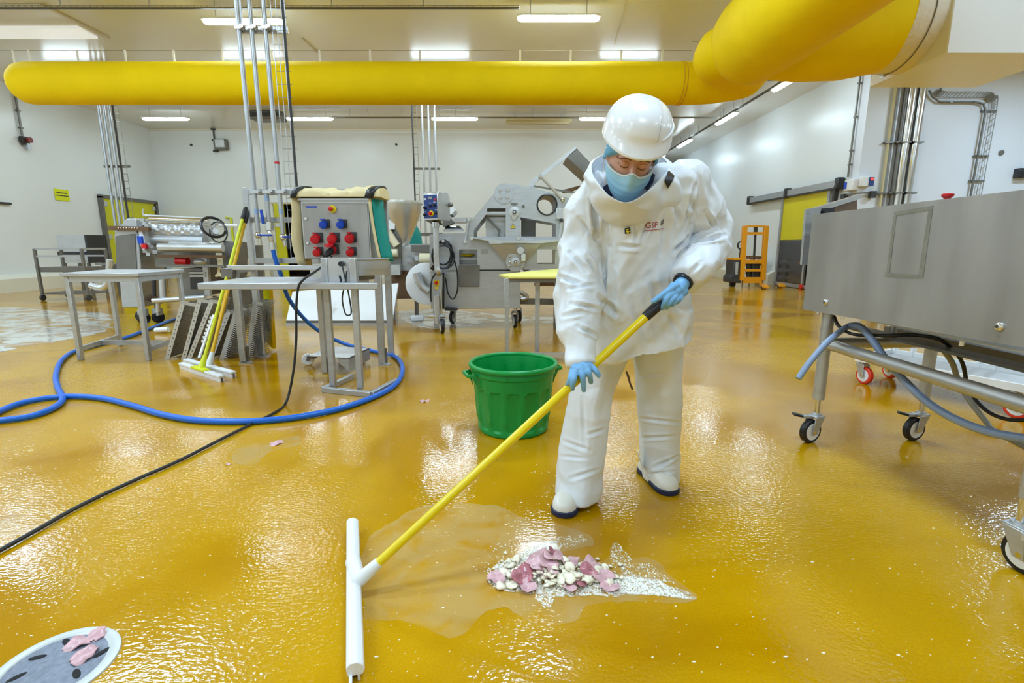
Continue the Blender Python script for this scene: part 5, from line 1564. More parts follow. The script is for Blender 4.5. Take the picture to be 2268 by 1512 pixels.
MB().prism([cc + R_ @ V((-wv_, -0.1, -h_ / 2 - 0.02)), cc + R_ @ V((wv_, -0.1, -h_ / 2 - 0.02)), cc + R_ @ V((wv_ * 0.6, 0.02, -h_ / 2 - 0.07)), cc + R_ @ V((-wv_ * 0.6, 0.02, -h_ / 2 - 0.07))], (0, 0.08, 0)).build('tilt_bracket', STEELD, pn)
MB().ball(cc + R_ @ V((wv_ + 0.02, 0.13, 0.03)), 0.03, 8).build('side_knob', STEELD, pn)
sb_ = P_(967, 626, 0.12)
MB().box(sb_, (0.065, 0.02, 0.065)).build('switch_plate', YEL, pn)
MB().cyl(sb_ + V((0, -0.01, 0)), sb_ + V((0, -0.04, 0)), 0.022, seg=14).build('rotary_switch', REDP, pn)
q = P_(967, 637, 0.12); MB().box(q, (0.04, 0.012, 0.03)).build('warning_label', YEL, pn)
# cable coil hung beside the post
cb = K(445, 822, -0.12)
coil = thing('cable_coil', 'coil of black cable hanging on the slicing machine behind the pendant post', 'cable', cb)
m = MB()
for k in range(5):
    rx_, rz_ = 0.10 + 0.010 * k, 0.145 + 0.012 * ((k * 7) % 4)
    m.tube([cb + V((0.015 * math.sin(k * 2) + rx_ * math.cos(a * PI / 14), -0.02 * k, -0.012 * k + rz_ * math.sin(a * PI / 14))) for a in range(28)], 0.011, 6, closed=True)
m.build('loops', BLACK, coil)
MB().tube(smoothpath([K(500, 760, -0.16), K(520, 850, -0.16), K(545, 960, -0.16), K(545, 1080, -0.16), K(515, 1140, -0.16), K(480, 1100, -0.16), K(465, 1010, -0.16), K(440, 960, -0.2)], 6), 0.010, 6).build('hanging_loop', BLACK, coil)
MB().tube(smoothpath([K(400, 950, -0.2), K(365, 1010, -0.35), K(360, 1110, -0.35), K(362, 1160, -0.35)], 5), 0.010, 6).build('left_strand', BLACK, coil)
MB().tube([K(448, 955, -0.25), K(448, 1210, -0.25)], 0.014, 6).build('straight_strand', BLACK, coil)
MB().cyl(K(445, 735, 0.0), K(445, 735, -0.2), 0.02, seg=8).build('hook', STEELL, coil)
MB().tube([K(380, 915, -0.15), K(372, 930, -0.18)], 0.03, 8).build('plug', BLACKP, coil)

# ------------------------------------------------------------------ yellow topped table
zy = at(1180, 617, 4.7).z
yt = thing('yellow_top_table', 'steel table with a pale yellow board top behind the green bucket', 'table', (0.3, 4.9, 0))
c1_, c2_, c3_, c4_ = g(1105, 612, zy), g(1128, 617, zy), g(1330, 617, zy), g(1330, 597, zy)
c0_ = g(1238, 598, zy)
MB().prism([c1_, c2_, c3_, c4_, c0_], (0, 0, 0.022)).build('board_top', BOARDY, yt, 0.004)
for px, Y_ in ((1123, c2_.y + 0.05), (1190, c2_.y + 0.22), (1290, c2_.y + 0.05), (1300, c2_.y + 0.6)):
    q = at(px, 700, Y_)
    MB().box((q.x, Y_, zy / 2), (0.045, 0.045, zy)).build('leg', STEEL, yt, 0.003)
q1, q2 = at(1123, 640, c2_.y + 0.05), at(1290, 640, c2_.y + 0.05)
MB().box(((q1.x + q2.x) / 2, c2_.y + 0.05, zy - 0.02), (q2.x - q1.x, 0.04, 0.035)).build('top_rail', STEELD, yt)
a, b_ = at(1123, 790, c2_.y + 0.05), g(1275, 812, 0.03)
MB().bar((q1.x, c2_.y + 0.05, 0.05), (q2.x, c2_.y + 0.05, 0.05), 0.04, 0.05).build('floor_rail', STEELL, yt)

# ------------------------------------------------------------------ pallet stacker by the right wall
ST_Y = 13.6
pst = thing('pallet_stacker', 'amber and charcoal pallet stacker parked by the right wall', 'pallet stacker', (at(1670, 630, ST_Y).x, ST_Y, 0))
def S(x, y, dy=0.0):
    return at(1560 + x / 5.04, 380 + y / 5.04, ST_Y + dy)
for xs_ in ((452, 605, 415, 1215), (690, 605, 650, 1215)):
    MB().bar(S(xs_[0], xs_[1]), S(xs_[2], xs_[3]), 0.12, 0.10, up=(0, 1, 0)).build('mast_rail', STACK, pst, 0.008)
for y_, h in ((610, 0.05), (690, 0.07), (1005, 0.10), (1100, 0.07), (1210, 0.16)):
    f = (y_ - 605) / 610
    MB().bar(S(470 - 40 * f, y_), S(680 - 40 * f, y_), 0.05, h).build('cross_bar', STACK, pst)
MB().tube([S(575, 625, 0.03), S(540, 1190, 0.03)], 0.03, 10).build('lift_cylinder', CHAR, pst)
MB().bar(S(572, 612, 0.03), S(572, 690, 0.03), 0.08, 0.06).build('cylinder_head', CHAR, pst)
MB().bar(S(470, 955, 0.02), S(630, 960, 0.02), 0.03, 0.08).build('carriage_plate', BROWN, pst)
for y0_, y1_ in ((1025, 1085), (1115, 1195)):
    MB().prism([S(468, y0_, 0.08), S(632, y0_, 0.08), S(615, y1_, 0.08), S(475, y1_, 0.08)], (0, 0.05, 0)).build('battery_panel', CHAR, pst)
MB().prism([S(330, 985, 0.0), S(412, 985, 0.0), S(412, 1245, 0.0), S(290, 1240, 0.0), S(292, 1180, 0.0), S(320, 1150, 0.0)], (0, 0.5, 0)).build('body', CHAR, pst, 0.02)
MB().prism([S(328, 962, -0.01), S(412, 962, -0.01), S(412, 987, -0.01), S(330, 987, -0.01)], (0, 0.5, 0)).build('body_top', STACK, pst)
MB().prism([S(350, 1010, -0.02), S(382, 1010, -0.02), S(372, 1150, -0.02), S(343, 1145, -0.02)], (0, 0.02, 0)).build('data_plate', STEELL, pst)
MB().tube(smoothpath([S(395, 980, 0.1), S(405, 900, 0.1), S(412, 860, 0.1)], 4), 0.035, 8).build('tiller', BLACKP, pst)
c_ = S(405, 825, 0.1)
MB().tube([c_ + V((0.075 * math.cos(a * PI / 8), 0.03 * math.sin(a * PI / 8), 0.1 * math.sin(a * PI / 8))) for a in range(16)], 0.022, 8, closed=True).build('tiller_handle', BLACKP, pst)
for k, (x0_, y0_, x1_, y1_) in enumerate(((420, 1240, 690, 1300), (610, 1240, 870, 1285))):
    p0_, p1_ = g(1560 + x0_ / 5.04, 380 + y0_ / 5.04 - 4, 0.08), g(1560 + x1_ / 5.04, 380 + y1_ / 5.04 - 4, 0.08)
    p0_.y = ST_Y + 0.05; p1_.y = max(p1_.y, ST_Y - 1.2)
    MB().bar(p0_, (p1_.x, p1_.y, 0.05), 0.16, 0.06).build('fork', STACK, pst, 0.01)
    MB().tube([V((p1_.x - 0.05, p1_.y + 0.12, 0.035)), V((p1_.x + 0.05, p1_.y + 0.12, 0.035))], 0.035, 10).build('fork_roller', CHAR, pst)
MB().tube([V((S(350, 1240).x - 0.06, ST_Y + 0.2, 0.08)), V((S(350, 1240).x + 0.06, ST_Y + 0.2, 0.08))], 0.08, 14).build('drive_wheel', BLACK, pst)
rk = thing('wall_rack', 'small white and grey step rack between the stacker and the sliding door', 'rack', (XR - 0.3, 15.0, 0))
for zz_ in (0.18, 0.4, 0.62):
    MB().box((XR - 0.4, 15.0, zz_), (0.5, 0.5, 0.1)).build('shelf', WHITEP, rk, 0.01)
for yy_ in (14.78, 15.22):
    for xx_ in (XR - 0.62, XR - 0.2):
        MB().box((xx_, yy_, 0.36), (0.04, 0.04, 0.72)).build('post', STEELD, rk)

# ------------------------------------------------------------------ conveyor unit at the right
XP = 1.64
def W(x, y, dx=0.0):
    return wx(x, y, XP + dx)
cv = thing('conveyor_unit', 'large grey steel conveyor housing on castors at the right edge', 'conveyor', (2.0, 2.1, 0))
tl_, bl2 = W(1800, 475), W(1778, 685)
zt4, zb4 = tl_.z, bl2.z
yb4 = (tl_.y + bl2.y) / 2
sl_t = (W(2268, 420).z - zt4) / (W(2268, 420).y - tl_.y)
sl_b = (W(2268, 770).z - zb4) / (W(2268, 770).y - bl2.y)
yn = 1.15
poly = [(XP, tl_.y, zt4), (XP, bl2.y, zb4), (XP, yn, zb4 + sl_b * (yn - bl2.y)), (XP, yn, zt4 + sl_t * (yn - tl_.y))]
pan = MB().prism(poly, (0.012, 0, 0)).build('side_panel', STEELB, cv, smooth=0)
MB().prism([(XP + 0.013, tl_.y, zt4 - 0.012), (XP + 0.013, yn, zt4 + sl_t * (yn - tl_.y) - 0.012), (XP + 0.013, yn, zt4 + sl_t * (yn - tl_.y)), (XP + 0.013, tl_.y, zt4)], (0.12, 0, 0)).build('top_flange', STEELL, pan)
MB().box((XP + 0.325, (bl2.y + yn) / 2, zb4 + 0.012), (0.60, bl2.y - yn - 0.04, 0.01)).build('bottom_sheet', STEEL, pan)
MB().prism([(XP + 0.63, tl_.y, zt4), (XP + 0.63, bl2.y, zb4), (XP + 0.63, yn, zb4), (XP + 0.63, yn, zt4)], (0.012, 0, 0)).build('rear_panel', STEELB, cv)
MB().prism([(XP + 0.012, yb4 - 0.015, zb4), (XP + 0.63, yb4 - 0.015, zb4), (XP + 0.63, yb4 - 0.015, zt4 - 0.03), (XP + 0.012, yb4 - 0.015, zt4 - 0.03)], (0, 0.012, 0)).build('end_sheet', STEELD, cv)
# rear guard that sticks out behind the panel
e0, e1 = at(1788, 463, 2.92), at(1908, 430, 2.92)
MB().prism([at(1786, 463, 2.92), at(1818, 458, 2.92), at(1812, 586, 2.92), at(1776, 586, 2.92)], (0, 0.02, 0)).build('end_guard', STEEL, cv)
MB().prism([at(1786, 464, 2.92), at(1900, 430, 3.2), at(1900, 440, 3.2), at(1786, 475, 2.92)], (0.02, 0.0, 0.0)).build('guard_flange', STEELL, cv)
MB().prism([at(1800, 470, 2.95), at(1896, 440, 3.2), at(1896, 480, 3.2), at(1800, 480, 2.95)], (0.02, 0.02, 0)).build('guard_inner', BROWN, cv)
q = at(1832, 469, 2.97); MB().box(q, (0.05, 0.05, 0.04)).build('guard_latch', CHAR, cv)
# tape residue rectangle, screws, emergency button
def Wp(x, y): return W(x, y, -0.0015)
tape = mat('tape_residue', (136, 133, 120), 0.7, 0.3, var=(40, 0.2))
for nm_, q in (('t', ((1980, 469), (2067, 455), (2065, 464), (1981, 478))), ('r', ((2056, 466), (2065, 464.5), (2044, 616), (2033, 616))), ('b', ((1960, 604), (2033, 608), (2032, 616), (1960, 612))), ('l', ((1979, 478.5), (1985, 477.5), (1970, 604), (1963, 604)))):
    MB().prism([Wp(*k) for k in q], (0.0012, 0, 0)).build('tape_mark', tape, pan, smooth=0)
for x, y in ((1830, 669), (2215, 723)):
    c = W(x, y)
    MB().lathe([(0.004, 0.012), (0.008, 0.012), (0.012, 0.010), (0.016, 0.002), (0.016, 0)], c, 18, Matrix.Rotation(-PI / 2, 3, 'Y')).build('screw', CHROME, pan)
    MB().tube([c + V((-0.0125, 0, 0)), c + V((-0.0135, 0, 0))], 0.005, 6).build('hex_socket', CHAR, pan)
eb = V((XP + 0.20, W(2098, 440, 0.2).y, 0))
eb = wx(2098, 440, XP + 0.2)
MB().lathe([(0.011, -0.10), (0.011, 0.0), (0.016, 0.006), (0.021, 0.010), (0.022, 0.018), (0.018, 0.021), (0.004, 0.022)], eb, 24).build('emergency_button', REDP, cv)
MB().box((eb.x + 0.02, eb.y, eb.z - 0.07), (0.2, 0.14, 0.06)).build('button_base', STEEL, cv)
# under frame
legs = [(g(1795, 976), (1838, 700)), (g(2015, 972), (2070, 760))]
lA = V((1.728, 2.69, 0)); lB = V((2.345, 2.72, 0)); lC = V((1.765, 1.56, 0)); lD = V((2.345, 1.56, 0))
for p_ in (lA, lB, lC, lD):
    MB().tube([V((p_.x, p_.y, 0.255)), V((p_.x, p_.y, zb4 - 0.0))], 0.030, 18).build('leg', STEEL, cv)
zt5 = W(1850, 765, 0.1).z
for x_ in (lA.x, lB.x):
    MB().tube([V((x_, lA.y, zt5)), V((x_, lC.y - 0.5, zt5))], 0.030, 18).build('lower_tube', STEELD if x_ > 2 else STEEL, cv)
MB().tube([V((lA.x, lA.y, zt5)), V((lB.x, lB.y, zt5))], 0.030, 18).build('lower_tube', STEEL, cv)
zsh = zt5 + 0.08
MB().box((lA.x + 0.18, 2.0, zsh), (0.10, 1.4, 0.012)).build('support_rail', STEELD, cv)
MB().box((lA.x + 0.40, 2.0, zsh - 0.01), (0.08, 1.5, 0.03)).build('support_rail', STEELD, cv)
MB().cyl((lA.x + 0.18, 2.45, zsh), (lA.x + 0.18, 2.45, zb4), 0.014, seg=8).build('spacer', STEEL, cv)
MB().cyl((lA.x + 0.40, 1.9, zsh), (lA.x + 0.40, 1.9, zb4), 0.02, seg=8).build('spacer', CHAR, cv)
for px in (1811, 1867, 1950, 2140):
    q = W(px, 700, 0.05); MB().cyl((q.x, q.y, zb4 - 0.018), (q.x, q.y, zb4), 0.008, seg=8).build('bolt', CHROME, cv)
CR = 0.068
for p_, yaw, br in ((lA, 0.35, (-1, 0.05, 0)), (lB, 0.25, (-1, 0.0, 0))):
    c = V((p_.x, p_.y, CR)); fw = V((-math.sin(yaw), math.cos(yaw), 0))
    ax = V((math.cos(yaw), math.sin(yaw), 0))
    fw = V((-math.sin(yaw - PI / 2), math.cos(yaw - PI / 2), 0))
    castor(cv, (p_.x - fw.x * CR * 0.5, p_.y - fw.y * CR * 0.5, CR), CR, yaw - PI / 2, 0.27, wid=0.034, brake=br)
castor(cv, (lC.x - 0.01, lC.y - 0.032, CR), CR, 0.15, 0.27, wid=0.036)
MB().box((lC.x - 0.03, lC.y - 0.105, 0.10), (0.075, 0.05, 0.055), rz=0.2).build('brake_pedal', BLACKP, cv, 0.008)
MB().box((lC.x - 0.015, lC.y - 0.07, 0.145), (0.085, 0.06, 0.03), rz=0.2).build('brake_housing', STEELL, cv, 0.004)
castor(cv, (lD.x + 0.01, lD.y - 0.03, CR), CR, 0.3, 0.27, wid=0.036)
# hoses of the conveyor
hg = thing('drain_hose', 'pale grey blue hose drooping from the conveyor to the floor side', 'hose', W(1900, 720))
MB().tube(smoothpath([at(1768, 838, 2.46), at(1795, 800, 2.48), at(1830, 760, 2.51), at(1858, 736, 2.55), at(1880, 722, 2.62), at(1900, 718, 2.75)], 6), 0.0155, 12).build('hanging_end', GREYH, hg)
MB().tube(smoothpath([at(1880, 722, 2.60), at(1905, 724, 2.52), at(1930, 750, 2.44), at(1965, 800, 2.34), at(2010, 850, 2.22), at(2060, 895, 2.10), at(2120, 930, 1.98), at(2190, 956, 1.84), at(2275, 972, 1.72), at(2380, 985, 1.6)], 6), 0.0175, 12).build('long_run', GREYH, hg)
h2 = MB().tube(smoothpath([at(2090, 775, 2.3), at(2110, 805, 2.3), at(2125, 850, 2.3), at(2150, 890, 2.25), at(2185, 935, 2.2), at(2200, 952, 2.15), at(2290, 1000, 2.0)], 6), 0.0125, 10).build('grey_hose', GREYH2)
tag(h2, 'thin grey hose hanging under the conveyor behind the blue grey hose', 'hose')
bc = MB().tube(smoothpath([W(1847, 700, 0.10), W(1858, 722, 0.10), W(1890, 740, 0.12), W(1950, 743, 0.2), W(2030, 742, 0.25), W(2090, 756, 0.28), at(2130, 800, 2.2), at(2145, 860, 2.2), at(2180, 905, 2.1), at(2230, 928, 2.0), at(2300, 930, 1.9)], 6), 0.0085, 8).build('black_cable', BLACK)
tag(bc, 'black cable looping under the conveyor housing', 'cable')

# ------------------------------------------------------------------ trolley with red castors behind the conveyor
tz = g(1908, 850)
tro = thing('white_trolley', 'low pale steel trolley on red castors behind the conveyor', 'trolley', (tz.x + 0.5, tz.y - 0.3, 0))
rw = 0.07
zd = 0.185
td = (g(2265, 930) - tz); td.z = 0; tl = td.length; td.normalize()
tw = V((-td.y, td.x, 0)) * (1 if -td.y > 0 else -1)
tc0 = V((tz.x, tz.y, 0)) - td * 0.06
def tq(a, b, z): return tc0 + td * a + tw * b + V((0, 0, z))
TL, TW = tl + 0.22, 0.52
MB().prism([tq(0, 0, zd), tq(TL, 0, zd), tq(TL, TW, zd), tq(0, TW, zd)], (0, 0, 0.012)).build('deck', STEELL, tro)
for a_, b_ in (((0, 0), (TL, 0)), ((0, TW), (TL, TW)), ((0, 0), (0, TW)), ((TL, 0), (TL, TW))):
    MB().bar(tq(*a_, zd + 0.02), tq(*b_, zd + 0.02), 0.03, 0.05).build('side_rail', WHITEM, tro)
for a_, b_ in ((0.03, TW), (0.16, TW), (TL * 0.5, TW), (TL * 0.58, TW), (TL, TW)):
    MB().bar(tq(a_, b_, zd), tq(a_, b_, zd + 0.55), 0.03, 0.03).build('post', WHITEM, tro)
MB().bar(tq(0, TW, zd + 0.55), tq(TL, TW, zd + 0.55), 0.03, 0.03).build('top_rail', WHITEM, tro)
for a_, b_, yaw in ((0.06, 0.03, 0.2), (0.06, TW - 0.1, 0.1), (TL - 0.2, 0.02, 0.5), (TL - 0.2, TW - 0.1, 0.4)):
    p = tq(a_, b_, rw)
    castor(tro, p, rw, yaw, zd - rw, wheel_m=REDW, hub_m=WHITEP, wid=0.036, body_m=STEELL)
# little castor leg seen below the sliding door
q = g(1774, 640)
o = thing('rack_leg', 'thin steel rack leg with a red castor in front of the sliding door', 'rack', q)
MB().cyl((q.x, q.y, 0.12), (q.x, q.y, at(1780, 560, q.y).z), 0.025, seg=8).build('post', STEEL, o)
MB().tube([V((q.x - 0.03, q.y, 0.06)), V((q.x + 0.03, q.y, 0.06))], 0.06, 14).build('wheel', REDW, o)
MB().box((q.x + 0.35, q.y, at(1780, 582, q.y).z), (0.8, 0.5, 0.05)).build('shelf', BROWN, o)
MB().cyl((q.x + 0.7, q.y, 0.0), (q.x + 0.7, q.y, at(1780, 560, q.y).z), 0.025, seg=8).build('post', STEEL, o)
# ------------------------------------------------------------------ the person
per = thing('person', 'person in white rainwear, white helmet and face mask pushing a yellow handled squeegee', 'person', (0.46, 2.05, 0))
def circ(c, r, tan, n=24, fx=1.0, mod=None):
    tan = V(tan).normalized()
    u = V((0, 0, 1)) if abs(tan.z) < 0.85 else V((0, 1, 0))
    x = tan.cross(u).normalized(); y = tan.cross(x)
    return [V(c) + (x * math.cos(2 * PI * k / n) + y * math.sin(2 * PI * k / n)) * (r * (mod(2 * PI * k / n) if mod else 1)) for k in range(n)]
def sleeve(rows, n=32, wr=0.05, seed=0.0, sub=5):
    P = [at(x, y, Y) for x, y, w_, Y in rows]
    R = [mm(w_ / 2, x, y, Y) for x, y, w_, Y in rows]
    sp = smoothpath(P, sub)
    rs = []
    for i in range(len(sp)):
        q = i / sub; k = min(int(q), len(R) - 2); f = q - k
        rs.append(R[k] * (1 - f) + R[k + 1] * f)
    rings = []
    s = 0.0
    fx = V((1, 0, 0))
    for i, p in enumerate(sp):
        tn = (sp[min(i + 1, len(sp) - 1)] - sp[max(i - 1, 0)]).normalized()
        fx = (fx - tn * fx.dot(tn)).normalized(); fy = tn.cross(fx)
        if i: s += (p - sp[i - 1]).length
        e = min(1, i / 6) * min(1, (len(sp) - 1 - i) / 3 + 0.25)
        ring = []
        for k in range(n):
            a = 2 * PI * k / n
            v = s * 11 + 0.9 * math.sin(a + seed) + 0.6 * math.sin(2 * a + seed * 2 + s * 5)
            tri = abs((v % 1.0) - 0.5) * 4 - 1
            n_ = noise.noise(V((math.cos(a) * 1.2, math.sin(a) * 1.2, s * 9 + seed)))
            ring.append(p + (fx * math.cos(a) + fy * math.sin(a)) * (rs[i] * (1 + e * (wr * tri * (0.35 + 0.9 * abs(n_)) + 0.08 * n_))))
        rings.append(ring)
    return rings

def tor_ring(xl, yl, xr, yr, Y, hd, n=48, pw=2.4):
    l, r = at(xl, yl, Y), at(xr, yr, Y)
    c = (l + r) / 2; ax = (r - l) / 2
    out = []
    for k in range(n):
        a = 2 * PI * k / n
        ca, sa = math.cos(a), math.sin(a)
        e = 2 / pw
        out.append(c + ax * (math.copysign(abs(ca) ** e, ca)) + V((0, hd * math.copysign(abs(sa) ** e, sa), 0)))
    return out
jk = MB()
tor = [(1266, 796, 1527, 745, 2.00, 0.19), (1264, 740, 1525, 705, 2.00, 0.195), (1268, 690, 1519, 660, 1.99, 0.19), (1274, 640, 1511, 620, 1.98, 0.185), (1281, 585, 1506, 575, 1.96, 0.18), (1287, 530, 1512, 525, 1.94, 0.175), (1291, 485, 1530, 480, 1.92, 0.17), (1300, 445, 1546, 436, 1.90, 0.155), (1315, 413, 1535, 400, 1.88, 0.135), (1335, 390, 1508, 374, 1.87, 0.11), (1352, 376, 1480, 362, 1.86, 0.085)]
jk.loft([tor_ring(*q) for q in tor])
armR = [(1345, 425, 100, 1.89), (1322, 447, 104, 1.88), (1303, 480, 98, 1.87), (1290, 530, 96, 1.86), (1283, 585, 97, 1.83), (1279, 640, 95, 1.80), (1279, 690, 90, 1.76), (1283, 735, 82, 1.72), (1287, 775, 72, 1.68), (1290, 810, 65, 1.645)]
armL = [(1480, 405, 100, 1.88), (1518, 425, 112, 1.89), (1543, 455, 108, 1.91), (1562, 490, 98, 1.93), (1572, 522, 88, 1.92), (1566, 553, 86, 1.88), (1550, 577, 82, 1.84), (1533, 598, 74, 1.80), (1517, 619, 63, 1.765)]
jk.loft(sleeve(armR, wr=0.05, seed=1.3))
jk.loft(sleeve(armL, wr=0.05, seed=4.1))
jm = remeshed(jk.bm, 0.0056, 2)
# broad hanging folds of the stiff cloth
def ridge(v):
    return 1.0 - 2.0 * abs(v)
def co_of(me):
    a = np.empty(len(me.vertices) * 3); me.vertices.foreach_get('co', a); return a.reshape(-1, 3)
def no_of(me):
    a = np.empty(len(me.vertices) * 3); me.vertices.foreach_get('normal', a); return a.reshape(-1, 3)
def set_co(me, P):
    me.vertices.foreach_set('co', P.ravel()); me.update()
def cells(P):
    """Distance to the nearest of one random point per unit cell: tent-like hollows between sharp crests."""
    base = np.floor(P)
    best = np.full(len(P), 9.0)
    for dx in (-1, 0, 1):
        for dy in (-1, 0, 1):
            for dz in (-1, 0, 1):
                c = base + (dx, dy, dz)
                q = [c + 0.0 for _ in range(1)][0]
                for k in range(3):
                    hsh = np.sin(c[:, 0] * 127.1 + c[:, 1] * 311.7 + c[:, 2] * (74.7 + 51.3 * k) + k * 17.3) * 43758.5453
                    q[:, k] = c[:, k] + (hsh - np.floor(hsh))
                best = np.minimum(best, np.sqrt(((P - q) ** 2).sum(1)))
    return best
def wobble(P, f, a):
    return np.stack([np.sin(P[:, 1] * f + 1.3 * np.sin(P[:, 2] * f * 0.7)), np.sin(P[:, 2] * f * 0.8 + 2 + np.sin(P[:, 0] * f)), np.sin(P[:, 0] * f * 1.1 + 4 + np.sin(P[:, 1] * f * 0.9))], 1) * a
Pj = co_of(jm); Nj = no_of(jm)
Wj = Pj + wobble(Pj, 9, 0.035)
f1 = cells(np.stack([Wj[:, 0] * 5.4 + 1.7, Wj[:, 1] * 4.4, Wj[:, 2] * 2.7], 1))
f2 = cells(np.stack([Wj[:, 0] * 10 + Wj[:, 2] * 4, Wj[:, 1] * 9 + 5, Wj[:, 2] * 8 - Wj[:, 0] * 3], 1))
f3 = cells(np.stack([Wj[:, 0] * 18 - Wj[:, 2] * 6, Wj[:, 1] * 16 + 5, Wj[:, 2] * 13 + Wj[:, 0] * 5], 1))
f4 = cells(np.stack([Wj[:, 0] * 8 - Wj[:, 2] * 3 + 9, Wj[:, 1] * 7 + 2, Wj[:, 2] * 6.5 + Wj[:, 0] * 4], 1))
arm = np.clip((1.36 - Pj[:, 0] / np.maximum(Pj[:, 1], 0.1) * 0) * 0 + (np.abs(Pj[:, 0] - 0.43) - 0.17) / 0.06, 0, 1)
set_co(jm, Pj + Nj * (0.044 * (f1 - 0.46) * (1 - 0.4 * arm) + (0.020 + 0.016 * arm) * (f2 - 0.46) + 0.008 * (f3 - 0.46) - (0.010 + 0.004 * arm) * (f4 - 0.46))[:, None])
# a few definite creases: from the collar to the front, under the arms, at the elbow
def surface_tree(me):
    b = bmesh.new(); b.from_mesh(me); t_ = BVHTree.FromBMesh(b); b.free()
    return t_
def crease(me, tree, pa, pb, wid, depth, Y):
    """Press a sharp fold into the cloth along a line that follows its surface."""
    a, b = at(pa[0], pa[1], Y), at(pb[0], pb[1], Y)
    pts = []
    for i in range(33):
        q = a.lerp(b, i / 32)
        r = q - C0
        h_ = tree.ray_cast(C0, r.normalized())
        if h_[0]: pts.append((h_[0].x, h_[0].y, h_[0].z, i / 32))
    if len(pts) < 3: return
    Q = np.array(pts)
    P, N = co_of(me), no_of(me)
    lo, hi = Q[:, :3].min(0) - 4 * wid, Q[:, :3].max(0) + 4 * wid
    idx = np.where(((P > lo) & (P < hi)).all(1))[0]
    if not len(idx): return
    D = np.linalg.norm(P[idx, None, :] - Q[None, :, :3], axis=2)
    j = D.argmin(1); x = D[np.arange(len(idx)), j] / wid
    w_ = (np.exp(-x * x) - 0.6 * np.exp(-(x - 1.7) ** 2 * 1.6)) * np.sin(PI * np.clip(Q[j, 3], 0.06, 0.94)) ** 0.7
    P[idx] -= N[idx] * (depth * w_)[:, None]
    set_co(me, P)
tree = surface_tree(jm)
for pa, pb, wd, dp in (((1314, 440), (1322, 530), 0.010, 0.020), ((1347, 448), (1342, 516), 0.010, 0.012), ((1282, 484), (1320, 533), 0.008, 0.010), ((1300, 568), (1323, 612), 0.009, 0.014),
                       ((1265, 672), (1325, 684), 0.007, 0.010), ((1280, 722), (1322, 744), 0.007, 0.011), ((1237, 612), (1297, 634), 0.008, 0.011), ((1258, 640), (1318, 630), 0.007, 0.009), ((1246, 700), (1290, 690), 0.008, 0.010), ((1262, 560), (1300, 600), 0.008, 0.010),
                       ((1336, 446), (1393, 500), 0.009, 0.013), ((1450, 446), (1419, 541), 0.009, 0.013), ((1405, 486), (1411, 545), 0.007, 0.008), ((1371, 544), (1420, 549), 0.008, 0.010), ((1496, 458), (1503, 494), 0.009, 0.014),
                       ((1541, 410), (1506, 524), 0.008, 0.014), ((1494, 556), (1522, 526), 0.009, 0.020), ((1512, 549), (1606, 520), 0.008, 0.016), ((1502, 568), (1542, 534), 0.008, 0.013), ((1530, 604), (1553, 580), 0.007, 0.010), ((1560, 470), (1585, 508), 0.009, 0.011), ((1528, 440), (1536, 480), 0.010, 0.010),
                       ((1326, 660), (1374, 702), 0.012, 0.013), ((1440, 610), (1470, 700), 0.014, 0.009), ((1360, 590), (1350, 720), 0.014, 0.008), ((1480, 690), (1505, 740), 0.012, 0.010), ((1395, 640), (1440, 780), 0.016, 0.007), ((1340, 560), (1338, 640), 0.010, 0.012), ((1478, 470), (1465, 560), 0.012, 0.010)):
    crease(jm, tree, pa, pb, wd, dp, 1.75)
bmj = bmesh.new(); bmj.from_mesh(jm)
mj = MB(); mj.bm.free(); mj.bm = bmj
bvh = BVHTree.FromBMesh(bmj)
jacket = mj.build('jacket', JACKET, per, smooth=180)

# trousers
tr_ = MB()
def leg_rings(rows, n=36):
    out = []
    for i, (xl, xr, y, Y, hd) in enumerate(rows):
        l, r = at(xl, y, Y), at(xr, y, Y)
        c = (l + r) / 2; ax = (r - l) / 2
        ring = []
        for k in range(n):
            a = 2 * PI * k / n
            ca, sa = math.cos(a), math.sin(a)
            da = (a - 1.5 * PI)
            pk = 1 + 0.14 * math.exp(-(da / 0.28) ** 2)
            ring.append(c + ax * (math.copysign(abs(ca) ** 0.9, ca)) + V((0, hd * pk * math.copysign(abs(sa) ** 0.9, sa), 0)))
        out.append(ring)
    return out
tr_.loft(leg_rings([(1229, 1333, 1091, 2.02, 0.105), (1233, 1334, 1050, 2.03, 0.10), (1242, 1340, 985, 2.04, 0.10), (1254, 1348, 920, 2.05, 0.105), (1262, 1358, 865, 2.06, 0.11), (1268, 1380, 810, 2.08, 0.115), (1272, 1400, 760, 2.09, 0.12), (1280, 1408, 700, 2.08, 0.12)]))
tr_.loft(leg_rings([(1425, 1504, 1058, 2.22, 0.105), (1422, 1506, 1010, 2.22, 0.10), (1418, 1507, 950, 2.21, 0.10), (1414, 1507, 890, 2.20, 0.105), (1410, 1508, 830, 2.18, 0.11), (1404, 1510, 780, 2.15, 0.115), (1396, 1512, 740, 2.12, 0.12), (1388, 1505, 690, 2.09, 0.12)]))
tr_.loft([tor_ring(1290, 790, 1510, 775, 2.12, 0.09), tor_ring(1285, 740, 1512, 730, 2.10, 0.13), tor_ring(1288, 690, 1508, 680, 2.07, 0.13)][1:])
tm = remeshed(tr_.bm, 0.0062, 2)
Pt = co_of(tm); Nt = no_of(tm); Wt = Pt + wobble(Pt, 8, 0.03)
zz = np.clip(1 - np.abs(Pt[:, 2] - 0.12) / 0.13, 0, 1) + 0.7 * np.clip(1 - np.abs(Pt[:, 2] - 0.40) / 0.09, 0, 1)
f1 = cells(np.stack([Wt[:, 0] * 6, Wt[:, 1] * 5, Wt[:, 2] * 2.2 + 3], 1))
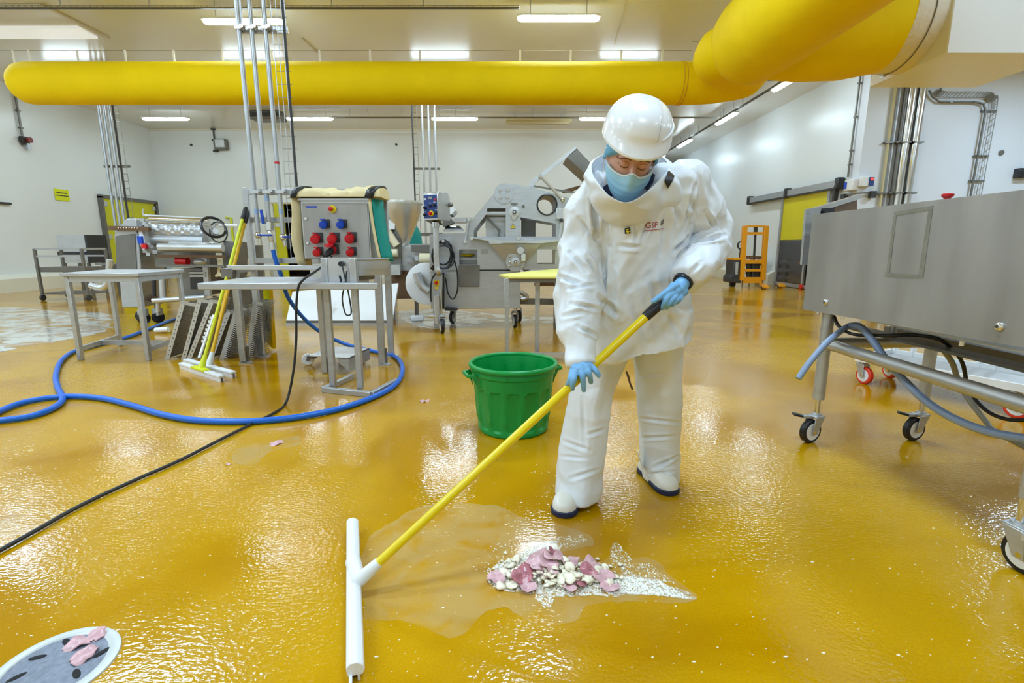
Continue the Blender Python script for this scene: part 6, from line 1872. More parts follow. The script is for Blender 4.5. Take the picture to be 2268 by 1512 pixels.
f2 = cells(np.stack([Wt[:, 0] * 7 + Wt[:, 2] * 3, Wt[:, 1] * 7, Wt[:, 2] * 12], 1))
set_co(tm, Pt + Nt * (0.020 * (f1 - 0.45) + (0.003 + 0.013 * zz) * (f2 - 0.45))[:, None])
tree = surface_tree(tm)
for pa, pb, wd, dp in (((1246, 976), (1306, 998), 0.008, 0.009), ((1302, 962), (1338, 952), 0.008, 0.009), ((1238, 1010), (1300, 1015), 0.007, 0.006), ((1419, 926), (1504, 936), 0.008, 0.009), ((1421, 970), (1495, 966), 0.008, 0.008), ((1447, 1036), (1501, 1010), 0.008, 0.012), ((1440, 1050), (1495, 1044), 0.007, 0.009), ((1420, 832), (1470, 828), 0.008, 0.006), ((1290, 880), (1296, 990), 0.009, 0.006), ((1262, 1060), (1325, 1040), 0.008, 0.008)):
    crease(tm, tree, pa, pb, wd, dp, 2.0)
bmt = bmesh.new(); bmt.from_mesh(tm)
mt = MB(); mt.bm.free(); mt.bm = bmt
trousers = mt.build('trousers', JACKET, per, smooth=180)
# small side fasteners of the trouser hems
MB().prism([at(1414, 1000, 2.17), at(1421, 1022, 2.17), at(1426, 1040, 2.17), at(1418, 1022, 2.17)], (0, 0.03, 0)).build('hem_tab', JACKET, per)
MB().prism([at(1332, 1020, 2.03), at(1338, 1032, 2.03), at(1334, 1046, 2.03), at(1330, 1050, 2.03)], (0, 0.03, 0)).build('hem_tab', JACKET, per)
MB().tube([at(1387, 822, 1.93), at(1391, 832, 1.93), at(1395, 848, 1.93), at(1401, 862, 1.93)], [0.003, 0.005, 0.004, 0.005], 6).build('draw_cord', BROW, per, label='dark draw cord under the jacket hem')

# boots
def boot(toe, heel, wtoe, name='boot'):
    toe, heel = V(toe), V(heel)
    d = (toe - heel); L_ = d.length; d.normalize(); s = V((-d.y, d.x, 0))
    st = [(0.0, 0.50, 0.05), (0.03, 0.64, 0.07), (0.12, 0.70, 0.085), (0.3, 0.74, 0.09), (0.45, 0.82, 0.092), (0.6, 0.94, 0.086), (0.75, 1.0, 0.078), (0.86, 0.94, 0.070), (0.94, 0.74, 0.060), (0.985, 0.45, 0.047), (1.0, 0.2, 0.038)]
    rings, sol = [], []
    for t_, w_, h in st:
        c = heel + d * (L_ * t_)
        ring = []
        for k in range(20):
            a = 2 * PI * k / 20
            z = 0.022 + (h - 0.022) * max(0, math.sin(a)) ** 0.75 if math.sin(a) > 0 else 0.022
            ring.append(c + s * (wtoe / 2 * w_ * math.copysign(abs(math.cos(a)) ** 0.8, math.cos(a))) + V((0, 0, z + 0.004 * math.sin(a))))
        rings.append(ring)
    b = MB().loft(rings).build(name, BOOTW, per)
    out = []
    for sgn in (1, -1):
        seq = st if sgn == 1 else st[::-1]
        for t_, w_, h in seq:
            out.append(heel + d * (L_ * (t_ * 1.03 - 0.015)) + s * (sgn * (wtoe / 2 + 0.005) * w_))
    MB().prism([p + V((0, 0, 0.0)) for p in out], (0, 0, 0.026)).build('sole', SOLEN, b, 0.004, label='navy blue boot sole')
boot((0.203, 1.872, 0), (0.292, 2.12, 0), 0.106)
boot((0.722, 2.055, 0), (0.650, 2.31, 0), 0.102)

# head frame: face turned down towards the floor in front
O = at(1399, 340, 1.72)
Fw = V((-0.10, -0.82, -0.56)).normalized()
U0 = (V((0, 0, 1)) - Fw * Fw.z).normalized()
R0 = U0.cross(Fw).normalized()
ra = 0.16
Up = (U0 * math.cos(ra) + R0 * math.sin(ra)).normalized()
Rt = Up.cross(Fw).normalized()
def hd_(r, f, u):
    return O + Rt * r + Fw * f + Up * u
# body: one continuous figure (skin grown on a skeleton, head shaped on top)
J = {'pel': (at(1395, 730, 2.07), 0.11), 'spi': (at(1398, 640, 2.02), 0.11), 'che': (at(1405, 500, 1.95), 0.115), 'nec': (at(1408, 415, 1.87), 0.06), 'hea': (hd_(0, -0.03, -0.05), 0.05),
     'shR': (at(1328, 450, 1.89), 0.052), 'elR': (at(1282, 640, 1.80), 0.038), 'wrR': (at(1289, 800, 1.66), 0.026),
     'shL': (at(1515, 430, 1.90), 0.052), 'elL': (at(1567, 535, 1.91), 0.038), 'wrL': (at(1518, 617, 1.765), 0.026),
     'hiR': (at(1345, 760, 2.09), 0.085), 'knR': (at(1305, 920, 2.05), 0.055), 'anR': (V((0.270, 2.05, 0.085)), 0.032), 'toR': (V((0.225, 1.93, 0.042)), 0.022),
     'hiL': (at(1452, 760, 2.12), 0.085), 'knL': (at(1460, 910, 2.19), 0.055), 'anL': (V((0.672, 2.24, 0.085)), 0.032), 'toL': (V((0.705, 2.11, 0.042)), 0.022)}
E_ = [('pel', 'spi'), ('spi', 'che'), ('che', 'nec'), ('nec', 'hea'), ('che', 'shR'), ('shR', 'elR'), ('elR', 'wrR'), ('che', 'shL'), ('shL', 'elL'), ('elL', 'wrL'), ('pel', 'hiR'), ('hiR', 'knR'), ('knR', 'anR'), ('anR', 'toR'), ('pel', 'hiL'), ('hiL', 'knL'), ('knL', 'anL'), ('anL', 'toL')]
ks = list(J)
me = bpy.data.meshes.new('skeleton')
me.from_pydata([tuple(J[k][0]) for k in ks], [(ks.index(a), ks.index(b)) for a, b in E_], [])
so = bpy.data.objects.new('skeleton', me); COL.objects.link(so)
sk = so.modifiers.new('skin', 'SKIN')
for k, v in zip(ks, me.skin_vertices[0].data):
    v.radius = (J[k][1], J[k][1]); v.use_root = (k == 'pel')
sd = so.modifiers.new('sub', 'SUBSURF'); sd.levels = 1
bme = evaluated(so)
bpy.data.objects.remove(so)
hb = MB(); hb.mesh(bme)
prof = [(-0.122, 0.022, 0.060, 0.02), (-0.112, 0.040, 0.085, 0.0), (-0.09, 0.054, 0.094, -0.04), (-0.06, 0.064, 0.094, -0.075), (-0.03, 0.069, 0.093, -0.09), (0.0, 0.072, 0.088, -0.098), (0.03, 0.074, 0.092, -0.10), (0.06, 0.073, 0.088, -0.10), (0.09, 0.064, 0.072, -0.088), (0.112, 0.044, 0.045, -0.062), (0.122, 0.015, 0.015, -0.03)]
rings = []
for u, wd, ff, bk in prof:
    c, hh = (ff + bk) / 2, (ff - bk) / 2
    rings.append([hd_(wd * math.copysign(abs(math.cos(a)) ** 0.9, math.cos(a)), c + hh * math.sin(a), u) for a in [2 * PI * k / 28 for k in range(28)]])
hb.loft(rings)
Rm = Matrix((Rt, Fw, Up)).transposed()
hb.tube([hd_(0, 0.088, 0.012), hd_(0, 0.100, -0.008), hd_(0, 0.112, -0.028), hd_(0, 0.098, -0.042)], [0.008, 0.009, 0.012, 0.010], 10)
for s in (-1, 1):
    hb.ball(hd_(s * 0.030, 0.080, 0.0), (0.017, 0.014, 0.011), 12, Rm)          # closed lids over the eyes
    hb.tube([hd_(s * 0.012, 0.090, 0.020), hd_(s * 0.032, 0.090, 0.024), hd_(s * 0.05, 0.078, 0.018)], [0.006, 0.008, 0.006], 8)   # brow ridge
    hb.ball(hd_(s * 0.075, -0.005, -0.005), (0.010, 0.018, 0.032), 10, Rm)      # ear
hb.tube([hd_(-0.022, 0.092, -0.07), hd_(0, 0.099, -0.069), hd_(0.022, 0.092, -0.07)], [0.006, 0.009, 0.006], 8)
bm2 = remeshed(hb.bm, 0.0052, 2)
bb = bmesh.new(); bb.from_mesh(bm2)
mb2 = MB(); mb2.bm.free(); mb2.bm = bb
hbvh = BVHTree.FromBMesh(bb)
body = mb2.build('body', SKIN, per, smooth=180)
def onface(r, f, u, off=0.0):
    """Drop a head-space point onto the face surface."""
    p = hd_(r, 0.3, u)
    hit = hbvh.ray_cast(p, -Fw)
    return (hit[0] + Fw * off) if hit[0] else hd_(r, f, u)
for s in (-1, 1):
    pts = [onface(s * x, 0.09, u, 0.0008) for x, u in ((0.014, 0.019), (0.024, 0.0225), (0.036, 0.022), (0.048, 0.016), (0.054, 0.010))]
    MB().tube(smoothpath(pts, 4), 0.0014, 6).build('eyebrow', BROW, body)
    pts = [onface(s * x, 0.09, u, 0.0008) for x, u in ((0.015, -0.004), (0.022, -0.0085), (0.031, -0.010), (0.040, -0.0075), (0.046, -0.002))]
    MB().tube(smoothpath(pts, 4), 0.0012, 6).build('eyelashes', BROW, body)
    pts = [onface(s * x, 0.09, u, 0.0006) for x, u in ((0.016, 0.004), (0.024, 0.010), (0.033, 0.011), (0.043, 0.007))]
    MB().tube(smoothpath(pts, 4), 0.0010, 6).build('eyelid_crease', LIDM, body)
# face mask
rows = []
nv = 14; nh = 25
for j in range(nv + 1):
    v = j / nv
    row = []
    for i in range(nh):
        a = (i / (nh - 1) - 0.5) * 2
        an = a * 1.28
        top = -0.036 + 0.002 * math.cos(an) + 0.006 * abs(a) ** 2 + 0.020 * math.exp(-(a / 0.18) ** 2)
        bot = -0.122 + 0.045 * abs(a) ** 2.2
        u = top + (bot - top) * v
        wd, fr_ = 0.079, 0.104
        bulge = 0.020 * math.exp(-(a / 0.24) ** 2) * math.sin(PI * min(1, v * 0.9 + 0.22)) + 0.006 * math.sin(PI * v)
        taper = 1 - 0.16 * v ** 2
        pleat = 0.0022 * (abs(((v * 4) % 1) - 0.5) * 4 - 1) * (1 if 0.1 < v < 0.9 else 0)
        row.append(hd_(math.sin(an) * (wd * taper + pleat), math.cos(an) * (fr_ * (1 - 0.12 * v ** 3) + bulge + pleat) - 0.002, u))
    rows.append(row)
mk = MB().loft(rows, False, False).build('face_mask', MASKM, per, smooth=60)
s = mk.modifiers.new('s', 'SOLIDIFY'); s.thickness = 0.002
MB().tube([p + Fw * 0.001 for p in rows[0]], 0.0038, 6).build('top_binding', MASKE, mk, label='white top edge of the mask')
for sgn, col in ((-1, rows), (1, rows)):
    e = 0 if sgn < 0 else -1
    pts = [col[1][e], hd_(sgn * 0.083, 0.0, 0.004), hd_(sgn * 0.084, -0.025, -0.01), hd_(sgn * 0.08, 0.0, -0.06), col[-3][e]]
    MB().tube(smoothpath(pts, 5), 0.0014, 5).build('ear_loop', WHITEP, mk)
# hair net
rows = []
for j in range(9):
    v = j / 8
    row = []
    for i in range(48):
        a = 2 * PI * i / 48     # 0 = front
        ca = math.cos(a)
        low = 0.040 if ca > 0 else 0.040
        low = -0.035 + 0.074 * max(0.0, ca) ** 0.7 if ca > 0 else -0.035 - 0.02 * (-ca)
        u = low + (0.125 - low) * v
        k = math.sqrt(max(0.0, 1 - (max(u, 0.02) - 0.02) ** 2 / 0.116 ** 2)) if v < 1 else 0.02
        ruff = 0.003 * math.sin(a * 23 + v * 6) * (1 - v) + 0.002 * math.sin(a * 41)
        row.append(hd_(math.sin(a) * (0.082 * k + ruff + 0.004), ca * (0.101 * k + ruff + 0.003) - 0.004, u))
    rows.append(row)
hn = MB().loft(rows, True).build('hair_net', HNET, per, smooth=180)
# helmet
hel = MB()
HU = 0.072
def helm(el, a, ex=0.0):
    ca, sa = math.cos(a), math.sin(a)
    ce, se = math.cos(el), math.sin(el)
    fr_ = 0.133 if ca > 0 else 0.130
    k = ce ** 0.80
    pan = 0.0035 if (abs(sa * k * 0.108) < 0.045 and ca > -0.4 and el > 0.16) else 0.0
    r_ = 1.0 + ex
    return hd_(sa * (0.108 + pan) * k * r_, ca * (fr_ + pan) * k * r_ - 0.010, HU + (0.098 + pan) * se ** 0.95)
rows = []
NA = 72
for a_i in [0]:
    pass
def brim(i, out, du):
    a = 2 * PI * i / NA; ca = math.cos(a)
    fo = out * (0.10 + 0.60 * max(0, ca) ** 1.6)
    return hd_(math.sin(a) * (0.108 + fo * 0.55), ca * ((0.133 if ca > 0 else 0.130) + fo) - 0.010, HU + du - 0.010 * max(0, ca) ** 2)
rows.append([brim(i, 0.010, -0.014) for i in range(NA)])
rows.append([brim(i, 0.040, -0.016) for i in range(NA)])
rows.append([brim(i, 0.043, -0.010) for i in range(NA)])
rows.append([brim(i, 0.036, -0.004) for i in range(NA)])
rows.append([brim(i, 0.012, 0.008) for i in range(NA)])
for j in range(1, 16):
    el = 0.06 + (PI / 2 - 0.08) * j / 15
    rows.append([helm(el, 2 * PI * i / NA) for i in range(NA)])
GROOVE = mat('helmet_groove', (186, 188, 194), 0.4)
hl = hel.loft(rows).build('helmet', HELM, per, smooth=50)
for sgn in (1,):
    pts = []
    for k in range(14):
        el = 0.2 + k * 0.085
        tgt = 0.046 * sgn
        ce = math.cos(el) ** 0.80
        sa = max(-1, min(1, tgt / (0.11 * ce)))
        pts.append(helm(el, math.asin(sa), 0.030))
    MB().tube(pts, 0.0014, 5).build('panel_groove', GROOVE, hl)
for sgn in (1,):
    pts = [helm(0.20 + 0.10 * math.sin(k / 12 * PI) * 0.5 + 0.012 * k, sgn * (0.62 + k * 0.09), 0.012) for k in range(13)]
    MB().tube(pts, 0.003, 6).build('side_rib', HELM, hl)
# hood and high collar of the jacket
upper = [at(*q) for q in ((1385, 450, 1.60), (1352, 436, 1.62), (1330, 412, 1.66), (1313, 388, 1.73), (1313, 362, 1.80), (1328, 344, 1.87), (1360, 336, 1.93), (1405, 334, 1.95), (1450, 340, 1.92), (1474, 352, 1.86), (1480, 368, 1.78), (1472, 386, 1.71), (1450, 408, 1.66), (1420, 436, 1.62))]
mid = [at(*q) for q in ((1383, 468, 1.655), (1345, 452, 1.67), (1318, 428, 1.71), (1303, 398, 1.76), (1304, 368, 1.83), (1318, 352, 1.91), (1352, 345, 1.98), (1408, 344, 2.0), (1462, 348, 1.97), (1490, 362, 1.88), (1500, 382, 1.79), (1494, 404, 1.73), (1470, 430, 1.70), (1428, 458, 1.67))]
lower = [at(*q) for q in ((1382, 505, 1.765), (1340, 490, 1.77), (1315, 462, 1.79), (1302, 430, 1.84), (1306, 402, 1.89), (1320, 385, 1.94), (1358, 375, 1.985), (1410, 370, 2.0), (1470, 372, 1.98), (1505, 385, 1.90), (1524, 405, 1.84), (1518, 440, 1.79), (1490, 470, 1.775), (1432, 497, 1.765))]
def closed_sm(P, n):
    out = []
    m = len(P)
    for i in range(m):
        a, b, c, d = P[i - 1], P[i], P[(i + 1) % m], P[(i + 2) % m]
        for k in range(n):
            t_ = k / n
            out.append(0.5 * ((2 * b) + (c - a) * t_ + (2 * a - 5 * b + 4 * c - d) * t_ * t_ + (3 * b - a - 3 * c + d) * t_ ** 3))
    return out
cu, cm, cl = closed_sm(upper, 6), closed_sm(mid, 6), closed_sm(lower, 6)
rows = []
ctr_ = at(1400, 410, 1.82)
for j in range(13):
    f = j / 12
    row = []
    for i, (a, b, c) in enumerate(zip(cl, cm, cu)):
        p = a * (1 - f) ** 2 + b * 2 * f * (1 - f) * 1.0 + c * f ** 2
        o_ = (p - ctr_); o_.z = 0; o_.normalize()
        wv = 0.006 * math.sin(i * 0.55 + f * 6) * math.sin(PI * f) + 0.010 * ridge(noise.noise(p * 16)) * math.sin(PI * f)
        row.append(p + o_ * wv)
    rows.append(row)
RW = np.array([[tuple(p) for p in r] for r in rows]); sh = RW.shape; RW = RW.reshape(-1, 3)
CW = wobble(RW, 14, 0.02) + RW
ck = (cells(np.stack([CW[:, 0] * 11, CW[:, 1] * 9, CW[:, 2] * 13], 1)) - 0.46) * 0.022
for j in range(sh[0]):
    for i in range(sh[1]):
        p = rows[j][i]; o_ = p - ctr_; o_.z *= 0.4; o_.normalize()
        rows[j][i] = p + o_ * float(ck[j * sh[1] + i]) * math.sin(PI * min(1, j / 12 * 0.85 + 0.06))
ho = MB().loft(rows, False).build('hood', JACKET, per, smooth=180)
s = ho.modifiers.new('s', 'SOLIDIFY'); s.thickness = 0.004; s.offset = -1
sb2 = ho.modifiers.new('u', 'SUBSURF'); sb2.levels = 1; sb2.render_levels = 1
# dark inner collar at the neck
MB().tube([at(1345, 415, 1.78), at(1349, 424, 1.77), at(1356, 431, 1.76)], 0.018, 8).build('inner_collar', MATS['navy_sole'], per)
MB().tube([at(1440, 385, 1.74), at(1436, 400, 1.74), at(1426, 414, 1.74)], 0.018, 8).build('inner_collar', MATS['navy_sole'], per)

# patches and print on the cloth, draped on the jacket front
hbm = bmesh.new(); hbm.from_mesh(evaluated(ho)); bmesh.ops.translate(hbm, vec=ORG[ho.name], verts=hbm.verts)
hov = BVHTree.FromBMesh(hbm)
def drape(p, off=0.0025):
    best = None
    for tree in (bvh, hov):
        h = tree.ray_cast(V((p.x, p.y - 0.6, p.z)), V((0, 1, 0)))
        if h[0] and (best is None or h[0].y < best.y):
            best = h[0]
    return (best + V((0, -off, 0))) if best else p
def patch(quad, m, nm, n=8, parent=jacket, off=0.003):
    q = [at(*k) for k in quad]
    rows = []
    for j in range(n + 1):
        rows.append([drape(q[0].lerp(q[1], i / n).lerp(q[3].lerp(q[2], i / n), j / n), off) for i in range(n + 1)])
    o = MB().loft(rows, False, False).build(nm, m, parent, smooth=60)
    s_ = o.modifiers.new('s', 'SOLIDIFY'); s_.thickness = 0.002
    return o
patch(((1479, 376, 1.74), (1493, 389, 1.74), (1474, 419, 1.74), (1464, 403, 1.74)), BLACKP, 'hook_patch', off=0.006)
lbp = patch(((1381, 506, 1.76), (1392, 505, 1.76), (1393, 517, 1.76), (1382, 518, 1.76)), BLACKP, 'chest_label', 5, off=0.003)
for k_, q_ in enumerate((((1383.5, 508, 1.76), (1390, 507.5, 1.76), (1388, 510.5, 1.76), (1385, 511, 1.76)), ((1383.5, 512, 1.76), (1391, 511.5, 1.76), (1391, 514, 1.76), (1384, 514.5, 1.76)), ((1386, 514, 1.76), (1389, 514, 1.76), (1390, 517, 1.76), (1385, 517, 1.76)))):
    patch(q_, YEL, 'label_mark', 3, lbp, off=0.0065)
def print_text(s, cx, cy, size, m, ang, nm):
    c = at(cx, cy, 1.75)
    me = text_mesh(s, size, 0.0)
    mb = MB(); mb.mesh(me); bm_ = mb.bm
    bmesh.ops.triangulate(bm_, faces=bm_.faces)
    bmesh.ops.subdivide_edges(bm_, edges=bm_.edges, cuts=2)
    ca, sa = math.cos(ang), math.sin(ang)
    for v in bm_.verts:
        x, y = v.co.x, v.co.y
        v.co = drape(V((c.x + x * ca - y * sa, c.y, c.z + x * sa + y * ca)), 0.0022)
    return mb.build(nm, m, jacket, smooth=0)
print_text('GSF', 1445, 499, 0.027, LOGO, 0.06, 'printed_letters')
patch(((1425, 511, 1.76), (1474, 505, 1.76), (1474, 506, 1.76), (1425, 512.2, 1.76)), LOGO, 'print_line', 8, off=0.002)
patch(((1464, 490, 1.76), (1470, 484, 1.76), (1469, 495, 1.76), (1463, 499, 1.76)), GREYPR, 'print_leaf', 4, off=0.002)

# ------------------------------------------------------------------ the floor squeegee the person pushes
s0, s1 = g(781, 1160, 0.03), g(787, 1488, 0.03)
sd_ = (s1 - s0).normalized()
HB = g(800, 1281, 0.06); HT = at(1486, 650, 1.715)
hdn = (HT - HB).normalized()
sq = thing('floor_squeegee', 'white floor squeegee with a long yellow handle held by the person', 'squeegee', s0.lerp(s1, 0.37))
sidev = V((sd_.y, -sd_.x, 0))
if sidev.x < 0: sidev = -sidev
def sqp(a, s, z): return s0.lerp(s1, a) * 1.0 + sidev * s + V((0, 0, z - 0.03))
prf = [(-0.021, 0.020), (0.018, 0.018), (0.024, 0.030), (0.021, 0.046), (0.006, 0.058), (-0.012, 0.058), (-0.022, 0.048)]
MB().loft([[sqp(a, s, z) for s, z in prf] for a in (0, 0.004, 0.996, 1)]).build('blade_holder', WHITEP, sq, 0.002)
for k in (-0.012, 0.008):
    MB().loft([[sqp(a, k - 0.003, 0.0), sqp(a, k + 0.003, 0.0), sqp(a, k + 0.004, 0.026), sqp(a, k - 0.004, 0.026)] for a in (0.004, 1.035 if k < 0 else 0.996)]).build('rubber_blade', WHITER, sq)
c_ = s0.lerp(s1, 0.37)
MB().tube([c_ + V((0, 0, 0.012)), HB - hdn * 0.01, HB + hdn * 0.04, HB + hdn * 0.075], [0.026, 0.024, 0.020, 0.0165], 16).build('socket', WHITEP, sq)
MB().tube([HB + hdn * 0.06, HT - hdn * 0.12], 0.0145, 18).build('handle', YEL, sq)
MB().tube([HT - hdn * 0.125, HT - hdn * 0.12, HT - hdn * 0.07, HT - hdn * 0.01, HT], [0.0155, 0.0175, 0.019, 0.019, 0.012], 16).build('grip', BLACKP, sq)
def on_handle(px):
    """Point of the handle seen at this column of the photo (for the hand that holds it)."""
    lo, hi = 0.0, 1.0
    for _ in range(40):
        m_ = (lo + hi) / 2; p = HB.lerp(HT, m_)
        z = p.z - CAMH; d = p.y * CT - z * ST
        if 1134 + FOC * p.x / d < px: lo = m_
        else: hi = m_
    return HB.lerp(HT, (lo + hi) / 2)

# gloves
def glove(name, balls, fingers, m=NITR):
    mb = MB()
    for c, r in balls:
        mb.ball(c, r, 14)
    for pts, rad in fingers:
        sp = smoothpath(pts, 4)
        n = len(sp)
        rr = [rad * (1.08 - 0.28 * i / (n - 1)) for i in range(n)]
        mb.tube(sp, rr, 12)
        mb.ball(sp[-1], rr[-1], 10)
    me = remeshed(mb.bm, 0.0028, 3)
    b = bmesh.new(); b.from_mesh(me)
    q = MB(); q.bm.free(); q.bm = b
    return q.build(name, m, per, smooth=180)
yh = on_handle(1285).y
def h(x, y, dy): return at(x, y, yh + dy)
glove('glove', [(h(1290, 806, 0.012), 0.024), (h(1282, 812, 0.0), 0.024), (h(1297, 810, 0.0), 0.024), (h(1272, 822, -0.012), 0.0175), (h(1285, 818, -0.024), 0.0185), (h(1298, 815, -0.024), 0.018), (h(1305, 812, -0.014), 0.016), (h(1290, 812, -0.018), 0.020), (h(1277, 815, -0.012), 0.020)],
      [([h(1299, 814, -0.026), h(1304, 824, -0.042), h(1307, 835, -0.034), h(1309, 846, -0.012)], 0.0102),
       ([h(1287, 817, -0.030), h(1290, 832, -0.044), h(1292, 850, -0.036), h(1293, 864, -0.022)], 0.0104),
       ([h(1274, 822, -0.026), h(1272, 838, -0.042), h(1269, 850, -0.038), h(1268, 861, -0.020)], 0.0100),
       ([h(1267, 820, -0.012), h(1263, 834, -0.030), h(1260, 845, -0.030), h(1256, 852, -0.014)], 0.0088),
       ([h(1304, 809, -0.004), h(1313, 814, -0.020), h(1320, 822, -0.030), h(1326, 831, -0.028)], 0.0108)])
def h2_(x, y, Y): return at(x, y, Y)
glove('glove', [(h2_(1514, 624, 1.752), 0.026), (h2_(1508, 632, 1.742), 0.027), (h2_(1500, 640, 1.728), 0.026), (h2_(1493, 646, 1.712), 0.0225), (h2_(1504, 650, 1.728), 0.021), (h2_(1511, 644, 1.738), 0.022), (h2_(1492, 636, 1.712), 0.019)],
      [([h2_(1500, 630, 1.712), h2_(1484, 640, 1.690), h2_(1466, 653, 1.672), h2_(1447, 667, 1.660)], 0.0108),
       ([h2_(1490, 648, 1.697), h2_(1478, 658, 1.672), h2_(1471, 671, 1.668), h2_(1467, 683, 1.690)], 0.0104),
       ([h2_(1498, 653, 1.704), h2_(1487, 664, 1.678), h2_(1480, 675, 1.676), h2_(1477, 681, 1.698)], 0.0102),
       ([h2_(1505, 655, 1.714), h2_(1496, 666, 1.692), h2_(1490, 673, 1.692), h2_(1488, 676, 1.708)], 0.0098),
       ([h2_(1511, 652, 1.726), h2_(1506, 662, 1.708), h2_(1501, 668, 1.706), h2_(1498, 670, 1.716)], 0.0090)])
MB().tube([at(1522, 612, 1.770), at(1516, 619, 1.762), at(1511, 626, 1.752)], [0.036, 0.0365, 0.034], 20).build('under_cuff', BLACKP, per, label='black under cuff at the wrist')
MB().tube([at(1290, 804, 1.662), at(1290, 812, yh + 0.01)], [0.0345, 0.031], 20).build('glove_cuff', MATS['navy_sole'], per, label='dark edge of the glove cuff')

# ------------------------------------------------------------------ green tub
bc_ = V((0.008, 2.92, 0)); 
zr_ = at(1137, 803, 2.92).z
rb0, rb1 = 0.215, 0.252
tub = thing('green_tub', 'green plastic tub with fluted sides and a rolled rim, standing on the wet floor', 'tub', bc_)
NS = 96
def fl(r, z, a):
    k = 0.0
    if 0.05 < z < zr_ * 0.66:
        u = (a * 14 / (2 * PI)) % 1.0 - 0.5
        arch = zr_ * 0.66 - 0.05 * (2 * abs(u)) ** 3
        if z < arch:
            k = 0.018 * (1 - (2 * abs(u)) ** 2.2)
    return r - k
pr_ = [(0.02, 0.004), (rb0 * 0.96, 0.0), (rb0, 0.012), (rb0 + 0.001, 0.03), (rb0 + 0.003, 0.055), (rb0 + 0.006, 0.07)]
for k in range(1, 18):
    z = 0.07 + (zr_ - 0.06 - 0.07) * k / 17
    pr_.append((rb0 + 0.006 + (rb1 - rb0 - 0.012) * (z / zr_), z))
pr_ += [(rb1, zr_ - 0.05), (rb1 + 0.001, zr_ - 0.028), (rb1 - 0.004, zr_ - 0.005), (rb1 - 0.008, zr_ - 0.03), (rb1 - 0.014, zr_ * 0.6), (rb0 - 0.008, 0.02), (0.02, 0.012)]
MB().lathe(pr_, bc_, NS, f=fl, cap=True).build('tub_wall', GREENP, tub, smooth=30)
rim = [(0.004, -0.020), (0.014, -0.016), (0.018, -0.004), (0.016, 0.006), (0.008, 0.012), (-0.002, 0.010), (-0.006, 0.0), (-0.004, -0.014)]
rg = []
for k in range(72):
    a = 2 * PI * k / 72
    rg.append([bc_ + V(((rb1 + r) * math.cos(a), (rb1 + r) * math.sin(a), zr_ + z)) for r, z in rim])
mr_ = MB()
vr = [[mr_.bm.verts.new(p) for p in r] for r in rg]
for i in range(72):
    for k in range(8):
        mr_.bm.faces.new((vr[i][k], vr[i][(k + 1) % 8], vr[(i + 1) % 72][(k + 1) % 8], vr[(i + 1) % 72][k]))
mr_.build('rolled_rim', GREENP, tub, smooth=60)
for sgn, ang in ((1, math.radians(200)), (-1, math.radians(20))):
    dr_ = V((math.cos(ang), math.sin(ang), 0)); tg = V((-dr_.y, dr_.x, 0))
    z = zr_ - 0.045
    o_ = [bc_ + dr_ * (rb1 - 0.004) + tg * 0.062, bc_ + dr_ * (rb1 + 0.045) + tg * 0.052, bc_ + dr_ * (rb1 + 0.045) - tg * 0.052, bc_ + dr_ * (rb1 - 0.004) - tg * 0.062]
    hm2 = MB()
    for a_, b_ in zip(o_, o_[1:]):
        hm2.bar(a_ + V((0, 0, z)), b_ + V((0, 0, z)), 0.014, 0.022)
    hh_ = hm2.build('handle_loop', GREENP, tub, 0.004)
    for s in (-1, 1):
        p = bc_ + dr_ * (rb1 - 0.006) + tg * (0.056 * s)
        MB().prism([p + V((0, 0, z)), p + dr_ * 0.035 + V((0, 0, z)), p + dr_ * 0.008 + V((0, 0, z - 0.05)), p - dr_ * 0.004 + V((0, 0, z - 0.085))], tg * 0.01).build('handle_web', GREENP, hh_)
p = bc_ + V((-0.04, -rb1 - 0.004, 0)); MB().box((p.x, p.y + 0.004, zr_ - 0.035), (0.004, 0.01, 0.03)).build('mould_mark', GREENP, tub)

# ------------------------------------------------------------------ floor drain
dc = V((-1.216, 1.134, 0))
drn = thing('floor_drain', 'round grey floor drain cover with a pale ring, at the bottom left', 'drain', dc)
MB().lathe([(0.112, 0.0), (0.1415, 0.0), (0.140, 0.004), (0.118, 0.006), (0.112, 0.003)], dc, 64, cap=False).build('drain_ring', DRAINR, drn)
MB().lathe([(0.005, 0.0), (0.113, 0.0), (0.113, 0.003), (0.005, 0.0045)], dc, 48).build('drain_cover', DRAINM, drn)
for (px, py), ang, L_ in (((84, 1458), 0.3, 0.040), ((214, 1416), 0.9, 0.05), ((226, 1447), 1.2, 0.05), ((170, 1494), 2.4, 0.045), ((37, 1502), 0.9, 0.055), ((148, 1424), -0.6, 0.045)):
    p = g(px, py); d = V((math.cos(ang), math.sin(ang), 0))
    MB().ball((p.x, p.y, 0.0038), (0.021, 0.0085, 0.0015), 12, Matrix.Rotation(ang, 3, 'Z')).build('drain_slot', DARK, drn)

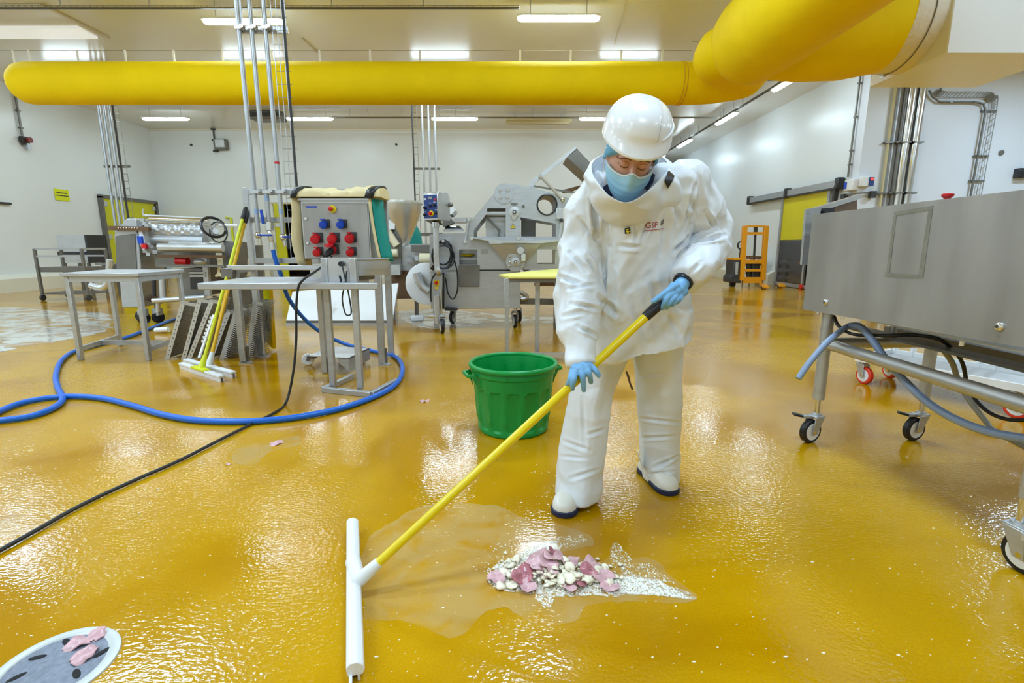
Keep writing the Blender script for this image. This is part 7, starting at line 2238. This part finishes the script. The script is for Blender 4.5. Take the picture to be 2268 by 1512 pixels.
# ------------------------------------------------------------------ food scraps
def slice_mesh(seed, r=0.034, th=0.004, bend=0.3):
    rnd = random.Random(seed)
    mb = MB(); rows = []
    ph = [rnd.uniform(0, 6.28) for _ in range(3)]
    for j, f in enumerate((0.05, 0.4, 0.75, 0.95, 1.0, 0.95, 0.7, 0.05)):
        top = j < 4
        row = []
        for k in range(30):
            a = 2 * PI * k / 30
            q = r * f * (1 + 0.14 * math.sin(2 * a + ph[0]) + 0.08 * math.sin(3 * a + ph[1]) + 0.05 * math.sin(7 * a + ph[2]) + 0.04 * math.sin(11 * a + ph[0]))
            x, y = q * math.cos(a), q * math.sin(a) * 0.85
            z = bend * (x * x / r) * 0.8 + 0.004 * math.sin(a * 3 + ph[2]) * f * f + 0.003 * math.sin(x * 150 + ph[1]) + 0.0025 * math.sin(y * 190 + ph[0]) + (th / 2 if top else (0 if j == 4 else -th / 2))
            row.append((x, y, z))
        rows.append(row)
    mb.loft(rows)
    return mb
def lump(seed, r):
    rnd = random.Random(seed)
    mb = MB()
    bmesh.ops.create_icosphere(mb.bm, subdivisions=2, radius=r)
    o = V((rnd.uniform(0, 50), rnd.uniform(0, 50), 0))
    for v in mb.bm.verts:
        k = noise.noise(v.co * (1.3 / r) + o)
        k2 = noise.noise(v.co * (3.1 / r) + o)
        v.co = V((v.co.x * (1.1 + 0.8 * k + 0.2 * k2), v.co.y * (0.9 + 0.7 * k - 0.2 * k2), max(-r * 0.2, v.co.z * (0.40 + 0.4 * k + 0.25 * k2))))
    return mb
def place(o, loc, rot, sc=1.0):
    o.location = V(loc); o.rotation_euler = rot; o.scale = (sc, sc, sc); return o
pile_h = [(1100, 1280, 0.003, (0.05, 0.05, 0.3), 1.0, 0, 'flat pink ham slice at the left tip of the heap'),
          (1158, 1274, 0.022, (0.75, 0.1, 0.5), 1.15, 1, 'deep pink sausage slice standing tilted in the front of the heap'),
          (1168, 1298, 0.006, (0.1, -0.1, 1.2), 1.0, 0, 'pale pink ham slice lying under the front of the heap'),
          (1205, 1252, 0.028, (0.3, 0.2, 0.2), 1.25, 0, 'large pink ham slice on the top of the heap'),
          (1190, 1240, 0.020, (0.15, -0.2, 0.9), 1.15, 0, 'pink ham slice on the left shoulder of the heap'),
          (1228, 1234, 0.032, (0.35, 0.1, 2.0), 1.15, 0, 'folded pink ham slice at the very top of the heap'),
          (1222, 1222, 0.040, (1.0, 0.4, 1.0), 0.5, 1, 'small dark pink scrap on the crest of the heap'),
          (1216, 1262, 0.030, (0.7, -0.3, 2.5), 0.9, 0, 'curled ham slice behind the tilted sausage slice'),
          (1262, 1246, 0.022, (0.3, 0.3, 0.5), 0.9, 0, 'ham slice right of the crest of the heap'),
          (1308, 1250, 0.016, (0.2, 0.1, 1.7), 1.05, 0, 'flat ham slice on the right shoulder of the heap'),
          (1302, 1266, 0.020, (0.7, 0.2, 0.1), 0.85, 1, 'reddish ham strip leaning in the right of the heap'),
          (1335, 1278, 0.008, (0.15, 0.1, 0.6), 1.05, 0, 'pink ham slice lying at the right end of the heap'),
          (1262, 1298, 0.006, (0.1, 0.1, 2.0), 0.9, 0, 'pink ham slice at the front middle of the heap'),
          (1290, 1290, 0.010, (0.25, 0.0, 1.0), 0.7, 1, 'small dark ham scrap at the front right of the heap'),
          (1350, 1302, 0.004, (0.05, 0.1, 2.6), 0.9, 0, 'pale ham slice under the foam right of the heap'),
          (1205, 1272, 0.018, (0.5, 0.3, 1.4), 0.9, 0, 'ham slice tucked in the middle front of the heap')]
meshes = {}
for i, (px, py, z, rot, sc, dk, nm) in enumerate(pile_h):
    p = g(px, py, z)
    o = slice_mesh(i, 0.036, 0.0028, 0.06 + 0.07 * (i % 3)).build('ham_slice', HAMD if dk else HAM, None, smooth=50)
    s_ = o.modifiers.new('u', 'SUBSURF'); s_.levels = 1; s_.render_levels = 1
    place(o, (p.x, p.y, z + 0.006), (rot[0] * 0.7, rot[1] * 0.8, rot[2]), sc)
    tag(o, nm, 'ham', 'ham slices in the heap of scraps')
for (px, py), sc, nm in (((940, 889), 0.9, 'single ham slice on the floor left of the green tub'), ((612, 982), 1.1, 'ham scrap in the wet patch below the blue hose'), ((500 + 6, 1009 + 20), 0.35, 'tiny ham scrap on the floor by the black cable')):
    p = g(px, py); o = slice_mesh(px, 0.034, 0.004, 0.1).build('ham_slice', HAM, None, smooth=50); place(o, (p.x, p.y, 0.004), (0.02, 0, 0.4), sc); tag(o, nm, 'ham')
for (px, py), sc, ang, nm in (((190, 1420), 1.25, 0.9, 'upper pink ham slice on the floor drain'), ((186, 1455), 1.05, 1.2, 'lower pink ham slice on the floor drain')):
    p = g(px, py); o = slice_mesh(px + py, 0.034, 0.004, 0.06).build('ham_slice', HAM, None, smooth=50); place(o, (p.x, p.y, 0.008), (0, 0, ang), sc); o.scale = (sc, sc * 0.85, sc); tag(o, nm, 'ham')
rnd = random.Random(5)
chs = [lump(k, 0.014).build('cheese_curd', CHEESE, None, smooth=180) for k in range(6)]
spots_c = []
for k in range(175):
    t_ = rnd.random()
    px = 1120 + 250 * t_ + rnd.gauss(0, 14)
    py = 1290 - 42 * rnd.random() + 12 * (t_ - 0.5) + rnd.gauss(0, 6)
    zz = max(0.003, 0.03 * (1 - abs(px - 1225) / 130) * (1 - abs(py - 1268) / 45)) * (0.6 + 0.6 * rnd.random())
    spots_c.append((px, py, zz, 0.35 + 0.75 * rnd.random() ** 1.5))
for px, py, zz, sc in [(1108 + 0, 1300, 0.004, 1.3), (1135, 1298, 0.005, 1.4), (1250, 1240, 0.03, 1.3), (1262, 1256, 0.03, 1.3), (1280, 1276, 0.022, 1.4), (1300, 1284, 0.014, 1.5), (1325, 1262, 0.01, 1.3), (1240, 1290, 0.012, 1.3), (1118, 1268, 0.006, 1.2), (1262, 1283, 0.02, 1.5)] + spots_c:
    p = g(px, py, zz)
    if len(chs) and 'category' not in chs[0]:
        o = chs.pop(0)
    else:
        o = bpy.data.objects['cheese_curd' + ('' if rnd.randrange(6) == 0 else '.%03d' % rnd.randrange(1, 6))].copy(); COL.objects.link(o)
    place(o, (p.x, p.y, zz + 0.004), (rnd.uniform(-0.4, 0.4), rnd.uniform(-0.4, 0.4), rnd.uniform(0, 6)), sc)
    tag(o, 'cream cheese crumb in the heap of scraps on the floor', 'cheese', 'cheese crumbs in the heap of scraps')
# foam bubbles in and around the heap: nobody could count them
fo = MB()
ib = bmesh.new(); bmesh.ops.create_icosphere(ib, subdivisions=1, radius=1.0)
ib.verts.ensure_lookup_table()
ico_v = [v.co.copy() for v in ib.verts]
ico_f = [[v.index for v in f.verts] for f in ib.faces]
ib.free()
fv, ff_ = [], []
def inside(poly, x, y):
    c = False
    for (x0, y0), (x1, y1) in zip(poly, poly[1:] + poly[:1]):
        if (y0 > y) != (y1 > y) and x < (x1 - x0) * (y - y0) / (y1 - y0) + x0: c = not c
    return c
zones = [([(1335, 1272), (1400, 1278), (1460, 1286), (1536, 1327), (1455, 1317), (1340, 1312)], 1300, 0.0038),
         ([(1350, 1248), (1440, 1246), (1495, 1292), (1400, 1280)], 260, 0.0026),
         ([(1170, 1215), (1225, 1195), (1240, 1205), (1215, 1228), (1160, 1245), (1110, 1262), (1090, 1255)], 800, 0.0030),
         ([(1225, 1188), (1290, 1185), (1302, 1200), (1250, 1215)], 170, 0.0024),
         ([(1080, 1262), (1130, 1242), (1260, 1270), (1380, 1300), (1390, 1314), (1330, 1320), (1160, 1310), (1085, 1302)], 1100, 0.0036),
         ([(1352, 1240), (1358, 1200), (1372, 1205), (1400, 1240), (1385, 1255)], 170, 0.0026),
         ([(1185, 1318), (1230, 1318), (1220, 1345), (1200, 1345)], 150, 0.0026),
         ([(1060, 1200), (1150, 1180), (1110, 1250), (1065, 1270)], 50, 0.0026)]
for poly, n, r0 in zones:
    xs = [q[0] for q in poly]; ys = [q[1] for q in poly]
    k = 0
    while k < n * 1.35:
        x, y = rnd.uniform(min(xs), max(xs)), rnd.uniform(min(ys), max(ys))
        if not inside(poly, x, y): continue
        k += 1
        p = g(x, y); r = r0 * 0.68 * (0.4 + 1.1 * rnd.random() ** 2)
        M_ = Matrix.Translation((p.x, p.y, r * 0.3)) @ Matrix.Rotation(rnd.random() * 3, 4, 'Z') @ Matrix.Diagonal((r * (0.8 + rnd.random() * 2.2), r * (0.8 + rnd.random() * 0.6), r * 0.7, 1))
        n0 = len(fv)
        fv.extend(tuple(M_ @ q) for q in ico_v)
        ff_.extend(tuple(n0 + i for i in f) for f in ico_f)
fme = bpy.data.meshes.new('foam_tmp')
fme.from_pydata(fv, [], ff_)
fo.bm.from_mesh(fme)
o = fo.build('foam', FOAM, None, smooth=180, kind='stuff')
tag(o, 'white foam bubbles around the heap of scraps', 'foam')
# tiny white flecks scattered over the floor
fk = MB()
for k in range(1100):
    y = 690 + 820 * rnd.random() ** 1.3; x = rnd.uniform(-20, 2290)
    p = g(x, y); r = 0.0009 + 0.0022 * rnd.random() ** 3
    a = rnd.uniform(0, 6.28); s = 1 + rnd.random() * 1.6
    q = [(p.x + r * s * math.cos(a + t_) , p.y + r * math.sin(a + t_), 0.0) for t_ in (0.3, 1.9, 3.4, 4.9)]
    fk.prism(q, (0, 0, 0.0016))
o = fk.build('food_flecks', CHEESE, None, smooth=0, kind='stuff')
tag(o, 'tiny pale food flecks scattered over the whole yellow floor', 'crumbs')
# thin films of water on the floor
def film(poly, m, nm, label, cat, z=0.0012, jag=0.012):
    pts = [g(x, y) for x, y in poly]
    pts = closed_sm(pts, 10)
    out = []
    for p in pts:
        n1 = noise.noise(V((p.x * 9, p.y * 9, 1))) + 0.6 * noise.noise(V((p.x * 26, p.y * 26, 4)))
        n2 = noise.noise(V((p.x * 9, p.y * 9, 7))) + 0.6 * noise.noise(V((p.x * 26, p.y * 26, 9)))
        out.append(V((p.x + n1 * jag, p.y + n2 * jag, 0.0)))
    mb = MB()
    mb.bm.faces.new([mb.bm.verts.new(p + V((0, 0, z))) for p in out])
    o = mb.build(nm, m, None, smooth=0)
    return tag(o, label, cat, kind='stuff')
film([(806, 1215), (860, 1160), (960, 1115), (1080, 1120), (1170, 1150), (1290, 1175), (1305, 1205), (1240, 1228), (1340, 1238), (1358, 1200), (1380, 1225), (1450, 1245), (1535, 1326), (1430, 1335), (1320, 1338), (1220, 1385), (1110, 1350), (1010, 1405), (960, 1395), (880, 1372), (806, 1360)], FILM, 'milky_puddle', 'thin milky puddle around the heap of scraps by the squeegee', 'puddle', jag=0.02)
film([(1335, 1290), (1380, 1268), (1420, 1274), (1475, 1288), (1538, 1328), (1450, 1320), (1380, 1316)], FOAMS, 'foamy_puddle', 'foamy white tail of the heap of scraps on its right', 'puddle', 0.0016, 0.012)
film([(1090, 1275), (1150, 1232), (1225, 1198), (1250, 1204), (1250, 1232), (1370, 1275), (1390, 1316), (1240, 1322), (1110, 1308)], FOAMS, 'foamy_puddle', 'foamy white film under the heap of scraps', 'puddle', 0.0016, 0.012)
film([(-30, 682), (120, 688), (235, 694), (250, 712), (225, 735), (150, 752), (60, 764), (-30, 770)], FOAMF, 'foamy_puddle', 'foamy white puddle on the floor at the far left', 'puddle', 0.0012, 0.1)
film([(885, 690), (960, 684), (1040, 690), (1130, 698), (1240, 704), (1240, 716), (1120, 712), (1040, 722), (960, 728), (900, 712)], FOAMF, 'foamy_puddle', 'foamy streaks on the floor under the slicing machine', 'puddle', 0.0012, 0.05)
film([(-20, 1150), (60, 1138), (130, 1150), (110, 1172), (40, 1186), (-20, 1190)], FILM, 'clear_puddle', 'small shiny puddle under the black cable at the left edge', 'puddle', 0.0012, 0.01)
film([(515, 1000), (560, 985), (610, 975), (660, 966), (660, 985), (600, 1000), (560, 1030), (520, 1025)], FILM, 'clear_puddle', 'wet smear around the ham scrap below the blue hose', 'puddle', 0.0012, 0.01)
